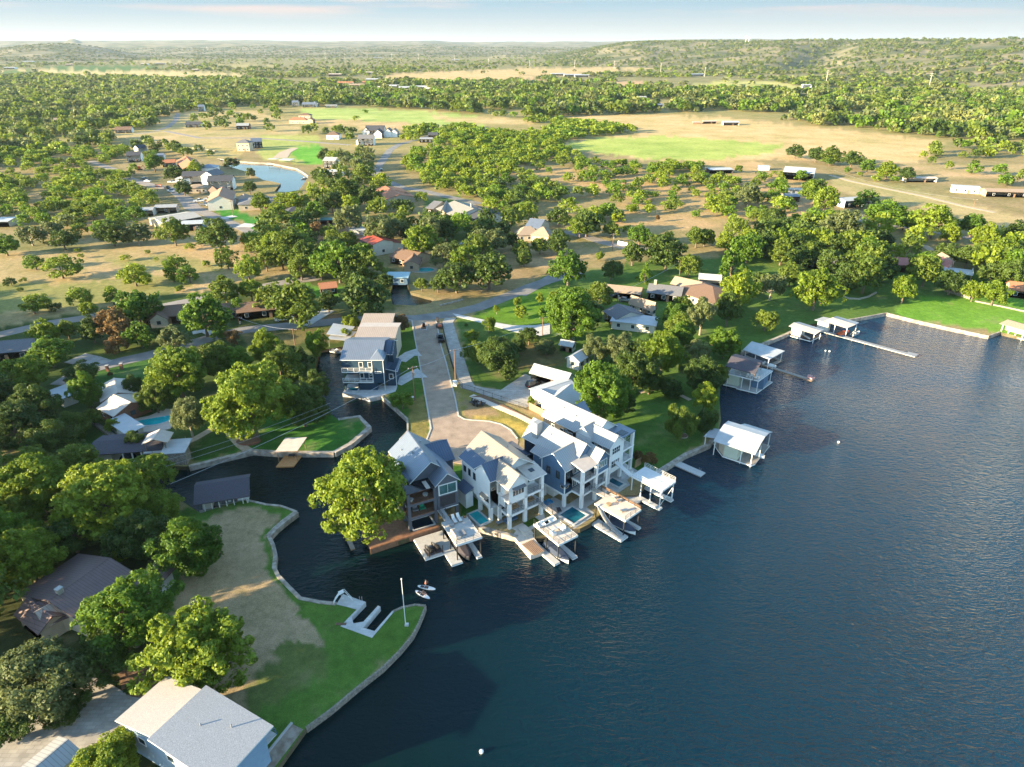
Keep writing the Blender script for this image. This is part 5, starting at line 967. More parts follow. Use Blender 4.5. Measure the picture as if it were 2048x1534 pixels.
for z in (4.8, 7.9):
    for x in (8.0, 9.6): window(hD, x, 6.2, z, 'f', 1.2, 2.0)
for y in (8.5, 12, 15): window(hD, 10.6, y, 7.4, 'r', 1.0, 1.4)
pool(FD, 3.9, 5.6, -.6, 2.5, 'narrow dark blue pool beside the tall pillars of the far white lake house', pooldark, .3, .35)
td = FD.root('terrace', 'pale patio with steps beside the narrow pool', 'terrace'); one('paving', td, lambda b: b.prism([(1.8, -1.6), (6.4, -1.6), (7.5, 0), (12, .6), (12.6, 7), (2.8, 7), (1.8, 2)], -1.5, .05, concrete)); one('step', td, lambda b: [b.box(6.6 + i * .5, 8.6 + i * .5, .8 + i * .35, 1.14 + i * .35, .051, .12 + i * .1, conc_pale) for i in range(4)])
for hh_, pts_ in ((hA, ((4.6, 9.0, 11.3), (7.4, 12.0, 11.3), (3.4, 12.5, 10.2))), (hB, ((6.2, 9.0, 11.9), (2.6, 12.0, 11.4))), (hC, ((5.4, 9.0, 10.9), (8.2, 8.0, 10.4))), (hD, ((5.0, 13.0, 11.2), (8.8, 12.0, 11.0), (5.4, 17.0, 11.4)))):
    for (x, y, z) in pts_: one('roof_vent', hh_, lambda b: b.tube([(x, y, z - .8), (x, y, z + .55)], .11, steel, 8))
dD = boat_dock(FD, 'boat dock with white railed upper deck at the right of the lake houses', 5.0, 9.8, -10.3, -2.6, 3.6, [(4.3, 5.4, -10.6, -6.2), (8.4, 9.4, -10.6, -3), (2.6, 5.4, -6.2, -2.0)], (4.6, 5.6, -2.6, 1.6, 5.0), m=mat('white_deck', (.62, .62, .62), .7, .08, 2, .1, stripes=('Y', .2), sdark=.9), rm=white, pm=white, posts=4, rail=('l', 'f', 'r'))
one('brace', dD, lambda b: [b.bar((5.2, -10.0, -.4), (9.6, -10.0, 2.2), .08, .08, white), b.bar((9.6, -10.0, -.4), (5.2, -10.0, 2.2), .08, .08, white)])
one('stair', dD, lambda b: [b.slab([(2.0, -6.3, -.5), (5.4, -6.3, -.5), (5.4, -1.7, -.5), (1.6, -1.7, -.5)], .2, weathered)])
fence_c = FD.root('fence', 'short cedar fence beside the dark red bushes near the far white house', 'fence'); one('fence_panel', fence_c, lambda b: b.box(12.5, 14.6, 1.6, 1.7, 0, 1.9, fencewood)); one('post', fence_c, lambda b: b.box(12.4, 12.5, 1.58, 1.72, 0, 2.0, wood)); one('post', fence_c, lambda b: b.box(14.6, 14.7, 1.58, 1.72, 0, 2.0, wood))
# ================================================================== HOUSE E  navy canal house
FE = Fr(688, 785, 0); foot(FE, 0, 14, 0, 40)
hE = FE.root('canal_house', 'navy blue canal house with grey seam roof and stacked white balcony rails', 'house')
# local x: world x + 45.4 ; y: world y - 164
def wE(b):
    b.box(0.0, 8.9, 1.4, 16, 6.0, 9.2, navy); b.box(4.3, 8.9, 1.4, 16, 0, 6, navy); b.box(0, 4.3, 5, 16, 2.9, 6, navy); b.box(0, 3.4, 9, 16, 0, 2.9, navy)
    b.box(8.1, 11.0, .9, 9, 2.4, 9.3, navy); b.box(11.0, 13.6, 4.0, 11, 0, 5.2, navy); b.box(8.9, 12.6, 8, 14, 5.2, 9.0, navy)
    b.add([(0, 1.4, 9.2), (0, 16, 9.2), (0, 8.5, 11.4), (12.6, 1.4, 9.2), (12.6, 16, 9.2), (12.6, 8.5, 11.4)], [(0, 1, 2), (3, 5, 4)], navy)
one('wall', hE, wE)
one('roof', hE, lambda b: roofgable(b, .0, 10.3, 1.2, 16, 9.2, 11.5, 'x', seamX, ov=.5, edge=white)); one('side_roof', hE, lambda b: roofgable(b, 10.4, 12.7, 5.4, 14.2, 9.0, 11.0, 'x', seamdX, oe=.3, edge=white))
one('tower_roof', hE, lambda b: roofhip(b, 8.1, 11.0, .9, 5.0, 9.35, 11.3, 'y', seamX, ov=.4, edge=white)); one('porch_roof', hE, lambda b: b.slab([(10.9, 3.6, 5.2), (14.2, 3.6, 4.4), (14.2, 11.4, 4.4), (10.9, 11.4, 5.6)], -.15, seamdY, white))
for z in (2.9, 5.9): one('balcony', hE, lambda b: [b.box(0, 4.25, 1.3, 5.0, z, z + .1, concrete), b.box(4.25, 8.0, .4, 1.38, z, z + .1, concrete), b.box(-.05, 8.05, .32, .395, z - .2, z + .12, white)])
one('railing', hE, lambda b: [railing(b, [(.0, .4, z), (8.0, .4, z)], m=white, rails=2, t=.07) for z in (3.0, 6.0)])
one('trim', hE, lambda b: [b.box(8.02, 8.12, .82, .9, 2.4, 9.3, white), b.box(10.95, 11.08, .8, .9, 0, 9.3, white), b.box(13.55, 13.68, 3.9, 4.0, 0, 5.0, white)])
for x in (0, 3.7): one('pillar', hE, lambda b: b.box(x, x + .5, 1.35, 1.85, 0, 2.9, navy))
for z in (4.4, 7.6):
    for x in (5.0, 7.4): window(hE, x, 1.4, z, 'f', .9, 1.3, fw=.12)
window(hE, 9.5, .9, 5.6, 'f', 1.5, .35, 3, 1, fw=.12); window(hE, 12.3, 4.0, 2.9, 'f', .9, 1.3, fw=.14); window(hE, 11.9, 8.0, 8.4, 'f', 1.2, .4, fw=.12)
def rw(b):
    n = 12
    for i in range(n): a, c = 2 * math.pi * i / n, 2 * math.pi * (i + 1) / n; b.bar((8.6 + .0 * a - 1.2 + .32 * math.cos(a), 1.36, 4.7 + .32 * math.sin(a)), (8.6 - 1.2 + .32 * math.cos(c), 1.36, 4.7 + .32 * math.sin(c)), .1, .1, white)
one('round_window', hE, rw)
ep = FE.root('terrace', 'white canal side terrace wrapped around the foot of the navy house', 'terrace'); one('paving', ep, lambda b: b.prism([(-.3, -.6), (3.6, -1.4), (7.6, -3.6), (10.6, -2.0), (13.8, .6), (13.8, 4), (8, 4), (4, 6), (0, 5)], -1.3, .08, conc_pale))
pool(FE, .9, 3.6, .2, 2.2, 'small dark blue pool under the balconies of the navy house', pooldark, .5, .3)
hE2 = FE.root('house', 'tan roofed house stepped behind the navy canal house', 'house', at=(3, 24, 0))
one('wall', hE2, lambda b: [b.box(-2.8, 8.0, -4.6, 7.5, 0, 7.4, cream), b.box(-4.0, 5.0, 7.5, 14.4, 0, 6.6, cream)])
one('roof', hE2, lambda b: [b.slab([(-3.2, -5.8, 8.0), (8.6, -5.8, 8.0), (8.6, 1.2, 8.8), (-3.2, 1.2, 8.8)], -.2, tanseamX, cream), b.slab([(-3.6, 1.25, 8.4), (8.4, 1.25, 8.4), (8.4, 7.6, 7.6), (-3.6, 7.6, 7.6)], -.15, tanflat)])
one('rear_roof', hE2, lambda b: b.slab([(-4.4, 7.7, 6.8), (5.4, 7.7, 6.8), (5.4, 14.8, 7.9), (-4.4, 14.8, 7.9)], -.2, tanseamX, cream))
for x in (0, 4): window(hE2, x, -4.6, 3, 'f', 1.2, 1.4)
foot(FE, -1, 14, 20, 40)
# ================================================================== OTHER HOUSES
def gvol(bw, br, M, L, Wd, wh, rh, wm, rm, hip=False, ov=.5):
    bw.M = M; br.M = M
    if hip: bw.box(-L / 2, L / 2, -Wd / 2, Wd / 2, 0, wh, wm); roofhip(br, -L / 2, L / 2, -Wd / 2, Wd / 2, wh + .02, wh + rh, 'x', rm, ov)
    elif rh < .35: bw.box(-L / 2, L / 2, -Wd / 2, Wd / 2, 0, wh, wm); br.slab([(-L / 2 - ov, -Wd / 2 - ov, wh + .05), (L / 2 + ov, -Wd / 2 - ov, wh + .05), (L / 2 + ov, Wd / 2 + ov, wh + rh + .05), (-L / 2 - ov, Wd / 2 + ov, wh + rh + .05)], -.15, rm)
    else: wallgable(bw, -L / 2, L / 2, -Wd / 2, Wd / 2, 0, wh, wh + rh, 'x', wm); roofgable(br, -L / 2, L / 2, -Wd / 2, Wd / 2, wh, wh + rh, 'x', rm, ov=ov)
    bw.M = Matrix.Identity(4); br.M = Matrix.Identity(4)
def simple_win(root, M, x, y, z, w, h, fm=white):
    b = MB(); b.M = M; b.box(x - w / 2 - .1, x + w / 2 + .1, y - .05, y + .05, z - h / 2 - .1, z + h / 2 + .1, fm); b.box(x - w / 2, x + w / 2, y - .07, y + .07, z - h / 2, z + h / 2, glassm); return b.build('window', root)
def house(label, vols, wm=offwhite, rm=shingle_b, chimney=None, cat='house', name='house', nwin=3, door=True, group=None):
    """vols: ('r', ridge px a, ridge px b, eave px, wall_h, roof_h, hip) measured on the photo, or ('c', px, py, length, width, heading, wall_h, roof_h, hip) from the base centre;
       a vol may end with its own (wall, roof) materials"""
    root = None
    parts = []
    for v in vols:
        mats = (wm, rm)
        if isinstance(v[-1], tuple) and not isinstance(v[-1][0], (int, float)): mats = v[-1]; v = v[:-1]
        if v[0] == 'r':
            _, a, c, e, wh, rh = v[:6]; hip = v[6] if len(v) > 6 else False
            A = P(a[0], a[1], G + wh + rh).to_2d(); C = P(c[0], c[1], G + wh + rh).to_2d(); E = P(e[0], e[1], G + wh).to_2d(); d = (C - A); L = d.length; d.normalize()
            hw = abs((E - A).x * d.y - (E - A).y * d.x) - .4; mid = (A + C) / 2; ang = math.atan2(d.y, d.x); Wd = 2 * hw; L = L - (0 if hip else .7)
            if hip: L += 2 * hw
        else:
            _, px, py, L, Wd, ang, wh, rh = v[:8]; hip = v[8] if len(v) > 8 else False; mid = P(px, py, G).to_2d(); ang = R(ang)
        if root is None: root = thing(name, label, cat, (mid.x, mid.y, G), ang, group); RM = Matrix.Translation((mid.x, mid.y, G)) @ Matrix.Rotation(ang, 4, 'Z'); RI = RM.inverted()
        M = RI @ Matrix.Translation((mid.x, mid.y, G - (.0 if root is None else .0))) @ Matrix.Rotation(ang, 4, 'Z')
        FOOT.append((mid.x, mid.y, max(L, Wd) / 2)); bw, br = MB(), MB(); gvol(bw, br, M, L, Wd, wh, rh, mats[0], mats[1], hip); bw.build('wall', root); br.build('roof', root)
        parts.append((M, L, Wd, wh, ang))
    for k, (M, L, Wd, wh, ang) in enumerate(parts[:2]):
        if wh < 2.2 or nwin == 0: continue
        fy = -1 if math.cos(ang) > 0 else 1      # long side facing the camera
        n = max(1, min(nwin, int(L / 3)))
        for i in range(n):
            for st in range(1, int((wh + .6) // 3) + 1): simple_win(root, M, -L / 2 + L * (i + .5) / n, fy * Wd / 2, 1.6 + 3 * (st - 1), 1.1, 1.2)
        if math.sin(ang) < 0: sx_ = 1
        else: sx_ = -1
        b = MB(); b.M = M; b.box(sx_ * L / 2 - .06, sx_ * L / 2 + .06, -.6, .6, 1.1, 2.3, glassm); b.build('window', root)
    if door and parts:
        M, L, Wd, wh, ang = parts[0]; fy = -1 if math.cos(ang) > 0 else 1; b = MB(); b.M = M; b.box(L * .12 - .5, L * .12 + .5, fy * Wd / 2 - .06, fy * Wd / 2 + .06, 0, 2.1, wood); b.build('door', root)
    if chimney:
        M, L, Wd, wh, ang = parts[0]; b = MB(); b.M = M; cx, cy, hh = chimney; b.box(cx - .45, cx + .45, cy - .4, cy + .4, wh * .5, hh, stone); b.box(cx - .5, cx + .5, cy - .45, cy + .45, hh + .001, hh + .15, concrete); b.build('chimney', root)
    return root
H = house
# ---- near left corner
FN = Fr(412, 1372, 0, G)   # placeholder origin only for pixel work
def shed_from_px(): pass
n1 = [P(412.5, 1372, 8.2), P(531, 1458, 7.4), P(295, 1481, 8.2)]
ang = math.atan2(n1[0].y - n1[2].y, n1[0].x - n1[2].x); dL = (n1[0] - n1[2]).length
N1 = thing('house', 'large light grey shingle roofed house with blue walls in the bottom left corner', 'house', (n1[2].x, n1[2].y, G), ang)
FOOT.append((n1[2].x + 4, n1[2].y - 3, 9))
def n1w(b): b.box(1.0, dL - .9, -11, -.4, 0, 5.9, mat('pale_blue_siding', (.24, .34, .44), .7, .1, 1, .2, stripes=('Z', .25), sdark=.8)); b.box(1.0, dL - 1.2, -.39, 6.6, 0, 5.2, MATS['pale_blue_siding'])
one('wall', N1, n1w)
one('roof', N1, lambda b: [b.slab([(0, 0, 7.2), (dL, 0, 7.2), (dL, -11.8, 6.2), (0, -11.8, 6.2)], -.2, shingle_l, white)])
one('lower_roof', N1, lambda b: [b.slab([(.5, .02, 7.0), (dL - .6, .02, 7.0), (dL - .6, 7.4, 5.7), (.5, 7.4, 5.7)], -.15, mat('tan_grey_shingle', (.40, .37, .35), .9, .2, 9, .4, brick=(3.5, .8)), white)])
one('balcony', N1, lambda b: [b.box(dL - .88, dL + .9, -10.8, -7.2, 3.0, 3.15, deckgrey), railing(b, [(dL + .85, -10.8, 3.15), (dL + .85, -7.2, 3.15)], m=blueside, rails=2, t=.07)])
for y in (-8.6, -6.4): window(N1, 1.0, y, 4.6, 'l', 1.3, 1.1)
for y in (-1.8, 3.6): window(N1, 1.0, y, 3.6, 'l', 1.3, 1.1)
one('awning', N1, lambda b: b.slab([(-.9, -5.2, 2.5), (1.0, -5.2, 3.2), (1.0, -2.8, 3.2), (-.9, -2.8, 2.5)], -.08, seamlX))
for x, y in ((4.5, -4), (6.2, -7.5)): one('roof_vent', N1, lambda b: b.tube([(x, y, 6.6), (x, y, 7.5)], .09, steel, 6))
H('corrugated pale metal roofed shed at the bottom edge beside the parking court', [('r', (137, 1480), (60, 1545), (165, 1500), 3.0, .7)], offwhite, seamlX, cat='shed', name='shed', nwin=0, door=False)
H('long mauve seam roofed house with two lit tan gables under the trees', [('r', (221, 1117), (96, 1204), (302, 1162), 3.0, 2.0), ('r', (137, 1185), (62, 1212), (62, 1190), 2.9, 1.2), ('r', (118, 1200), (70, 1226), (90, 1210), 2.9, 1.5, False, (cream, tanseamX)), ('c', 95, 1255, 7, 4, -32, 2.9, 1.3, False, (cream, mauve))], cream, mauve, chimney=(3.5, 0, 6.0))
H('small flat roofed porch with white posts at the end of the mauve roof', [('c', 318, 1172, 4, 3, -15, 2.4, .3)], concrete, mauve, cat='porch', name='porch', nwin=0, door=False)
# ---- pool house group
H('pale roofed low ranch house with brick gable beside the kidney pool', [('r', (262, 806), (227, 790), (221, 830), 2.9, 1.6, False, (bricks, tanflat)), ('r', (228, 757), (236, 786), (200, 800), 2.9, 1.4, False, (bricks, tanflat)), ('c', 138, 800, 7, 5.5, -35, 2.5, .2, False, (offwhite, whiteflat))], bricks, tanflat, nwin=3)
H('white flat roofed cabana open on posts beside the kidney pool', [('c', 256, 866, 9.5, 3.6, -38, 2.3, .25)], offwhite, whiteflat, cat='cabana', name='cabana', nwin=3, door=False)
kp = thing('swimming_pool', 'kidney shaped turquoise pool beside the ranch house', 'pool', P(312, 842, G))
def kidney(s, n=30):
    out = []
    for i in range(n): t = 2 * math.pi * i / n; r_ = 1 + .18 * math.cos(2 * t) ; x = 4.6 * math.cos(t) * s; y = (1.9 * math.sin(t) + .55 * math.cos(2 * t)) * s; out.append((x * .92 - y * .38, x * .38 + y * .92))
    return out
one('coping', kp, lambda b: b.prism(kidney(1.1), -.2, .30, conc_pale)); one('pool_water', kp, lambda b: b.prism(kidney(.96), .302, .34, poolm))
gz = Fr(346, 933, 8); bh = gz.root('boathouse', 'two storey boathouse with pale pavilion roof and white roof deck', 'boathouse'); foot(gz, -6, 3, 0, 9)
one('wall', bh, lambda b: [b.box(-2.2, 3.0, .4, 3.4, -1.2, 3.1, rockwall), b.box(-5.2, -2.3, 4.0, 6.3, -.5, 2.6, rockwall)]); one('deck', bh, lambda b: [b.box(-2.2, 3.1, .1, 6.4, 3.12, 3.35, whiteflat), b.box(-6.2, -2.22, 1.6, 6.4, 2.7, 2.95, deckgrey)])
one('roof', bh, lambda b: roofgable(b, -5.8, -1.2, 2.6, 6.4, 4.9, 5.8, 'y', tanflat, edge=cream)); one('railing', bh, lambda b: [railing(b, [(-6.1, 1.7, 2.95), (-2.3, 1.7, 2.95), (-2.3, 6.2, 2.95)], rails=2)])
for x in (-5.7, -1.5):
    for y in (2.6, 6.2): one('post', bh, lambda b: b.box(x - .08, x + .08, y - .08, y + .08, -.8, 4.9, wood))
one('screen', bh, lambda b: b.box(-3.1, -2.7, -.2, 1.2, -1.2, 1.8, white))
bp_ = Fr(248, 925, 12); b5 = bp_.root('boathouse', 'low dark brown roofed boathouse with white posts at the cove end', 'boathouse'); foot(bp_, -8, 9, -2, 6)
one('roof', b5, lambda b: [b.slab([(-7.6, -.5, 2.9), (9, -1.5, 2.9), (8.4, 3.2, 3.7), (-6.6, 4.2, 3.7)], -.15, shingle_d), b.slab([(-6.6, 4.22, 3.7), (8.4, 3.22, 3.7), (7.8, 7.5, 3.0), (-6.0, 8.0, 3.0)], -.15, shingle_d)]); one('wall', b5, lambda b: b.box(-6.8, -2.2, 0.2, 6, -1.2, 2.9, offwhite))
for x in (.5, 2.4, 4.3, 6.2, 8.2): one('post', b5, lambda b: b.box(x - .12, x + .12, -.9, -.66, -1.6, 2.9, white))
b6f = Fr(401, 1025.5, 17, .6); b6 = b6f.root('boathouse', 'dark shingle roofed boathouse with white posts at the tip of the brown lawn', 'boathouse'); foot(b6f, 0, 9, 0, 7)
one('deck', b6, lambda b: b.box(-.3, 9.4, -.2, 1.0, -.3, 0, weathered)); one('roof', b6, lambda b: [b.slab([(-.8, -.6, 2.3), (9.8, -.6, 2.3), (9.8, 4.0, 3.9), (-.8, 4.0, 3.9)], -.15, shingle_d), b.slab([(-.8, 4.02, 3.9), (9.8, 4.02, 3.9), (9.8, 6.4, 3.2), (-.8, 6.4, 3.2)], -.15, shingle_d)])
for x in (.9, 2.3, 3.7, 5.1, 6.5, 8.2, 9.0): one('post', b6, lambda b: b.box(x - .09, x + .09, .1, .28, -.2, 2.35, white))
for x in (.3, 9.0): one('post', b6, lambda b: b.box(x - .09, x + .09, 6.0, 6.18, -1.6, 3.2, white))
one('brace', b6, lambda b: b.bar((9.0, .2, .2), (9.7, -.3, 2.3), .1, .1, white)); one('wall', b6, lambda b: b.box(.4, 2.2, .9, 4, -.8, 2.4, offwhite))
boat(b6f.w(6.3, 2.6, -.3), b6f.a - math.pi / 2, 5.6, 2.1, 'white pontoon boat moored under the dark shingle boathouse', gel)
gf = Fr(551.6, 933.5, 3, .5); gz_ = gf.root('gazebo', 'tan roofed boat gazebo on an orange plank dock', 'gazebo')
one('deck', gz_, lambda b: b.prism([(0, 0), (3.9, 0), (5.2, 6.6), (1.2, 6.6)], -.3, 0, rustdeck)); one('roof', gz_, lambda b: b.slab([(-.3, 2.2, 2.5), (4.6, 2.2, 2.5), (5.8, 7.0, 3.2), (.9, 7.0, 3.2)], -.12, tanflat, wood))
for (x, y) in ((.1, 2.4), (4.2, 2.4), (1.3, 6.6), (5.2, 6.6)): one('post', gz_, lambda b: b.box(x - .07, x + .07, y - .07, y + .07, -1.2, 2.6 + (y > 4) * .5, wood))
furn('table', gf.w(2.6, 4.0, 0), 0, 'dark grill table under the tan gazebo roof', 'table', m=screenm, m2=dark)
# ---- middle village
H('brown roofed brick cottage behind the parked white pickup', [('c', 530, 628, 17, 8, 18, 2.9, 1.8), ('c', 458, 632, 8, 7, 18, 2.9, 1.6)], bricks, shingle_b)
H('brown roofed house with lit cream gable beside the upper lane', [('c', 335, 640, 13, 9, 18, 2.9, 2.0), ('c', 322, 648, 7, 5, -70, 2.9, 1.8)], cream, shingle_b)
H('grey roofed house cut by the left edge beside the lane', [('c', 10, 712, 20, 9, 14, 2.9, 1.8)], offwhite, shingle_g)
H('small terracotta roofed shed behind the dark tree', [('c', 657, 585, 6, 5, 20, 2.6, 1.3)], tan, terracotta, cat='shed', name='shed')
H('red metal roofed two storey house with pale green gable', [('r', (746, 468), (781, 484), (757, 498), 3.0, 1.8, False, (offwhite, redmetal)), ('r', (738, 468), (766, 480), (740, 488), 5.2, 1.4, False, (offwhite, redmetal)), ('c', 738, 500, 9, 6, -25, 2.6, .3, False, (cream, redmetal))], offwhite, redmetal)
H('brown roofed house beside the small round pool', [('r', (797, 497), (842, 506), (815, 521), 2.9, 2.0), ('r', (830, 500), (822, 522), (843, 518), 2.9, 1.6)], tan, shingle_b)
H('turquoise topped canal shelter at the head of the creek', [('c', 797, 565, 8, 6, 0, 2.8, .3, False, (blueside, mat('aqua_roof', (.32, .46, .50), .5, .08, 1)))], blueside, cat='shelter', name='shelter', nwin=2, door=False)
H('grey tin roofed shed hidden between two round trees', [('c', 928, 500, 9, 6, 20, 2.6, .9)], offwhite, seamX, cat='shed', name='shed')
H('hip roofed large house with stone chimney and grey shingle roof', [('r', (908, 402), (948, 418), (918, 438), 3.2, 3.0, False, (offwhite, mat('olive_grey_shingle', (.27, .26, .23), .9, .2, 5, .3, brick=(3, .8)))), ('r', (868, 402), (885, 404), (864, 418), 3.2, 2.2, False, (cream, shingle_g)), ('r', (893, 402), (884, 418), (898, 415), 3.2, 2.4, False, (cream, MATS['olive_grey_shingle'])), ('r', (945, 410), (980, 425), (950, 438), 3.2, 2.4, False, (offwhite, shingle_k))], offwhite, shingle_g, chimney=(7, 1, 8))
H('tan hip roofed house with tall pale blue metal gable', [('r', (1060, 437), (1090, 440), (1050, 454), 5.5, 2.6, False, (cream, seamX)), ('c', 1055, 478, 11, 8, 10, 3.0, 3.2, True), ('c', 1085, 480, 9, 8, -20, 3.0, 3.4, True)], cream, shingle_t)
H('terracotta roofed long house beside the curving lane', [('r', (770, 372), (800, 390), (765, 398), 3.0, 2.0), ('c', 800, 398, 9, 8, -35, 3.0, 1.6)], stone, terracotta)
H('white house with blue-brown pyramid roof in the village centre', [('c', 590, 437, 8, 7, 25, 4.2, 2.2, True)], white, shingle_k)
H('teal roofed boat shed in the village centre', [('c', 655, 447, 6, 5, 5, 2.4, .5)], screenm, mat('teal_roof', (.10, .22, .20), .5, .1, 1), cat='shed', name='shed', nwin=0)
H('white flat shade roof on the bare dirt yard', [('c', 717, 467, 8, 5, -15, 2.2, .3)], steel, whiteflat, cat='shelter', name='shelter', nwin=0, door=False)
# around the pond
H('large white house with black shingle roof, the nearest to the pond', [('c', 446, 378, 15, 9, 8, 5.8, 2.6, False, (white, shingle_k)), ('c', 428, 366, 13, 9, 80, 5.8, 2.6, False, (white, shingle_g)), ('c', 394, 366, 15, 8, 8, 5.2, 2.4, False, (white, shingle_k)), ('c', 421, 352, 11, 10, 5, 6.4, 1.8, True, (white, seamX)), ('c', 370, 366, 9, 8, 10, 3.4, 1.6, True, (white, whiteflat))], white, shingle_k)
H('orange shingle roofed stone house in front of the white and black one', [('r', (445, 374), (437, 392), (468, 394), 5.0, 3.0, False, (offwhite, mat('orange_shingle', (.36, .20, .13), .9, .2, 5, .3))), ('r', (425, 373), (438, 384), (430, 392), 5.0, 1.8, False, (cream, shingle_b)), ('c', 449, 412, 5, 5, 10, 2.8, 1.8, False, (stone, MATS['orange_shingle']))], offwhite)
H('brown and grey hip roofed house at the end of the parked trucks', [('r', (510, 394), (530, 393), (515, 408), 3.4, 2.2, True, (cream, shingle_g)), ('c', 492, 408, 8, 7, 70, 3.4, 2.6, True)], cream, shingle_t)
H('cream bodied garage with three brown doors', [('c', 398, 384, 11, 8, 12, 3.2, 1.8, True)], cream, shingle_t, cat='garage', name='garage')
H('red roofed tall house with brick gable above the pond', [('r', (371, 312), (385, 328), (355, 325), 5.6, 3.0, False, (bricks, terracotta)), ('c', 340, 332, 9, 8, 20, 3.0, 1.8, False, (cream, terracotta))], bricks, terracotta)
H('white house with dark roof left of the red roofed one', [('c', 272, 322, 10, 9, 15, 5.0, 2.2, False, (white, shingle_k)), ('c', 283, 307, 8, 6, 60, 5.0, 2.0, False, (white, shingle_k))], white, shingle_k)
H('small blue-white porch house behind the dark trees near the pond', [('c', 322, 318, 6, 5, 10, 3.2, 1.2)], white, seamX)
H('two storey house with columned porch on the bank above the pond', [('c', 491, 301, 11, 9, 0, 7.0, 2.4, True, (cream, shingle_g)), ('c', 515, 296, 9, 8, 20, 6.0, 2.2, False, (blueside, seamX))], cream, shingle_g)
H('white shed hut on the far slope beside the lane', [('c', 250, 265, 16, 9, 12, 3.2, 2.6)], white, shingle_b)
H('dark roofed white farmhouse beside the far lane', [('c', 390, 254, 17, 9, 8, 3.2, 2.4)], white, shingle_k)
H('pale roofed red barn right of the far farmhouse', [('c', 488, 258, 13, 9, 5, 4.0, 2.0)], bricks, seamlX, cat='barn', name='barn')
H('pale roofed outbuilding in the left woods', [('c', 186, 240, 9, 7, -10, 2.8, 1.4)], white, seamlX, cat='outbuilding', name='outbuilding')
H('cream gabled house in the left woods', [('c', 114, 244, 12, 7, 20, 2.8, 1.8)], cream, shingle_t)
H('tall white house at the wood edge behind the farmhouse', [('c', 404, 222, 8, 8, 10, 6.0, 2.2)], white, seamX)
H('orange roofed mansion with several gables beside the long meadow', [('c', 598, 247, 20, 9, 0, 4.5, 2.5, True, (cream, terracotta)), ('c', 612, 241, 14, 10, 0, 6.5, 2.2, True, (cream, shingle_b)), ('c', 622, 247, 10, 8, 90, 4.0, 2.2, False, (cream, terracotta))], cream, terracotta)
H('white two storey house with porch at the wood edge', [('c', 592, 212, 9, 9, 0, 5.6, 2.0)], white, seamX)
H('long white house with grey roof at the wood edge', [('c', 620, 214, 20, 9, 0, 4.0, 2.6), ('c', 631, 213, 8, 10, 90, 4.4, 2.8)], white, seamX)
H('white low stable at the head of the long meadow', [('c', 663, 215, 17, 6, 0, 3.0, .8)], white, seamlX, cat='stable', name='stable')
H('white and black gabled mansion beyond the village', [('c', 752, 270, 19, 10, 0, 5.2, 4.0, False, (white, shingle_k)), ('c', 734, 270, 9, 7, 90, 4.4, 3.0, False, (white, shingle_k)), ('c', 758, 275, 12, 8, 90, 4.6, 3.4, False, (white, shingle_k)), ('c', 778, 273, 13, 8, 90, 4.6, 3.4, False, (white, shingle_g)), ('c', 790, 273, 12, 7, 90, 4.2, 3.4, False, (white, shingle_t))], white, shingle_k)
H('white gabled house with grey roof in front of the gabled mansion', [('c', 734, 290, 14, 10, 0, 6.2, 2.8, False, (white, shingle_g)), ('c', 722, 289, 7, 7, 90, 4, 2.2, False, (white, shingle_g))], white)
H('white house with dark hip roof left of the gabled mansion', [('c', 668, 278, 12, 10, 0, 4.5, 2.6, True)], white, shingle_b)
H('pale and blue roofed house among the trees right of the mansion', [('c', 867, 280, 9, 8, 0, 5.0, 2.0, False, (cream, shingle_k)), ('c', 853, 284, 12, 8, 0, 3.2, .8, False, (offwhite, seamlX))], cream)
H('blue-white metal house at the left of the village pond road', [('c', 512, 296, 7, 6, 60, 5.0, 1.4)], blueside, seamX, name='outbuilding', cat='outbuilding')
H('white villa with layered terraces beside the pond', [('c', 665, 335, 10, 8, -15, 5.6, 1.8, False, (white, seamlX)), ('c', 672, 350, 13, 8, -10, 3.0, .6, False, (white, whiteflat))], white)
# tin sheds
H('long tan roofed metal shed in the left field', [('r', (309, 437), (387, 424), (326, 447), 3.4, 1.2)], cream, mat('tan_metal', (.42, .38, .32), .55, .08, .6), cat='shed', name='shed', nwin=0)
H('small pale shed behind the long tan shed', [('c', 295, 430, 8, 6, 10, 3.2, .8)], offwhite, seamlX, cat='shed', name='shed', nwin=0)
H('open fronted beige shed with rusty roof behind the long tan shed', [('c', 336, 424, 11, 6, 10, 3.2, .8)], cream, seamlX, cat='shed', name='shed', nwin=1)
H('blue-grey shed with white metal roof right of the long tan shed', [('c', 388, 458, 10, 8, 12, 3.4, .6)], blueside, whiteflat, cat='shed', name='shed', nwin=2)
H('white topped shed cut by the left edge in the scrub', [('c', 2, 450, 14, 10, 5, 2.8, .4)], offwhite, whiteflat, cat='shed', name='shed', nwin=0)
# right side
H('big white metal barn with green-white gable on the tan slope', [('r', (1570, 333), (1632, 337), (1560, 343), 5.0, 2.0, False, (white, whitemetal))], white, cat='barn', name='barn', nwin=0)
H('blue-white metal garage at the end of the right hand drive', [('c', 1698, 412, 13, 9, 12, 4.0, .9)], mat('pale_blue_metal', (.50, .60, .68), .5, .05, 1), whitemetal, cat='garage', name='garage', nwin=2)
H('small tan metal shed left of the tree by the garage', [('c', 1580, 401, 9, 7, -5, 3.0, 1.0)], tan, seamX, cat='shed', name='shed', nwin=0)
H('long open lean-to roof behind the small tan shed', [('c', 1590, 389, 14, 4, -8, 3.2, .2)], steel, tanflat, cat='lean-to', name='lean_to', nwin=0, door=False)
H('dark open shed with pale flat roof on the tan slope', [('c', 1438, 345, 17, 9, 5, 2.6, .4)], screenm, whiteflat, cat='shed', name='shed', nwin=0, door=False)
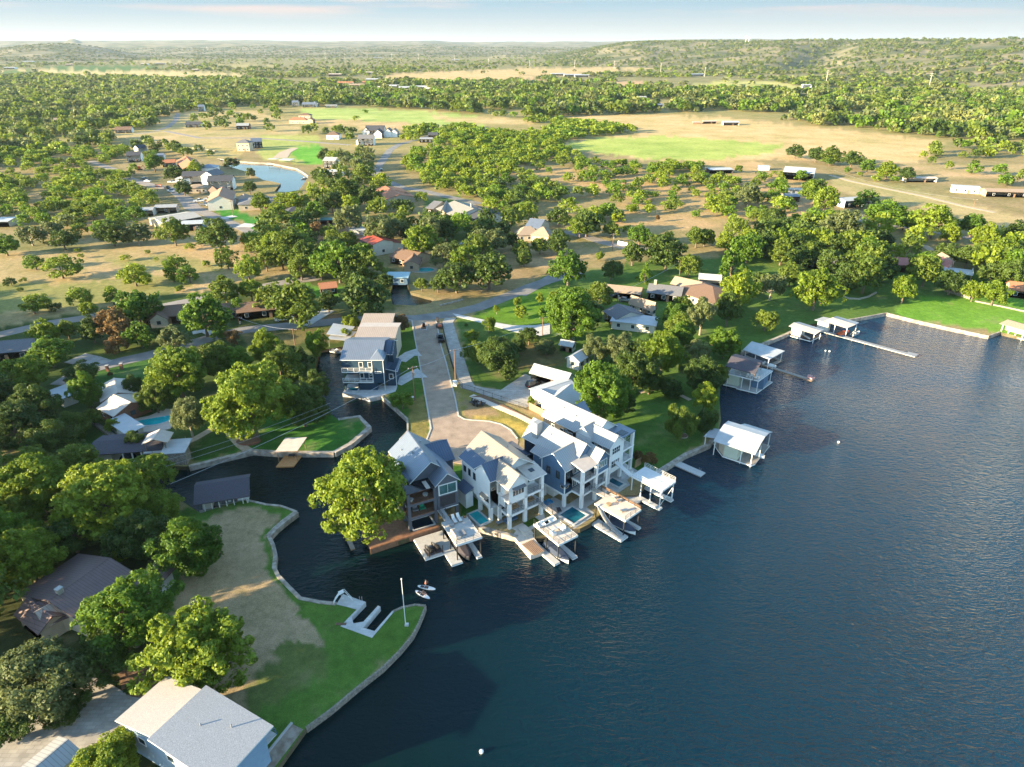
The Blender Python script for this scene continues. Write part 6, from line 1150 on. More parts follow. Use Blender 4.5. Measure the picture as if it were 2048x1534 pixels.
H('small white box trailer left of the big barn', [('c', 1527, 340, 7, 4, 0, 2.8, .2)], white, whiteflat, cat='trailer', name='trailer', nwin=0, door=False)
H('white travel trailer beside the dark oak at the right', [('c', 1928, 385, 15, 4.5, -22, 3.6, .3)], white, whiteflat, cat='trailer', name='trailer', nwin=3)
H('long cream mobile home at the right edge', [('c', 2010, 392, 26, 8, -8, 3.2, 1.0)], tan, shingle_t, cat='mobile home', name='mobile_home')
H('long low white shed row among junk at the right', [('c', 1838, 363, 20, 6, -4, 2.6, .5)], offwhite, tanflat, cat='shed', name='shed', nwin=0)
H('white barn with tan front in the big meadow', [('c', 1460, 250, 18, 9, 0, 3.2, 1.2)], cream, whitemetal, cat='barn', name='barn', nwin=0)
H('rusty open hay shed in the big meadow', [('c', 1418, 247, 16, 5, 4, 2.6, .4)], wood, tanflat, cat='shed', name='shed', nwin=0)
H('small hay shelter at the left of the meadow sheds', [('c', 1392, 248, 8, 4, 0, 2, .3)], wood, tanflat, cat='shelter', name='shelter', nwin=0)
H('grey gabled house with white chimney among the lakeside trees', [('c', 1640, 533, 11, 8, -20, 3, 2.0), ('c', 1675, 535, 9, 8, -20, 3, 2.0, False, (white, shingle_k))], offwhite, shingle_g)
H('red roofed lake house with white upper deck at the right', [('r', (1872, 512), (1905, 523), (1885, 530), 3.2, 2.2, False, (cream, mat('salmon_roof', (.42, .17, .14), .6, .15, 1))), ('r', (1883, 505), (1900, 515), (1870, 515), 4.4, 1.8, False, (cream, shingle_t))], cream)
H('small red roofed house left of the red lake house', [('c', 1808, 540, 10, 7, -10, 3.2, 1.8)], offwhite, MATS['salmon_roof'])
dk2 = thing('deck', 'white railed raised deck in front of the red lake house', 'deck', P(1912, 555, G), R(-30)); one('deck_boards', dk2, lambda b: b.box(-5, 5, -4, 4, 2.6, 2.8, whiteflat)); one('railing', dk2, lambda b: railing(b, [(-5, -4, 2.8), (5, -4, 2.8), (5, 4, 2.8)], m=white, rails=2))
for x in (-4.6, 0, 4.6): one('post', dk2, lambda b: b.box(x - .12, x + .12, -3.9, -3.66, 0, 2.6, wood))
H('terracotta roofed house cut by the right edge', [('c', 2050, 592, 12, 8, -25, 3, 1.8)], cream, terracotta)
H('lakeside house with white lit wall and tan shingle roof', [('r', (1262, 591), (1312, 618 - 12), (1305, 617), 3.2, 1.8, False, (white, shingle_t))], white, shingle_t, nwin=4)
H('dark hip roofed house with white roof strip left of the white walled house', [('r', (1235, 598 + 10), (1262, 625), (1205, 622), 2.9, 1.8, False, (offwhite, shingle_g)), ('c', 1268, 655, 14, 7, -18, 2.7, .3, False, (offwhite, whiteflat))], offwhite, shingle_g)
H('tan shingle roofed house with hipped wing behind the lakeside trees', [('r', (1350, 553), (1405, 565), (1338, 566), 3.0, 1.8, False, (white, shingle_t)), ('r', (1412, 568), (1425, 572), (1370, 588), 3.0, 2.6, True, (cream, shingle_b)), ('c', 1418, 570, 8, 6, -15, 3.2, 1.0, False, (white, whiteflat))], white, shingle_t)
H('tan roofed carport with a car under it by the lawn', [('c', 1244, 592, 14, 7, -18, 2.6, 1.2)], wood, shingle_t, cat='carport', name='carport', nwin=0, door=False)
H('shaded grey roof with stone chimney between the two tan roofs', [('c', 1330, 595, 12, 9, -20, 2.8, 1.8)], offwhite, shingle_g, chimney=(-4, 0, 6.2))
H('white metal roofed garage with pale green doors and a car parked in front', [('r', (1068, 728), (1143, 748), (1060, 745), 2.9, 1.5, False, (mat('sage_siding', (.40, .42, .33), .7, .08, 1, .1, stripes=('Z', .3)), whitemetal))], offwhite, whitemetal, cat='garage', name='garage', nwin=0)
H('white metal roofed house wedged behind the waterfront row', [('r', (1075, 777), (1122, 800), (1062, 790), 3.0, 1.6, False, (white, whitemetal)), ('r', (1143, 768), (1106, 798), (1140, 815), 3.2, 2.2, False, (white, whitemetal)), ('c', 1110, 800, 10, 8, 35, 3.0, 1.2, False, (white, whitemetal))], white, whitemetal)
H('white lit roofed guest house behind the sage garage', [('r', (1170, 697), (1145, 712), (1133, 714), 3.0, 1.2, False, (offwhite, whitemetal))], offwhite, whitemetal)
H('tiny pale green garden shed beside the picket fence', [('c', 1135, 700, 4, 3, -25, 2.2, .8)], MATS['sage_siding'], whitemetal, cat='shed', name='shed', nwin=1)
# white low town on the horizon plain
for i, (x, y, l, w) in enumerate(((692, 173, 34, 14), (715, 177, 40, 12), (740, 172, 30, 14), (760, 180, 26, 12), (788, 178, 30, 12), (812, 184, 26, 12), (838, 180, 34, 12), (862, 184, 24, 12), (745, 163, 30, 12))):
    H(['apartment block with orange roof leftmost of the pale cluster', 'long cream block second in the pale cluster', 'cream block with terracotta roof in the pale cluster', 'low tan roofed block in the pale cluster', 'white block beside the round green tree in the pale cluster', 'white gabled block in the pale cluster', 'long white block at the right of the pale cluster', 'last small white block of the pale cluster', 'white roofed hall behind the pale cluster'][i], [('c', x, y, l, w, 0, (8, 7, 8, 5, 6, 8, 6, 6, 5)[i], 2.2)], cream if i % 2 else white, [terracotta, shingle_t, terracotta, tanflat, whiteflat, whitemetal, whiteflat, tanflat, whitemetal][i], name='building', cat='building', group='pale building cluster beyond the meadows', nwin=5, door=False)
for i, (x, y, l, w, wm_, rm_, lab) in enumerate(((432, 106, 260, 60, white, tanflat, 'long pale factory hall below the left hills'), (472, 108, 300, 70, white, whiteflat, 'long bluish white factory hall below the left hills'), (22, 138, 40, 20, white, whiteflat, 'white farm shed at the far left'), (140, 131, 30, 16, cream, tanflat, 'cream farm house behind the vineyard strip'), (290, 130, 30, 16, white, tanflat, 'white farm house right of the vineyard strip'), (320, 129, 40, 16, cream, seamlX, 'cream farm hall right of the vineyard strip'), (365, 131, 60, 18, cream, tanflat, 'long farm shed at the end of the vineyard strip'), (392, 142, 20, 12, tan, tanflat, 'farm house in the yellow far field'), (58, 125, 50, 20, white, whiteflat, 'white hall in the far left woods'), (755, 117, 50, 24, white, whiteflat, 'small bright white hall on the wooded plain'), (740, 148, 22, 14, white, tanflat, 'white gabled farm house beside the tan field'), (672, 152, 40, 16, cream, tanflat, 'low cream sheds left of the tan field'), (1145, 153, 50, 20, white, whitemetal, 'bright white shed pair in the tan fields'), (1163, 154, 40, 20, white, whitemetal, 'second bright white shed in the tan fields'), (1115, 151, 40, 16, white, whiteflat, 'pale greenhouse left of the bright white sheds'), (1612, 175, 18, 10, white, whitemetal, 'white shed at the corner of the far green field'), (1640, 184, 22, 10, cream, whiteflat, 'cream shed at the corner of the far green field'), (1392, 152, 40, 20, steel, steel, 'electric substation frame among the far trees'), (1505, 196, 18, 10, white, whiteflat, 'white roof in the dark wood belt'), (1127, 186, 12, 10, white, whitemetal, 'small white house in the dark wood belt'), (1243, 196, 14, 9, white, seamX, 'blue-white roof in the dark wood belt'), (1283, 201, 14, 9, cream, whiteflat, 'cream roof in the dark wood belt'), (1310, 217, 20, 8, blueside, seamX, 'blue roof at the edge of the dark wood belt'), (1498, 124, 60, 20, bricks, tanflat, 'reddish long building at the foot of the ridge'), (912, 131 - 10, 40, 16, white, whiteflat, 'white roof on the wooded plain right of centre'))):
    H(lab, [('c', x, y, l, w, 0, 5 if l < 100 else 12, 1.5)], wm_, rm_, name='building', cat='building', nwin=2, door=False)
# ================================================================== BOATHOUSES, DOCKS, WALLS
class Fr2(Fr):
    def __init__(s, a, b, z):
        A = P(a[0], a[1], z); B = P(b[0], b[1], z); s.o = (A.x, A.y, z); s.a = math.atan2(B.y - A.y, B.x - A.x)
rz_ = lambda x, y: (1300 + x / 4.794, 640 + y / 4.794)
rq_ = lambda x, y: (1540 + x / 6.39, 600 + y / 6.39)
def posts(r, pts, z0, z1, m=white, t=.08):
    for x, y in pts: one('post', r, lambda b: b.box(x - t, x + t, y - t, y + t, z0, z1, m))
greenwall = mat('pale_green_siding', (.50, .52, .40), .7, .08, 1, .1, stripes=('Z', .3), sdark=.92)
f1 = Fr2((1445, 912), (1502, 931), .6); r1 = f1.root('boathouse', 'white curved roof boathouse with pale green walls nearest the waterfront houses', 'boathouse'); foot(f1, -4, 8, 0, 11)
one('deck', r1, lambda b: b.prism([(0, 0), (6.6, 0), (7.1, 1), (7.1, 4.6), (3.8, 4.6), (3.8, 6.2), (7.2, 6.4), (7.2, 11), (4, 11), (-2, 10), (-4.5, 5), (-2, 2)], -.3, 0, weathered, white)); one('wall', r1, lambda b: [b.box(.1, 3.3, .15, 4.4, 0, 3.0, greenwall), b.prism([(-1.8, 2.1), (.1, .2), (.1, 4.4), (-1.8, 4.4)], 0, 3.0, cream)])
one('roof', r1, lambda b: [b.slab([(-2.4, -.6, 3.3), (7.2, -.6, 3.3), (7.2, 2.4, 4.55), (-2.4, 2.4, 4.55)], -.12, whiteflat), b.slab([(-2.4, 2.4, 4.552), (7.2, 2.4, 4.552), (7.2, 5.2, 5.1), (-2.4, 5.2, 5.1)], -.12, whiteflat), b.slab([(-2.4, 5.2, 5.102), (7.2, 5.2, 5.102), (7.2, 8.0, 4.7), (-2.4, 8.0, 4.7)], -.12, whiteflat), b.slab([(.6, 8.0, 4.702), (7.2, 8.0, 4.702), (7.2, 11.2, 3.5), (.6, 11.2, 3.5)], -.12, whiteflat)])
one('side_roof', r1, lambda b: b.slab([(-5.4, 1.2, 2.6), (-2.45, 1.2, 3.2), (-2.45, 6, 3.2), (-5.4, 6, 2.6)], -.12, whiteflat)); posts(r1, [(6.4, .2), (6.9, 4.3), (6.9, 10.6), (-5, 1.6), (-2.2, .2), (4, .2)], -1.5, 3.2)
boat(f1.w(5.4, 5.3, -.3), f1.a + math.pi / 2 + math.pi, 5.0, 1.9, 'white boat in the slip of the white curved roof boathouse', gel)
f2 = Fr2(rz_(725, 620), rz_(1020, 690), .6); r2 = f2.root('boathouse', 'two storey boathouse with dark shingle roof and white deck', 'boathouse'); foot(f2, 0, 10, 0, 9)
one('deck', r2, lambda b: b.prism([(-.6, -.1), (2.9, -.1), (3.1, -.6), (8.6, -.6), (10.6, 8.8), (0, 9)], -.3, 0, concrete, white)); one('upper_deck', r2, lambda b: b.prism([(0, .2), (8.5, 0), (10.2, 8.6), (0, 8.8)], 3.1, 3.4, whiteflat, white)); one('wall', r2, lambda b: [b.box(.2, 3.2, .8, 8.4, 0, 3.09, greenwall), b.box(6.4, 9.4, 2.4, 8.2, 0, 3.09, blueside), b.box(1.2, 5.6, 3.4, 8, 3.4, 5.9, offwhite)])
one('roof', r2, lambda b: [b.slab([(-.6, -.6, 5.6), (7.6, -1.6, 5.6), (7.6, 3.6, 6.9), (-.6, 4, 6.9)], -.15, shingle_d), b.slab([(-.6, 4.02, 6.9), (7.6, 3.62, 6.9), (7.6, 7.8, 5.8), (-.6, 8.8, 5.8)], -.15, shingle_d)])
posts(r2, [(.2, .3), (4.2, 0), (8.3, .2), (9.9, 8.4), (6.4, .1)], -1.5, 3.1); posts(r2, [(.2, .4), (7.2, -.8), (7.2, 7.2)], 3.4, 5.7, wood); one('railing', r2, lambda b: railing(b, [(.1, .3, 3.4), (8.4, .1, 3.4), (10, 8.4, 3.4)], m=white, rails=2, t=.03))
for i, x in enumerate((5.2, 6.0, 7.4)): furn('lounge_chair', f2.w(x, .9 + i * .2, 3.4), f2.a, ['white deck chair on the dark roofed boathouse, left one', 'white deck chair on the dark roofed boathouse, middle one', 'white deck chair on the dark roofed boathouse, right one'][i], 'lounge chair', 'deck chairs on the dark roofed boathouse')
f3 = Fr2(rz_(890, 280), rz_(1150, 375), 3.6); f3.o = (f3.o[0], f3.o[1], .6); r3 = f3.root('boathouse', 'white flat roofed boathouse behind the dark shingle one', 'boathouse'); foot(f3, 0, 9, 0, 9)
one('roof', r3, lambda b: b.slab([(0, 0, 2.85), (9.1, 0, 3.0), (8.7, 8.3, 3.2), (-1.9, 7.3, 3.05)], .2, whiteflat)); one('deck', r3, lambda b: [b.box(-.5, 6.3, .6, 3.2, -.3, 0, weathered), b.box(7.6, 8.6, 3.4, 8.6, -.3, 0, weathered), b.box(-1, 8.6, 7.8, 8.8, -.3, 0, weathered)]); posts(r3, [(.6, .8), (4, .8), (8.4, .8), (8.2, 7.8), (-.8, 7)], -1.5, 2.7)
boat(f3.w(7.2, 2.2, -.3), f3.a - math.pi / 2 + .2, 5.6, 2.1, 'white boat poking out under the white flat roof', gel)
f3b = Fr2(rz_(1060, 430), rz_(1550, 585), .6); r3b = f3b.root('pier', 'dark plank pier with two pink chairs at its end', 'pier'); one('planks', r3b, lambda b: b.prism([(-3, 0), (15.2, 0), (15.4, 2.0), (13.4, 2.0), (13.4, 1.3), (-3, 1.3)], -.25, 0, weathered, wood)); posts(r3b, [(x, .1) for x in (1, 4, 7, 10, 13)], -1.5, -.25, wood)
for i in range(2): furn('armchair', f3b.w(13.9 + i * .9, 1.2, 0), f3b.a + .4 + i * .8, ['pink chair at the end of the dark plank pier, left one', 'pink chair at the end of the dark plank pier, right one'][i], 'chair', 'pink pier chairs', m=mat('pink_paint', (.55, .32, .30), .6, .05, 1))
f4 = Fr2(rq_(200, 440), rq_(520, 525), .6); r4 = f4.root('boathouse', 'small white roofed boathouse with a slide ramp and dark deck', 'boathouse'); foot(f4, 0, 9, 0, 7)
one('deck', r4, lambda b: b.prism([(-1, 0), (8.1, 0), (8.6, 3.9), (8.9, 7.4), (7.9, 7.4), (7.6, 4), (4, 4), (-2, 4)], -.3, 0, screenm, white)); one('wall', r4, lambda b: b.box(1.2, 4.2, 1.0, 5.2, 0, 2.8, offwhite)); one('roof', r4, lambda b: [b.slab([(.5, -.1, 3.0), (9.5, -.9, 2.8), (9.9, 2.3, 3.15), (.8, 2.9, 3.4)], -.12, tanflat), b.slab([(.8, 2.92, 3.4), (9.9, 2.32, 3.15), (9.9, 5.1, 2.8), (1.2, 6.0, 2.9)], -.12, whiteflat)]); posts(r4, [(8.8, .1), (9.2, 4.6), (4.6, .3)], -1.2, 2.9)
one('ramp', r4, lambda b: b.slab([(5.0, .9, .9), (5.0, 1.9, .9), (7.4, 1.7, .1), (7.4, .7, .1)], -.08, steel))
f5 = Fr2(rq_(650, 400), rq_(1850, 725), .6); r5 = f5.root('pier', 'longest pale pier reaching far out beside the white boathouse', 'pier'); one('planks', r5, lambda b: b.prism([(-3, 0), (28.6, 0), (28.7, 3.0), (25.9, 2.7), (25.9, 1.7), (-3, 1.7)], -.25, 0, mat('pale_planks', (.27, .28, .29), .85, .2, 2, .3, stripes=('X', .25), sdark=.65), concrete)); posts(r5, [(x, .12) for x in range(2, 28, 4)], -1.5, -.25, wood)
r5b = f5.root('boathouse', 'white hipped roof boathouse with a red boat beside the longest pier', 'boathouse'); foot(f5, -2, 9, -3, 7)
one('wall', r5b, lambda b: b.box(-2.2, 1.4, 1.75, 3.6, -.3, 2.6, offwhite)); one('roof', r5b, lambda b: [b.slab([(-.2, -2.6 + 4.2, 3.0), (7.6, -3.6 + 4.2, 3.0), (8.6, 3.4 + 1.4, 3.35), (1.0, 5.0, 3.7)], -.12, tanflat), b.slab([(1.0, 5.02, 3.7), (8.6, 4.82, 3.35), (8.3, 8.6, 2.9), (.6, 9.4, 2.9)], -.12, whiteflat), b.slab([(-3.2, 1.2, 2.7), (-.22, 1.2, 2.8), (.4, 6.4, 2.8), (-2.4, 6.0, 2.7)], -.12, whiteflat)]); posts(r5b, [(7.2, 1.9), (7.9, 8.0), (3.4, 1.9), (1, 8.6)], -1.2, 3.1)
boat(f5.w(5.8, 3.4, -.3), f5.a - math.pi / 2 + 1.3, 5.4, 2.1, 'red boat under the white hipped boathouse roof', carred, redm); boat(f5.w(8.6, 6.6, -.4), f5.a - .2, 4.0, 1.6, 'small white boat behind the red one', gel)
s_ = lambda x, y: (1540 + x / 4.03, 560 + y / 4.03)
f6 = Fr2(s_(1850, 420), s_(2048, 480), .6); r6 = f6.root('boathouse', 'white columned boathouse cut by the right edge of the lawn', 'boathouse'); foot(f6, 0, 12, 0, 6)
one('deck', r6, lambda b: b.box(-.4, 16, 0, 5, -.3, 0, concrete)); one('wall', r6, lambda b: b.box(.3, 15.6, 2.6, 4.8, 0, 2.9, white)); one('roof', r6, lambda b: [b.slab([(-.6, -.7, 2.9), (16.4, -.7, 2.9), (16.4, 2.2, 3.9), (.2, 2.2, 3.9)], -.14, shingle_t), b.slab([(.2, 2.22, 3.9), (16.4, 2.22, 3.9), (16.4, 5.6, 2.9), (-.6, 5.6, 2.9)], -.14, shingle_t)]); posts(r6, [(x, .2) for x in (.3, 2.4, 4.5, 6.6, 8.7, 10.8)], -1.4, 2.9, t=.12)
fR = Fr2((1345, 928), (1401, 953), .5); rR = fR.root('pier', 'short grey floating pier at the seawall near the white railed dock', 'pier'); one('planks', rR, lambda b: b.box(0, 7.1, 0, 2.1, -.25, 0, deckgrey)); one('post', rR, lambda b: b.box(.4, .6, 1.9, 2.08, -1.4, .5, wood)); one('ladder', rR, lambda b: [b.bar((5.5, 2.12, -.8), (5.5, 2.12, .6), .05, .05, steel), b.bar((5.9, 2.12, -.8), (5.9, 2.12, .6), .05, .05, steel)])
# canal boat shelter
cs = Fr(652, 703, 5, .4); csr = cs.root('boat_shelter', 'white double roofed boat shelter on the canal beside the navy house', 'boat shelter'); foot(cs, 0, 8, 0, 10)
one('roof', csr, lambda b: [b.slab([(.5, 2, 3.4), (6.5, 1.5, 2.8), (8.6, 8, 3.0), (2, 9, 3.8)], .12, whiteflat), b.slab([(0, 4, 4.2), (6.0, 3.0, 3.7), (8.0, 10, 4.0), (1, 12, 4.6)], .12, whitemetal)]); posts(csr, [(.8, 2.4), (6.3, 2.2), (8.0, 7.8), (1.8, 8.6)], -1.4, 3.0, steel)
boat(cs.w(4.0, -.6, -.1), cs.a - 1.9, 5.5, 2.1, 'white boat on the canal left of the navy house', gel, group=None)
# seawalls: a capped concrete wall along each stretch of shore
def seawall(pts, label, w=.7, m=None, top=.14):
    q = strip_poly(pts, w); b = MB(); n = len(q) // 2
    for i in range(n - 1): b.prism([q[i], q[i + 1], q[2 * n - 2 - i], q[2 * n - 1 - i]], -1.3, G + top + i * .0015, m or seawallm)
    return b.build('seawall', label=label, cat='wall')
seawall([(612,1455),(660,1420),(720,1370),(765,1335),(800,1300),(825,1270),(838,1245),(846,1225),(851,1212)], 'thin dark edged seawall curving along the lake side of the green point', .3, rockwall, .06)
seawall([(851,1212),(830,1210),(805,1215),(787,1223)], 'rocky seawall at the tip of the green point beside the double slip', .4, rockwall)
seawall([(672,1208),(640,1205),(600,1197),(575,1172),(556,1152),(548,1135),(551,1110),(546,1090),(537,1072)], 'pale seawall bending along the cove below the brown lawn')
seawall([(537,1072),(550,1058),(566,1044),(593,1024)], 'wide pale seawall along the diagonal edge of the brown lawn', 1.1)
seawall([(593,1024),(575,1017),(560,1012),(530,1009),(505,1003),(491,1000)], 'narrow pale seawall from the lawn corner to the dark boathouse', .5)
seawall([(378,933),(440,917),(498,903),(508,901),(560,905),(668,905)], 'long pale seawall along the dark cove below the bright lawn', 1.0)
seawall([(668,905),(700,888),(739,855)], 'pale seawall on the cove side of the lawn tip', 1.2); seawall([(739,855),(718,833),(676,839)], 'pale seawall on the canal side of the lawn tip', 1.0)
seawall([(762,791),(790,815),(815,838),(815.7,862),(800,879)], 'tan seawall along the canal bank beside the brick street', .45)
seawall([(1298,960),(1321,940),(1370,909),(1417,889),(1436,865)], 'pale seawall from the white railed dock to the curved roof boathouse', .9)
seawall([(1480,705),(1529,686),(1573,668),(1600,652)], 'straight pale seawall left of the small white boathouse', .9)
seawall([(1640,646),(1694,640),(1735,633),(1773,626)], 'tan seawall between the longest pier and the lawn corner', .5); seawall([(1773,626),(1820,638),(1890,654),(1977,672),(1999,664)], 'tan seawall along the sunlit lawn at the right', .5)
seawall([(435,317),(470,322),(512,325),(540,326),(594,337),(606,344),(617,352)], 'pale concrete bulkhead along the far side of the pond', 1.0)
# double slip dock on the point
pd = thing('boat_dock', 'pale concrete double slip dock on the green point', 'boat dock', P(715, 1240, G)); o_ = pd.location
pp = [P(a, b, G) for a, b in [(672.8,1209),(686,1189),(731.6,1204.6),(703,1234.7),(707,1247.7),(727,1244),(756,1212),(761,1214),(726,1256),(749,1263),(785,1222),(787.5,1224),(744,1276),(681,1253),(714,1219)]]
one('slab', pd, lambda b: b.prism([(p.x - o_.x, p.y - o_.y) for p in pp], -.9, .1, conc_pale)); one('mat', pd, lambda b: b.box(-3.4, -1.6, -1.2, -.7, .101, .14, mulch))
ws = thing('water_slide', 'white water slide with ladder at the corner of the double slip dock', 'slide', P(688, 1203, G), R(20))
one('chute', ws, lambda b: [b.slab([(x0, -.3, z0), (x0, .3, z0), (x1, .3, z1), (x1, -.3, z1)], .06, white) for (x0, z0, x1, z1) in ((.2, 2.2, -.7, 1.9), (-.7, 1.9, -1.3, 1.1), (-1.3, 1.1, -1.7, .3))] + [b.bar((.2, y, 2.3), (-.7, y, 2.0), .06, .2, white) for y in (-.33, .33)])
one('ladder', ws, lambda b: [b.bar((.3, y, 2.4), (1.4, y, .1), .06, .06, white) for y in (-.3, .3)] + [b.bar((.4 + i * .2, -.3, 2.1 - i * .42), (.4 + i * .2, .3, 2.1 - i * .42), .05, .05, white) for i in range(5)])
one('support', ws, lambda b: b.bar((-.3, 0, .1), (-.3, 0, 2.0), .08, .08, cream))
ld_ = thing('ladder', 'small steel ladder rails on the double slip dock', 'ladder', P(718.6, 1200, G + .1)); one('rail', ld_, lambda b: b.tube([(0, 0, 0), (0, .1, .5), (0, .35, .5), (0, .4, -.6)], .03, steel, 5)); one('rail', ld_, lambda b: b.tube([(.4, 0, 0), (.4, .1, .5), (.4, .35, .5), (.4, .4, -.6)], .03, steel, 5))
fpo = thing('flagpole', 'tall bare white pole with a ball on top standing on the green point', 'flagpole', P(811, 1247, G)); one('pole', fpo, lambda b: b.tube([(0, 0, 0), (0, 0, 9.3)], [.07, .05], white, 8), smooth=False); one('ball', fpo, lambda b: b.ball((0, 0, 9.4), .14, white)); one('base', fpo, lambda b: b.box(-.05, .55, -.65, -.1, 0, .3, conc_pale))
rp = Fr2((515, 1545), (597, 1443), G); rmp = rp.root('boat_ramp', 'sloping concrete boat ramp at the bottom of the green point', 'boat ramp'); one('slab', rmp, lambda b: b.slab([(-3, -1.6, .08), (7.3, -1.4, .08), (7.3, .4, .16), (-3, .4, .16)], .9, mat('stained_concrete', (.33, .28, .23), .95, .35, .8, .3, col2=(.20, .15, .11)))); one('edge', rmp, lambda b: b.box(-3, 7.4, .41, .7, -.4, .4, concrete))
# garden walls, gate posts, fences
def wallline(pts, label, w, h, m, name='wall'):
    q = strip_poly(pts, w); b = MB(); n = len(q) // 2
    for i in range(n - 1): b.prism([q[i], q[i + 1], q[2 * n - 2 - i], q[2 * n - 1 - i]], G - .3, G + h + i * .002, m)
    return b.build(name, label=label, cat='wall')
wallline([(150,868),(186,847),(208,862),(236,881)], 'rough stone retaining wall bending around the shaded garden', 1.1, .7, rockwall); wallline([(1681,592),(1697,598),(1718,599),(1735,595),(1752,586)], 'curved stone edging under the trees behind the lawn', .6, .5, stone)
wallline([(1892,582),(1915,589),(1943,598)], 'stone garden wall behind the sunlit lawn', 2.2, 1.2, rockwall); wallline([(1950,603),(2000,613),(2060,626)], 'low pale wall at the back of the sunlit lawn', .8, .4, stone); wallline([(1236,489),(1252,493),(1266,497)], 'white boundary wall beside the far drive', .4, 1.8, white)
wallline([(435,303),(410,300),(385,297)], 'pale rail wall on the slope above the pond', .4, .8, stone); wallline([(925,600),(900,607),(880,612)], 'low kerb wall by the creek lot', .4, .5, seawallm)
for i, (x, y) in enumerate(((216, 742), (244, 738))):
    g_ = thing('gate_post', ['red brick gate post beside the lane, left of the pair', 'red brick gate post beside the lane, right of the pair'][i], 'gate post', P(x, y, G), .2, 'brick gate posts'); one('pillar', g_, lambda b: b.box(-.35, .35, -.35, .35, 0, 1.7, bricks)); one('cap', g_, lambda b: b.box(-.45, .45, -.45, .45, 1.701, 1.82, concrete))
def fence(pts, label, h=1.5, m=None, solid=False, step=2.2, group=None):
    w = [P(a, b, G) for a, b in pts]; r = thing('fence', label, 'fence', w[0], 0, group); o = w[0]; n = 0
    bp = MB(); 
    for a, c in zip(w[:-1], w[1:]):
        a = a - o; c = c - o
        if solid: bp.bar(a + Vector((0, 0, h / 2)), c + Vector((0, 0, h / 2)), .06, h, m)
        else:
            for z in (.15, h - .1): bp.bar(a + Vector((0, 0, z)), c + Vector((0, 0, z)), .05, .06, m)
            L = (c - a).length; k = int(L / .22)
            for i in range(k): q = a.lerp(c, i / k); bp.bar(q + Vector((0, 0, .1)), q + Vector((0, 0, h - .05)), .022, .022, m)
        L = (c - a).length; k = max(1, int(L / step))
        for i in range(k): q = a.lerp(c, i / k); b = MB(); b.bar(q, q + Vector((0, 0, h + .1)), .09, .09, m); b.build('post', r)
    bp.build('panel', r); return r
fence([(885,652),(892,690),(905,735),(916,765),(925,777),(950,785),(985,797),(1020,809),(1056,821)], 'black iron railing fence along the concrete drive beside the street', 1.6, dark)
fence([(1058,818),(1080,829),(1102,843)], 'cedar board fence behind the waterfront row', 1.9, fencewood, True)
fence([(1112,672),(1122,668),(1135,672),(1150,682)], 'white picket fence near the green garden shed', 1.1, white)
fence([(372,930),(372,880)], 'thin rail fence beside the boathouse footpath', 1.0, steel)
rg = thing('planting_ring', 'curved brick ring bed under the large round tree on the cove lawn', 'planting ring', P(497, 884, G)); one('bricks', rg, lambda b: b.prism([(2.8 * math.cos(t * .314), 1.8 * math.sin(t * .314)) for t in range(20)], -.1, .35, bricks)); one('soil', rg, lambda b: b.prism([(2.5 * math.cos(t * .314), 1.5 * math.sin(t * .314)) for t in range(20)], .351, .38, mulch))
rg = thing('planting_ring', 'pale stone ring around the thin tree on the shaded lawn', 'planting ring', P(1366, 872, G)); one('bricks', rg, lambda b: b.prism([(1.2 * math.cos(t * .314), 1.2 * math.sin(t * .314)) for t in range(20)], -.1, .2, stone)); one('soil', rg, lambda b: b.prism([(1 * math.cos(t * .314), 1 * math.sin(t * .314)) for t in range(20)], .201, .23, mulch))
sheet('planting_bed', [(940,795),(960,795),(1010,815),(1060,838),(1096,858),(1070,842),(1010,812),(965,790)], mulch)
sp_ = thing('swimming_pool', 'small round turquoise pool behind the creek', 'pool', P(847, 540, G)); one('coping', sp_, lambda b: b.prism([(6 * math.cos(t * .314), 4.2 * math.sin(t * .314)) for t in range(20)], -.1, .1, stone)); one('pool_water', sp_, lambda b: b.prism([(4.4 * math.cos(t * .314), 2.6 * math.sin(t * .314)) for t in range(20)], -.1, .14, poolm))
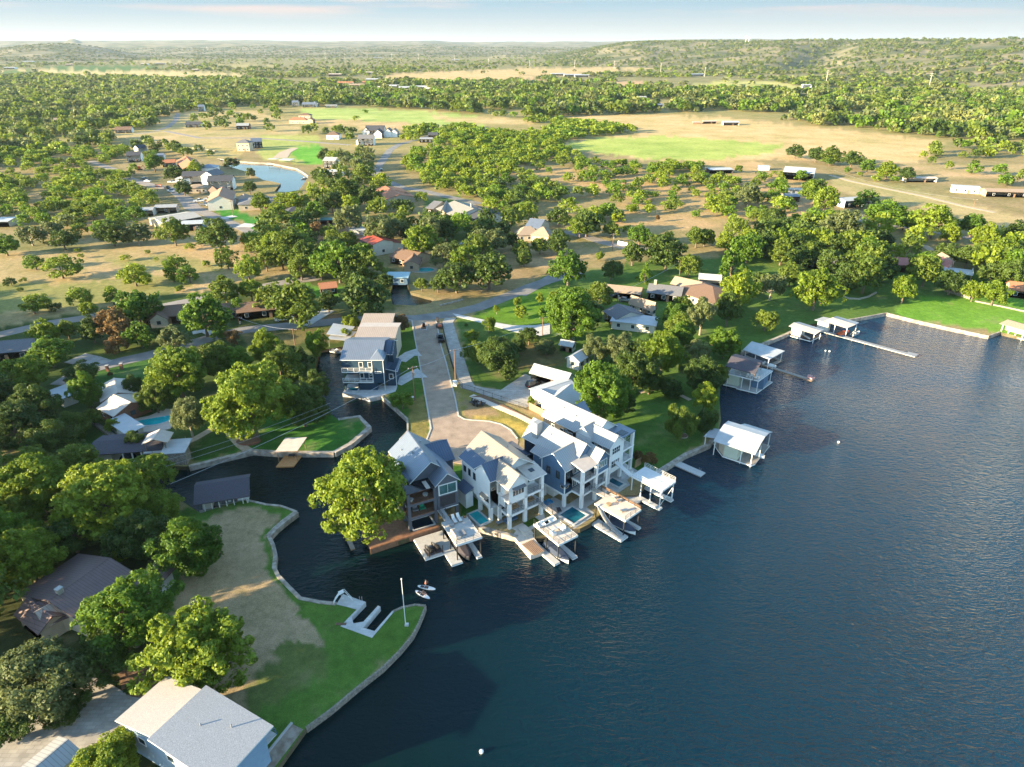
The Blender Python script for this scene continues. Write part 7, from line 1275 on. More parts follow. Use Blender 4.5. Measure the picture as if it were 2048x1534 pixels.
# ================================================================== VEHICLES
def car(kind, px, py, head, paint, label, group=None, cat=None):
    p = P(px, py, G + .03); z = G + .22
    r = thing({'pickup': 'pickup_truck', 'suv': 'parked_car', 'sedan': 'parked_car'}[kind], label, cat or ('pickup truck' if kind == 'pickup' else 'car'), (p.x, p.y, z), R(head), group)
    L, W_, H_ = {'pickup': (5.8, 2.0, 1.9), 'suv': (4.9, 1.95, 1.75), 'sedan': (4.8, 1.85, 1.45)}[kind]; hw = W_ / 2
    def body(b):
        if kind == 'pickup':
            b.box(-L / 2, L / 2, -hw, hw, .28, .62, paint); b.box(.7, L / 2 - .03, -hw + .06, hw - .06, .62, 1.02, paint); b.box(-L / 2 + .02, -.62, -hw + .02, -hw + .14, .62, 1.05, paint); b.box(-L / 2 + .02, -.62, hw - .14, hw - .02, .62, 1.05, paint); b.box(-L / 2, -L / 2 + .1, -hw + .02, hw - .02, .62, 1.04, paint); b.box(-L / 2 + .1, -.62, -hw + .14, hw - .14, .6, .66, rubber)
        else:
            b.prism([(-L / 2, -hw + .15), (-L / 2 + .2, -hw), (L / 2 - .4, -hw), (L / 2, -hw + .35), (L / 2, hw - .35), (L / 2 - .4, hw), (-L / 2 + .2, hw), (-L / 2, hw - .15)], .28, .85, paint)
    one('body', r, body)
    x0, x1, zt = {'pickup': (-.6, 1.5, H_ - .1), 'suv': (-2.2, 1.1, H_), 'sedan': (-1.7, 1.1, H_)}[kind]; zb = 1.0 if kind == 'pickup' else .85
    bk = .08 if kind == 'pickup' else .35
    def cab(b, i, m, z1, z2): b.add([(x0 + i, -hw + .08 + i, z1), (x1 - i, -hw + .08 + i, z1), (x1 - i, hw - .08 - i, z1), (x0 + i, hw - .08 - i, z1), (x0 + bk, -hw + .28, z2), (x1 - .65, -hw + .28, z2), (x1 - .65, hw - .28, z2), (x0 + bk, hw - .28, z2)], [(0, 3, 2, 1), (4, 5, 6, 7), (0, 1, 5, 4), (1, 2, 6, 5), (2, 3, 7, 6), (3, 0, 4, 7)], m)
    one('windows', r, lambda b: cab(b, 0, glassm, zb, zt)); one('roof', r, lambda b: b.box(x0 + bk + .05, x1 - .7, -hw + .3, hw - .3, zt + .002, zt + .05, paint))
    for x in (-L * .32, L * .32):
        for s in (-1, 1):
            w = one('wheel', r, lambda b: b.tube([(x, s * (hw - .12), .17), (x, s * (hw + .04), .17)], .38, rubber, 10)); one('rim', w, lambda b: b.tube([(x, s * (hw + .042), .17), (x, s * (hw + .06), .17)], .2, steel, 8))
    for s in (-1, 1): one('headlight', r, lambda b: b.box(L / 2 - .02, L / 2 + .03, *sorted((s * (hw - .5), s * (hw - .18))), .55, .72, gel)); one('tail_light', r, lambda b: b.box(-L / 2 - .03, -L / 2 + .02, *sorted((s * (hw - .4), s * (hw - .18))), .6, .8, carred))
    return r
car('pickup', 568, 641, 19, carwhite, 'white pickup truck parked on the verge of the lane'); car('pickup', 881, 680, 103, carblack, 'black pickup truck parked at the right kerb of the brick street')
car('suv', 1067, 772, 40, carblack, 'black car parked in front of the sage green garage')
car('pickup', 398, 404, 15, carwhite, 'white pickup nearest the lane in the front yard below the pond', 'white trucks in the front yard'); car('pickup', 418, 400, 15, carwhite, 'white pickup behind the others beside the orange roofed house', 'white trucks in the front yard'); car('pickup', 411, 411, 12, carsilver, 'silver pickup in the middle of the front yard trucks', 'white trucks in the front yard'); car('suv', 422, 412, 12, carwhite, 'white car closest to the lawn in the front yard below the pond', 'white trucks in the front yard')
car('sedan', 296, 364, -10, carwhite, 'white car parked beside the dark car on the left street'); car('sedan', 290, 359, -10, carblack, 'dark car parked behind the white car on the left street'); car('pickup', 345, 366, 5, carwhite, 'white pickup in the drive of the white and black house'); car('pickup', 343, 384, -30, carwhite, 'white pickup beside the orange barriers'); car('suv', 336, 378, -20, carblack, 'dark suv beside the orange barriers'); car('suv', 763, 342, 100, carblack, 'black suv on the curving lane among the oaks'); car('pickup', 20, 806, 150, carwhite, 'white truck half hidden under the left edge trees'); car('sedan', 1250, 603, -18, carsilver, 'silver car under the tan roofed carport'); car('sedan', 246, 346, -5, carblack, 'dark car on the dirt verge of the left street')
def trailer(px, py, head, label, load):
    p = P(px, py, G + .03); r = thing('utility_trailer', label, 'trailer', (p.x, p.y, G + .2), R(head))
    one('bed', r, lambda b: b.box(-2, 2, -.95, .95, .35, .45, dark)); one('tongue', r, lambda b: b.bar((2, 0, .4), (3.2, 0, .4), .1, .1, dark)); one('side_rail', r, lambda b: [b.bar((-2, s * .95, .8), (2, s * .95, .8), .06, .06, dark) for s in (-1, 1)] + [b.bar((x, s * .95, .45), (x, s * .95, .82), .05, .05, dark) for x in (-2, -.7, .7, 2) for s in (-1, 1)])
    for x in (-.5, .5):
        for s in (-1, 1): one('wheel', r, lambda b: b.tube([(x, s * .97, .15), (x, s * 1.14, .15)], .36, rubber, 10))
    one('load', r, load); return r
trailer(879, 654, 103, 'open trailer with rust coloured load hitched behind the black pickup', lambda b: [b.box(-1.6, -.2, -.6, .6, .46, 1.0, redm), b.box(.1, 1.5, -.5, .5, .46, .85, wood)])
def junk(b):
    g = random.Random(4)
    for i in range(14): x, y = g.uniform(-1.8, 1.6), g.uniform(-.8, .6); s = g.uniform(.15, .4); b.box(x, x + s, y, y + s, .46, .6 + g.uniform(.1, .7), g.choice([carblack, steel, wood, dkcover, screenm]))
trailer(955, 809, -28, 'black trailer heaped with pool equipment on the bare ground by the pavement', junk)
bn = thing('wheelie_bin', 'dark wheelie bin at the street mouth behind the trailer', 'bin', P(875, 643, G)); one('body', bn, lambda b: b.box(-.4, .4, -.4, .4, .1, 1.5, screenm)); one('lid', bn, lambda b: b.box(-.44, .44, -.44, .44, 1.501, 1.6, dark)); one('wheel', bn, lambda b: b.tube([(-.42, -.35, .12), (.42, -.35, .12)], .12, rubber, 8))
ks = thing('entry_kiosk', 'small dark gate kiosk on a kerbed island at the street mouth', 'kiosk', P(848, 655, G), .05); one('island', ks, lambda b: b.prism([(-1.1, -2.4), (1.1, -2.4), (1.1, 2.2), (.6, 2.8), (-.6, 2.8), (-1.1, 2.2)], -.1, .25, kerbm)); one('planting', ks, lambda b: b.prism([(-.85, -2.1), (.85, -2.1), (.85, 2.1), (-.85, 2.1)], .251, .30, mulch)); one('keypad_box', ks, lambda b: b.box(-.4, .4, -.3, .3, .3, 1.6, carblack))
# ================================================================== POLES AND WIRES
PT = {}
def upole(key, px, py, ptop, head, label, cans=1, arms=1, box=False):
    p = P(px, py, G); lo, hi = 3.0, 25.0
    for _ in range(30):
        m = (lo + hi) / 2
        if Q(p.x, p.y, G + m)[1] > ptop: lo = m
        else: hi = m
    h = lo; r = thing('utility_pole', label, 'utility pole', (p.x, p.y, G), R(head), 'wooden utility poles'); one('pole', r, lambda b: b.tube([(0, 0, -.3), (0, 0, h)], [.17, .11], polewood, 8))
    for i in range(arms): one('crossarm', r, lambda b: b.box(-1.25, 1.25, -.07, .07, h - .5 - i * 1.1, h - .36 - i * 1.1, polewood))
    one('insulator', r, lambda b: [b.tube([(x, 0, h - .36), (x, 0, h - .16)], .05, white, 6) for x in (-1.1, 0.5, 1.1)])
    for i in range(cans): one('transformer', r, lambda b: b.tube([(.34 - i * .7, 0, h - 2.6), (.34 - i * .7, 0, h - 1.7)], .25, steel, 8))
    PT[key] = Vector((p.x, p.y, G + h - .2)); return h
upole('a', 829.5, 801, 733, 30, 'utility pole with transformer on the verge beside the canal house', 1)
upole('b', 911, 763, 698, 20, 'utility pole beside the iron fence and brick street', 0); upole('c', 1084.8, 671, 634, 15, 'utility pole at the end of the white drive', 0); upole('d', 1359, 551, 521, 10, 'utility pole behind the tan shingle roof', 1); upole('e', 1225, 500, 467, 10, 'utility pole at the far drive mouth', 1); upole('f', 1234, 614, 582, 0, 'utility pole by the tan carport', 1); upole('g', 590, 690, 657, 0, 'utility pole with white lamp between the lane and the cove trees', 0); upole('h', 479, 650, 635, 0, 'leaning utility pole at the left end of the lane', 1); upole('i', 467, 432, 401, 0, 'utility pole in front of the orange roofed house', 0); upole('j', 256, 1356, 1325, 0, 'utility pole among the dark trees by the parking court', 0)
upole('k', 1665, 352, 340, 0, 'utility pole beside the big white barn', 0); upole('l', 1735, 395, 385, 0, 'utility pole left of the dirt track bend', 0); upole('m', 1947, 413, 398, 0, 'utility pole at the right end of the dirt track', 0)
def cable(a, c, label, sag=.8, r=.035):
    pts = [a.lerp(c, t / 14) - Vector((0, 0, sag * 4 * (t / 14) * (1 - t / 14))) for t in range(15)]; b = MB(); b.tube(pts, r, steel, 4); return b.build('power_line', label=label, cat='power line', group='overhead wires')
far_l = P(-120, 1180, 7.0)
cable(PT['a'], P(340, 968, 7.5), 'single overhead wire sagging across the dark cove to the left', 1.2, .04)
for i, dy in enumerate((0, 7)): cable(P(660, 806 + dy * 1.5, 8), P(270, 938 + dy * 1.8, 7), ['upper of the two parallel wires over the cove lawn', 'lower of the two parallel wires over the cove lawn'][i], .8, .025)
cable(PT['a'], PT['b'], 'wire between the two poles beside the brick street', .9)
for i in range(3): cable(PT['c'] + Vector((i * .9 - .9, 0, 0)), PT['f'] + Vector((i * .9 - .9, 0, -.2)), ['nearest wire over the shaded lawn by the carport', 'middle wire over the shaded lawn by the carport', 'farthest wire over the shaded lawn by the carport'][i], 1.0)
cable(PT['f'], PT['d'], 'wire from the carport pole to the pole behind the tan roof', 1.0); cable(PT['b'], PT['c'], 'wire from the fence pole to the white drive pole', 1.2)
cable(PT['k'], PT['m'], 'long wire above the dirt track at the right', 3); cable(PT['g'], PT['h'], 'wire along the lane above the pickup', 1)
eb = thing('electrical_box', 'white electrical box at the foot of the pole by the iron fence', 'electrical box', P(910, 772, G)); one('cabinet', eb, lambda b: b.box(-.55, .55, -.4, .4, 0, 1.5, white)); one('lid', eb, lambda b: b.box(-.6, .6, -.45, .45, 1.501, 1.58, gel))
eb = thing('electrical_box', 'green-white electrical box at the foot of the canal house pole', 'electrical box', P(826, 800, G)); one('cabinet', eb, lambda b: b.box(-.5, .4, -.4, .4, 0, .9, MATS['sage_siding'])); one('lid', eb, lambda b: b.box(-.55, .45, -.45, .45, .901, .97, offwhite))
PY = [(22,90,9),(75,94,9),(187,99,10),(249,98,9),(301,103,8),(356,107,9),(416,108,12),(531,112,9),(584,112,8),(617,112,9),(651,118,11),(690,118,9),(735,119,9),(784,119,10),(837,121,11),(909,124,10),(977,133,13),(1059,132,10),(1149,135,13),(1228,137,13),(1321,145,15),(1409,153,16),(1652,165,21),(1857,177,27),(2047,184,22)]
NW = ['first', 'second', 'third', 'fourth', 'fifth', 'sixth', 'seventh', 'eighth', 'ninth', 'tenth', 'eleventh', 'twelfth', 'thirteenth', 'fourteenth', 'fifteenth', 'sixteenth', 'seventeenth', 'eighteenth', 'nineteenth', 'twentieth', 'twenty-first', 'twenty-second', 'twenty-third', 'twenty-fourth', 'twenty-fifth']
pylm = mat('pale_pylon_steel', (.70, .66, .58), .6, .05, .1)
for i, (x, y, hp) in enumerate(PY):
    p = P(x, max(y, 97), G); d = p.y; h = hp * (d * cT) / FOC * 1.1; h = min(h, 75); w = h * .010 + .3
    r = thing('pylon', f'{NW[i]} pale power pylon counted from the left across the plain', 'pylon', (p.x, p.y, G), 0, 'pylons crossing the plain'); one('mast', r, lambda b: b.tube([(0, 0, 0), (0, 0, h)], [w, w * .45], pylm, 5))
    for k in (.82, .94): one('crossarm', r, lambda b: b.box(-h * .1, h * .1, -.5, .5, h * k, h * k + h * .02, pylm))
mz = P(1490, 97, G); mx_, my_ = 1450., 3150.
for k, (tx, hh) in enumerate(((.306, 38), (.310, 30))):
    y = 4300.; x = y * tx; z = float(hill_h(np.array([x]), np.array([y]))[0]); r = thing('radio_mast', ['taller radio mast on the ridge crest', 'shorter radio mast on the ridge crest'][k], 'mast', (x, y, z - 3), 0, 'radio masts on the ridge'); one('mast', r, lambda b: b.tube([(0, 0, 0), (0, 0, hh)], [2.2, 1.4], pylm, 5)); one('platform', r, lambda b: b.box(-7, 7, -1, 1, hh - 5, hh - 3, pylm))
# ================================================================== ON THE WATER
def board(loc, rz, label):
    r = thing('paddle_board', label, 'paddle board', loc, rz, 'paddle boards'); pts = []
    for i in range(22):
        t = 2 * math.pi * i / 22; c = math.cos(t); pts.append((1.65 * c, .41 * math.sin(t) * (1 - .12 * c * c)))
    one('board', r, lambda b: b.prism(pts, .0, .13, gel)); one('grip_pad', r, lambda b: [b.box(-1.1, -.45, -.27, .27, .131, .145, screenm), b.box(-.38, .35, -.29, .29, .131, .145, screenm)]); return r
sup1 = P(853, 1175, .1); sup2 = P(845, 1189, .1); board((sup1.x, sup1.y, .02), -.25, 'white paddle board with the standing paddler'); board((sup2.x, sup2.y, .02), -.62, 'white paddle board with the seated paddler')
def person(loc, rz, label, J, rad, suit, hair, tone=None):
    """one continuous skinned body: J joints {name: (pos, radius)}, E edges"""
    r = thing('person', label, 'person', loc, rz); me = bpy.data.meshes.new('body'); names = list(J); E = rad
    me.from_pydata([J[n][0] for n in names], [(names.index(a), names.index(b)) for a, b in E], []); me.materials.append(tone or skin); o = bpy.data.objects.new('body', me); COL.objects.link(o); o.parent = r
    m = o.modifiers.new('skin', 'SKIN'); 
    for i, n in enumerate(names): sv = me.skin_vertices[0].data[i] if me.skin_vertices else None
    return r, o, me, names
def build_person(loc, rz, label, J, E, suit, paddle=None):
    r = thing('person', label, 'person', loc, rz); names = list(J); bm = bmesh.new(); lay = bm.verts.layers.skin.verify(); vs = {}
    for n in names:
        v = bm.verts.new(J[n][0]); v[lay].radius = (J[n][1], J[n][1]); v[lay].use_root = (n == 'pelvis'); vs[n] = v
    for a, b in E: bm.edges.new((vs[a], vs[b]))
    me = bpy.data.meshes.new('body'); bm.to_mesh(me); bm.free(); me.materials.append(skin); o = bpy.data.objects.new('body', me); COL.objects.link(o); o.parent = r
    o.modifiers.new('skin', 'SKIN').use_smooth_shade = True; s = o.modifiers.new('sub', 'SUBSURF'); s.levels = 1; s.render_levels = 1
    pv, ch, hd = Vector(J['pelvis'][0]), Vector(J['chest'][0]), Vector(J['head'][0])
    one('swimwear', r, lambda b: b.tube([pv - (ch - pv) * .35, pv + (ch - pv) * .25], [.185, .175], suit, 10)); one('hair', r, lambda b: b.ball(hd + Vector((-.015, 0, .045)), (.11, .105, .11), hairm)); 
    return r
def joints(sit=False):
    if not sit: J = {'pelvis': ((0, 0, .95), .145), 'waist': ((0, 0, 1.1), .125), 'chest': ((.02, 0, 1.33), .155), 'neck': ((.03, 0, 1.5), .06), 'head': ((.06, 0, 1.62), .10), 'crown': ((.055, 0, 1.70), .085)}
    else: J = {'pelvis': ((-.15, 0, .14), .15), 'waist': ((-.12, 0, .3), .13), 'chest': ((-.04, 0, .53), .155), 'neck': ((.02, 0, .7), .06), 'head': ((.06, 0, .82), .10), 'crown': ((.06, 0, .9), .085)}
    E = [('pelvis', 'waist'), ('waist', 'chest'), ('chest', 'neck'), ('neck', 'head'), ('head', 'crown')]
    for s, t in ((-1, 'l'), (1, 'r')):
        if not sit: leg = [((0, s * .1, .86), .10), ((.03, s * .15, .48), .065), ((-.02, s * .17, .09), .045), ((.13, s * .19, .04), .04)]; arm = [((.02, s * .19, 1.42), .06), ((.08, s * .27, 1.18), .045), ((.30, s * .2, 1.16), .036), ((.38, s * .17, 1.16), .035)]
        else: leg = [((-.05, s * .12, .13), .10), ((.36, s * .2, .36), .065), ((.55, s * .2, .05), .045), ((.68, s * .21, .04), .04)]; arm = [((-.04, s * .19, .62), .06), ((.08, s * .27, .4), .045), ((.28, s * .2, .42), .036), ((.36, s * .17, .44), .035)]
        for k, (n) in enumerate(('hip', 'knee', 'ankle', 'toe')): J[n + t] = leg[k]
        for k, (n) in enumerate(('shoulder', 'elbow', 'wrist', 'palm')): J[n + t] = arm[k]
        E += [('pelvis', 'hip' + t), ('hip' + t, 'knee' + t), ('knee' + t, 'ankle' + t), ('ankle' + t, 'toe' + t), ('chest', 'shoulder' + t), ('shoulder' + t, 'elbow' + t), ('elbow' + t, 'wrist' + t), ('wrist' + t, 'palm' + t)]
        px_, py_, pz_ = arm[3][0]
        for k in range(4): J[f'f{k}a{t}'] = ((px_ + .05, py_ + (k - 1.5) * .02, pz_ + .005), .009); J[f'f{k}b{t}'] = ((px_ + .085 - abs(k - 1.2) * .006, py_ + (k - 1.5) * .021, pz_ - .025), .008); E += [('palm' + t, f'f{k}a{t}'), (f'f{k}a{t}', f'f{k}b{t}')]
        J['th' + t] = ((px_ + .02, py_ - s * .05, pz_ + .02), .010); E.append(('palm' + t, 'th' + t))
    return J, E
J, E = joints(False); build_person((sup1.x - .1, sup1.y, .15), -.25 + .3, 'person in coral swimwear standing on the farther paddle board', J, E, swim_r)
J, E = joints(True); build_person((sup2.x + .1, sup2.y + .05, .16), -.62 + .2, 'person in dark swimwear sitting on the nearer paddle board', J, E, swim_d)
for i, (x, y, s, lab) in enumerate(((1677, 885, .3, 'white buoy floating alone in front of the curved roof boathouse'), (963, 1504, .32, 'white buoy near the bottom edge of the lake'), (1659, 703, .3, 'white float right of the pair off the longest pier'), (1651, 702, .25, 'white float left of the pair off the longest pier'))):
    p = P(x, y, .1); r = thing('buoy', lab, 'buoy', (p.x, p.y, .1), 0, 'white buoys'); one('float', r, lambda b: b.ball((0, 0, .1), s, gel, 10, 6)); one('ring', r, lambda b: b.tube([(0, 0, s * .8), (0, 0, s * 1.3)], .06, steel, 6))
p = P(470, 319, G); boat((p.x, p.y, G + .2), .1, 6.5, 2.4, 'red pontoon boat at the pond bulkhead', carred, redm); p = P(611, 357, .1); boat((p.x, p.y, .2), -1.0, 5.5, 2.2, 'white boat moored at the right end of the pond', gel)
pdk = thing('boat_dock', 'cluster of pale boat lifts at the head of the pond', 'boat dock', P(570, 330, .6)); one('deck', pdk, lambda b: [b.prism([(-16, 4), (-4, 1), (8, -3), (10, 1), (-4, 7), (-15, 9)], -.3, .1, deckpale)]); one('canopy', pdk, lambda b: [b.slab([(-6, 4, 3.2), (4, 2, 3.2), (6, 8, 3.6), (-4, 10, 3.6)], .2, whiteflat), b.slab([(-16, 8, 3.4), (-8, 7, 3.4), (-7, 11, 3.4), (-15, 12, 3.4)], .2, whiteflat)]); posts(pdk, [(-6, 4), (4, 2.2), (5.6, 7.8), (-15.5, 8.3), (-8.2, 7.2)], -1.2, 3.2, wood)
cr = thing('construction_barrier', 'orange barriers on the left street beside the parked vehicles', 'barrier', P(317, 374, G)); one('barrier', cr, lambda b: [b.box(-2, -.6, -.3, .3, .0, 1.6, redm), b.box(.4, 1.8, -.3, .3, 0, 1.6, redm)]); one('stripe', cr, lambda b: [b.box(-2, -.6, -.31, -.301, .8, 1.1, white), b.box(.4, 1.8, -.31, -.301, .8, 1.1, white)])
cr = thing('excavator', 'small red excavator parked on the dirt by the left street', 'excavator', P(280, 340, G), .5); one('track', cr, lambda b: [b.box(-1.8, 1.8, s - .3, s + .3, 0, .8, rubber) for s in (-1, 1)]); one('cab', cr, lambda b: b.box(-1.4, .6, -.9, .9, .85, 2.8, redm)); one('boom', cr, lambda b: [b.bar((.6, 0, 1.4), (2.6, 0, 3.2), .3, .35, redm), b.bar((2.6, 0, 3.2), (3.6, 0, 1.2), .25, .3, redm)]); one('bucket', cr, lambda b: b.box(3.3, 4.1, -.4, .4, .6, 1.2, dark))
for i, (x, y) in enumerate(((1003-43, 690-37), (928, 637), (1068, 578), (985, 795))): pass
# ================================================================== SCATTERED TREES
def zone_pts(poly, spacing, jitter=.45, horizon=False):
    """points on a jittered world grid inside a photo polygon"""
    w = np.array([tuple(P(a[0], a[1], G))[:2] for a in poly]); lo, hi = w.min(0), w.max(0)
    gx = np.arange(lo[0], hi[0], spacing); gy = np.arange(lo[1], hi[1], spacing); X, Y = np.meshgrid(gx, gy); X = X.ravel() + rng.uniform(-jitter, jitter, X.size) * spacing; Y = Y.ravel() + rng.uniform(-jitter, jitter, Y.size) * spacing
    k = inpoly(X, Y, w.tolist()); return X[k], Y[k]
# photo polygon, spacing, radius range, aspect, kinds, leaf colours, keep probability, description of place
SC = [
 ([(-60,330),(60,300),(250,300),(300,330),(250,372),(300,400),(300,440),(150,445),(-60,470)], 9.5, (3.2,5.6), .8, ['mesq','oak'], ['scrub','green','olive','scrub'], .80, 'in the dense scrub left of the village', 'scrub trees'),
 ([(-300,158),(50,155),(450,160),(530,168),(640,200),(590,218),(520,212),(420,216),(340,232),(290,262),(230,275),(220,296),(60,300),(-60,330),(-300,380)], 12, (2.8,8.5), .85, ['oak','oak','mesq'], ['olive','far','dark','olive','grey','scrub'], .85, 'in the far left woods', 'woodland trees'),
 ([(-60,445),(150,430),(300,445),(300,470),(180,485),(60,480),(-60,470)], 12, (3.5,6), .8, ['mesq','oak'], ['olive','grey','green','scrub'], .5, 'above the dry pasture', 'pasture edge trees'),
 ([(120,470),(480,470),(480,575),(200,620),(0,640),(0,500)], 17, (1.2,2.8), .7, ['shrub'], ['scrub','yellow','olive'], .8, 'on the dry pasture', 'pasture shrubs'),
 ([(230,222),(340,228),(300,262),(220,275)], 22, (4,6), .8, ['oak'], ['olive','scrub'], .6, 'by the far left lane', 'woodland trees'),
 ([(260,290),(420,298),(440,312),(330,322),(300,345),(250,340)], 12, (3.5,6), .8, ['oak','mesq'], ['olive','green','dark'], .55, 'among the houses left of the pond', 'village trees'),
 ([(400,220),(520,212),(600,222),(600,262),(440,268),(360,262)], 22, (4,6.5), .85, ['oak'], ['olive','green','dark'], .5, 'in the far village', 'village trees'),
 ([(430,162),(640,178),(760,172),(980,170),(1130,172),(1370,180),(1600,188),(2300,188),(2300,300),(1960,280),(1890,278),(1700,258),(1560,244),(1430,231),(1330,227),(1180,232),(1060,238),(990,234),(860,220),(700,214),(600,214),(520,200)], 11.5, (3.2,9.5), .95, ['oak','mesq'], ['dark','far','olive','green','grey','olive'], .9, 'in the dark wood belt beyond the meadows', 'woodland trees'),
 ([(820,262),(960,254),(1080,242),(1180,247),(1280,266),(1180,274),(1128,285),(1128,300),(1160,318),(1040,335),(1000,370),(985,410),(900,395),(850,370),(800,330),(780,290)], 8.2, (3.4,5.6), .85, ['mesq','oak'], ['scrub','green','scrub','yellow'], .86, 'in the bright scrub right of the long lane', 'scrub trees'),
 ([(1000,330),(1240,330),(1340,345),(1440,350),(1500,380),(1330,400),(1240,440),(1190,425),(1130,400),(1000,400)], 12, (3,5.2), .8, ['mesq','oak'], ['scrub','green','olive'], .42, 'on the tan slope right of the village', 'slope trees'),
 ([(1000,325),(1300,320),(1420,328),(1450,345),(1560,345),(1600,380),(1440,450),(1250,470),(1190,440),(1300,400)], 11, (2.2,5.0), .75, ['mesq'], ['scrub','green','olive','yellow'], .62, 'on the tan slope right of the village', 'slope trees'),
 ([(1240,318),(1330,322),(1420,332),(1400,350),(1260,345)], 8, (3,4.6), .85, ['mesq','oak'], ['scrub','green'], .8, 'at the lower edge of the big meadow', 'scrub trees'),
 ([(960,375),(1040,365),(1110,385),(1200,420),(1250,452),(1180,450),(1100,430),(1010,440),(960,420)], 8.5, (3.5,5.5), .9, ['oak','mesq'], ['green','dark','scrub'], .85, 'in the thicket above the tan roofed house', 'thicket trees'),
 ([(1440,400),(1560,380),(1560,420),(1700,440),(1640,450),(1480,460),(1400,450)], 10, (3.2,5.5), .85, ['oak','mesq'], ['green','olive','scrub'], .6, 'left of the right hand lane', 'thicket trees'),
 ([(1560,455),(1640,462),(1700,475),(2060,500),(2300,560),(2060,575),(1900,562),(1700,545),(1500,545),(1480,510),(1400,505)], 8.2, (4.5,7), 1.0, ['oak','pecan'], ['dark','olive','green','yellow'], .88, 'in the grove behind the lakeside lawn', 'lakeside grove trees'),
 ([(1880,290),(2300,290),(2300,480),(1980,400),(1980,360),(1900,345),(1840,322)], 15, (3.5,6), .85, ['oak','mesq'], ['olive','green','yellow','dark'], .62, 'at the far right beyond the dirt track', 'far right trees'),
 ([(1660,345),(1760,350),(1830,365),(1980,405),(1900,400),(1780,375)], 16, (2.5,4), .8, ['mesq'], ['scrub','green'], .5, 'along the dirt track', 'track side bushes'),
 ([(500,455),(620,440),(640,470),(760,470),(1000,430),(1130,470),(1130,500),(1000,520),(860,530),(780,520),(620,560),(500,560)], 10, (4,6.5), 1.0, ['oak','pecan'], ['olive','dark','green','grey'], .72, 'in the village gardens', 'village garden trees'),
 ([(560,400),(700,380),(750,360),(800,400),(880,410),(820,440),(600,440)], 10, (4,6), .95, ['oak'], ['olive','dark','yellow'], .7, 'between the pond and the village', 'village garden trees'),
 ([(625,300),(740,290),(760,310),(740,360),(640,380),(620,345)], 10.5, (4,6.5), .9, ['oak'], ['olive','dark','grey'], .75, 'on the right bank of the pond', 'village garden trees'),
 ([(600,262),(720,270),(830,285),(760,300),(640,295)], 15, (4,6), .9, ['oak'], ['olive','dark'], .6, 'behind the white village houses', 'village garden trees'),
 ([(300,390),(410,400),(440,440),(300,440)], 11, (3.5,5.5), .85, ['oak','mesq'], ['olive','scrub'], .65, 'around the tin roofed sheds', 'shed yard trees'),
 ([(0,668),(200,640),(450,598),(560,590),(600,630),(480,640),(300,700),(180,720),(0,730)], 10.5, (4,6.5), 1, ['oak'], ['olive','dark','green'], .62, 'between the two left hand lanes', 'lane side trees'),
 ([(-350,620),(-20,640),(-20,1000),(-350,1100)], 12, (6,9), 1.0, ['oak','pecan'], ['olive','dark','green'], .9, 'left edge', 'left edge trees'),
 ([(-400,1000),(-30,1000),(-30,1534),(-500,1534)], 12, (6,9), 1.1, ['oak','pecan'], ['olive','dark','green'], .85, 'left edge', 'left edge trees'),
 ([(0,740),(150,760),(120,830),(180,870),(150,900),(60,900),(0,900)], 9, (4.5,7), .9, ['oak'], ['dark','olive','green'], .85, 'in the shaded wood left of the pool house', 'shaded wood trees'),
 ([(560,690),(630,700),(640,800),(650,830),(560,815),(520,740)], 8, (3.5,5.5), 1, ['oak'], ['dark','olive','green'], .8, 'on the left canal bank', 'canal bank trees'),
 ([(1110,640),(1250,620),(1340,650),(1420,690),(1400,760),(1300,790),(1240,700),(1130,690)], 9, (4,6.5), 1.1, ['oak','pecan'], ['dark','olive','green','yellow'], .75, 'in the shaded grove behind the lake houses', 'shaded grove trees'),
 ([(0,1100),(60,1110),(40,1200),(0,1260)], 9, (5,7), 1, ['oak'], ['dark','green'], .9, 'beside the mauve roofed house', 'left grove trees'),
 ([(150,1300),(330,1290),(320,1350),(240,1360),(160,1340)], 7, (3,4.5), 1.1, ['oak'], ['dark','green'], .9, 'by the parking court', 'parking court trees'),
 ([(960,560),(1060,520),(1130,500),(1130,540),(1000,590)], 14, (3,5), 1, ['oak'], ['dark','olive'], .4, 'on the vacant lot', 'vacant lot trees'),
 ([(1340,800),(1430,760),(1440,860),(1380,890)], 9, (3,5), 1.2, ['oak'], ['dark','olive'], .6, 'on the water edge of the shaded lawn', 'lawn edge trees'),
 ([(300,560),(480,545),(480,560),(300,590)], 12, (2,3.5), .8, ['mesq'], ['yellow','scrub'], .5, 'on the dry pasture', 'pasture bushes'),
 ([(630,222),(760,226),(760,246),(640,246)], 40, (3.5,5), .8, ['mesq'], ['scrub','green'], .5, 'on the long meadow', 'meadow trees'),
]
pondw = [[tuple(P(a[0], a[1], G))[:2] for a in w] for w in WATERS]
cand = []
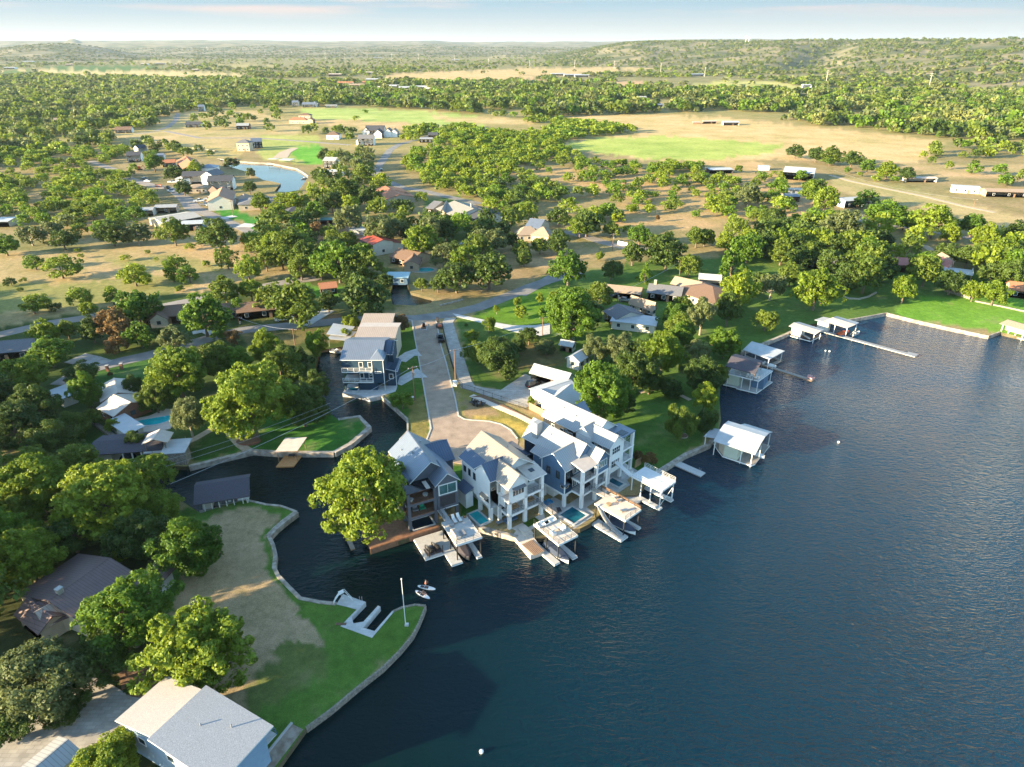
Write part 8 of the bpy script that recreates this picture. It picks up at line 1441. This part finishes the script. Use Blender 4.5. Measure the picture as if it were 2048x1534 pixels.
for poly, sp, rr, asp, kinds, cols, keep, where, grp in SC:
    X, Y = zone_pts(poly, sp)
    k = rng.random(len(X)) < keep
    # natural gaps
    k &= (fbm(X / 38, Y / 38) > .29) & ((Y < 520) | (fbm(X / 120 + 7, Y / 70) > .34))
    for w in pondw + ROADMASK:
        k &= ~inpoly(X, Y, w)
    X, Y = X[k], Y[k]
    for w in ROADMASK:
        pass
    for x, y in zip(X, Y):
        r = random.uniform(*rr)
        bad = False
        for fx, fy, fr in FOOT:
            dx = x - fx; dy = y - fy
            if abs(dx) < fr + r * .7 and -fr - 4 - r - max(0, fy - 300) * .055 < dy < fr + r * .8: bad = True; break
        if bad: continue
        if math.hypot(x, y) < 520:
            for tx, ty, tr in TREES:
                if (x - tx) ** 2 + (y - ty) ** 2 < ((tr + r) * .72) ** 2: bad = True; break
        if bad: continue
        cand.append((math.hypot(x, y), x, y, r, 2 * r * asp * random.uniform(.85, 1.15), random.choice(kinds), random.choice(cols), where, grp))
cand.sort()
# keep crowns off roads and out of the water
def near_poly(x, y, r):
    for w in ROADMASK + pondw:
        for a in ((r * .6, 0), (-r * .6, 0), (0, r * .6), (0, -r * .6)):
            if inpoly([x + a[0]], [y + a[1]], w)[0]: return True
    return False
NIND = max(0, 298 - HAND); ind = 0; baked = []; indiv = []
for c in cand:
    d, x, y, r, h, kind, mt, where, grp = c
    vis = -30 < Q(x, y, G)[0] < 2080
    if d < 480 and near_poly(x, y, r): continue
    if vis and ind < NIND and kind != 'none':
        indiv.append(c); ind += 1
    else: baked.append((x, y, G, r, h, kind, mt))
def nth(n):
    return f"{n}{'th' if 10 < n % 100 < 14 else {1: 'st', 2: 'nd', 3: 'rd'}.get(n % 10, 'th')}"
for wh in sorted({c[7] for c in indiv}):
    g_ = sorted([c for c in indiv if c[7] == wh], key=lambda c: Q(c[1], c[2], G)[0])
    for i, (d, x, y, r, h, kind, mt, where, grp) in enumerate(g_):
        put_tree(x, y, r, h, kind, mt, f"{CN[mt]} {KN[kind]}, {nth(i + 1)} from left {where}", f"{grp} {where}")
print('scatter', len(cand), 'individual', ind, 'baked', len(baked))
LOW = {}
def low(kind, lod):
    if (kind, lod) not in LOW:
        n, lf = {0: (1500, .075), 1: (420, .14), 2: (110, .26), 3: (26, .5)}[lod]
        LOW[(kind, lod)] = [crown_arrays(kind, 100 + i, n, lf)[:2] for i in range(4)]
    return LOW[(kind, lod)]
def bake(name, items, label, cat, matkeys):
    Vs, Ts, Ms = [], [], []
    for (x, y, z, r, h, kind, mt) in items:
        d = math.hypot(x, y); lod = 0 if d < 330 else 1 if d < 700 else 2 if d < 1500 else 3
        V, t = random.choice(low(kind, lod)); a = random.uniform(0, 6.28); ca, sa = math.cos(a), math.sin(a)
        Vs.append(np.stack([(V[:, 0] * ca - V[:, 1] * sa) * r + x, (V[:, 0] * sa + V[:, 1] * ca) * r + y, V[:, 2] * h / 2 + z], 1))
        Ts.append(np.clip(t * .8 + random.uniform(-.25, .45), 0, 1.4)); Ms.append(np.full(len(t), matkeys.index(mt)))
    V = np.concatenate(Vs); T = np.concatenate(Ts); me = fast_mesh(name, V, len(T), T, [LEAF[k] for k in matkeys], np.concatenate(Ms))
    o = bpy.data.objects.new(name, me); COL.objects.link(o); tag(o, label, cat, kind='stuff'); print(name, len(T)); return o
MK = list(LEAF.keys())
bake('woodland', baked, 'mass of scrub and woodland trees between the village, meadows and pastures', 'woodland', MK)
# far plain: uniform over the picture rows, thinning on the open fields
far = []
FIELDS = [z[0] for z in ZONES[2:23]]
n = 26000; px = rng.uniform(-250, 2300, n); py = 97 + (rng.random(n) ** .8) * 92
keep = np.ones(n, bool)
for f in FIELDS: keep &= ~((inpoly(px, py, f) | inpoly(px, py - 2.5, f)) & (rng.random(n) > .02))
keep &= ~((py > 157) & (px < 640)); keep &= ~((py > 176) & (px > 560))
px, py = px[keep], py[keep]; fx, fy = Pn(px, py, G)
hh = hill_h(fx, fy); k = (hh < 3) & (fbm(fx / 420, fy / 150) > .41); fx, fy = fx[k], fy[k]
FF = np.array([f for f in FOOT if f[1] > 900])
for x, y in zip(fx, fy):
    if len(FF) and ((np.abs(FF[:, 0] - x) < FF[:, 2] + 5) & (y - FF[:, 1] < FF[:, 2]) & (y - FF[:, 1] > -FF[:, 2] - .10 * FF[:, 1])).any(): continue
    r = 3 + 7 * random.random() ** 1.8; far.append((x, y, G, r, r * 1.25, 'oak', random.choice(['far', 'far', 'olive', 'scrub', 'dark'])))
bake('far_forest', far, 'far forest spreading over the plain below the hills', 'forest', MK)
hs = []
# scrub on the right ridge and hills
ta = rng.uniform(.02, .95, 16000); d = rng.uniform(1700, 6200, 16000) ; y = d / np.sqrt(1 + ta ** 2); x = y * ta; z = hill_h(x, y)
k = (z > 2) & (fbm(x / 90, y / 90) > .40); x, y, z = x[k], y[k], z[k]
for a, b, c in zip(x, y, z):
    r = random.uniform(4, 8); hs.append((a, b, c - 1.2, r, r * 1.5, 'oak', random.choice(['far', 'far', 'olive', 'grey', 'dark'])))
ta = rng.uniform(-.85, .3, 12000); d = rng.uniform(4600, 9000, 12000); y = d / np.sqrt(1 + ta ** 2); x = y * ta; z = hill_h(x, y)
k = (z > 2) & (fbm(x / 260, y / 260) > .36); x, y, z = x[k], y[k], z[k]
for a, b, c in zip(x, y, z):
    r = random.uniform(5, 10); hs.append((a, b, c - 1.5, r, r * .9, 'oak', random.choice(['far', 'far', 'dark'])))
bake('hillside_scrub', hs, 'scrub and cedar trees dotted over the hills on the horizon', 'scrub', MK)
# ---- haze
b = MB(); b.box(-30000, 34000, -2600, 24000, -3.0, 215, None)
hz = bpy.data.materials.new('haze'); hz.use_nodes = True; hn = hz.node_tree; hn.nodes.remove(hn.nodes['Principled BSDF'])
pv = hn.nodes.new('ShaderNodeVolumePrincipled'); pv.inputs['Color'].default_value = (.70, .84, 1.0, 1); pv.inputs['Density'].default_value = HAZE_D; pv.inputs['Anisotropy'].default_value = .2
hn.links.new(pv.outputs[0], hn.nodes['Material Output'].inputs['Volume'])
b.m = [hz]; ho = b.build('haze', kind='stuff', label='thin evening haze over the plain and hills', cat='haze')
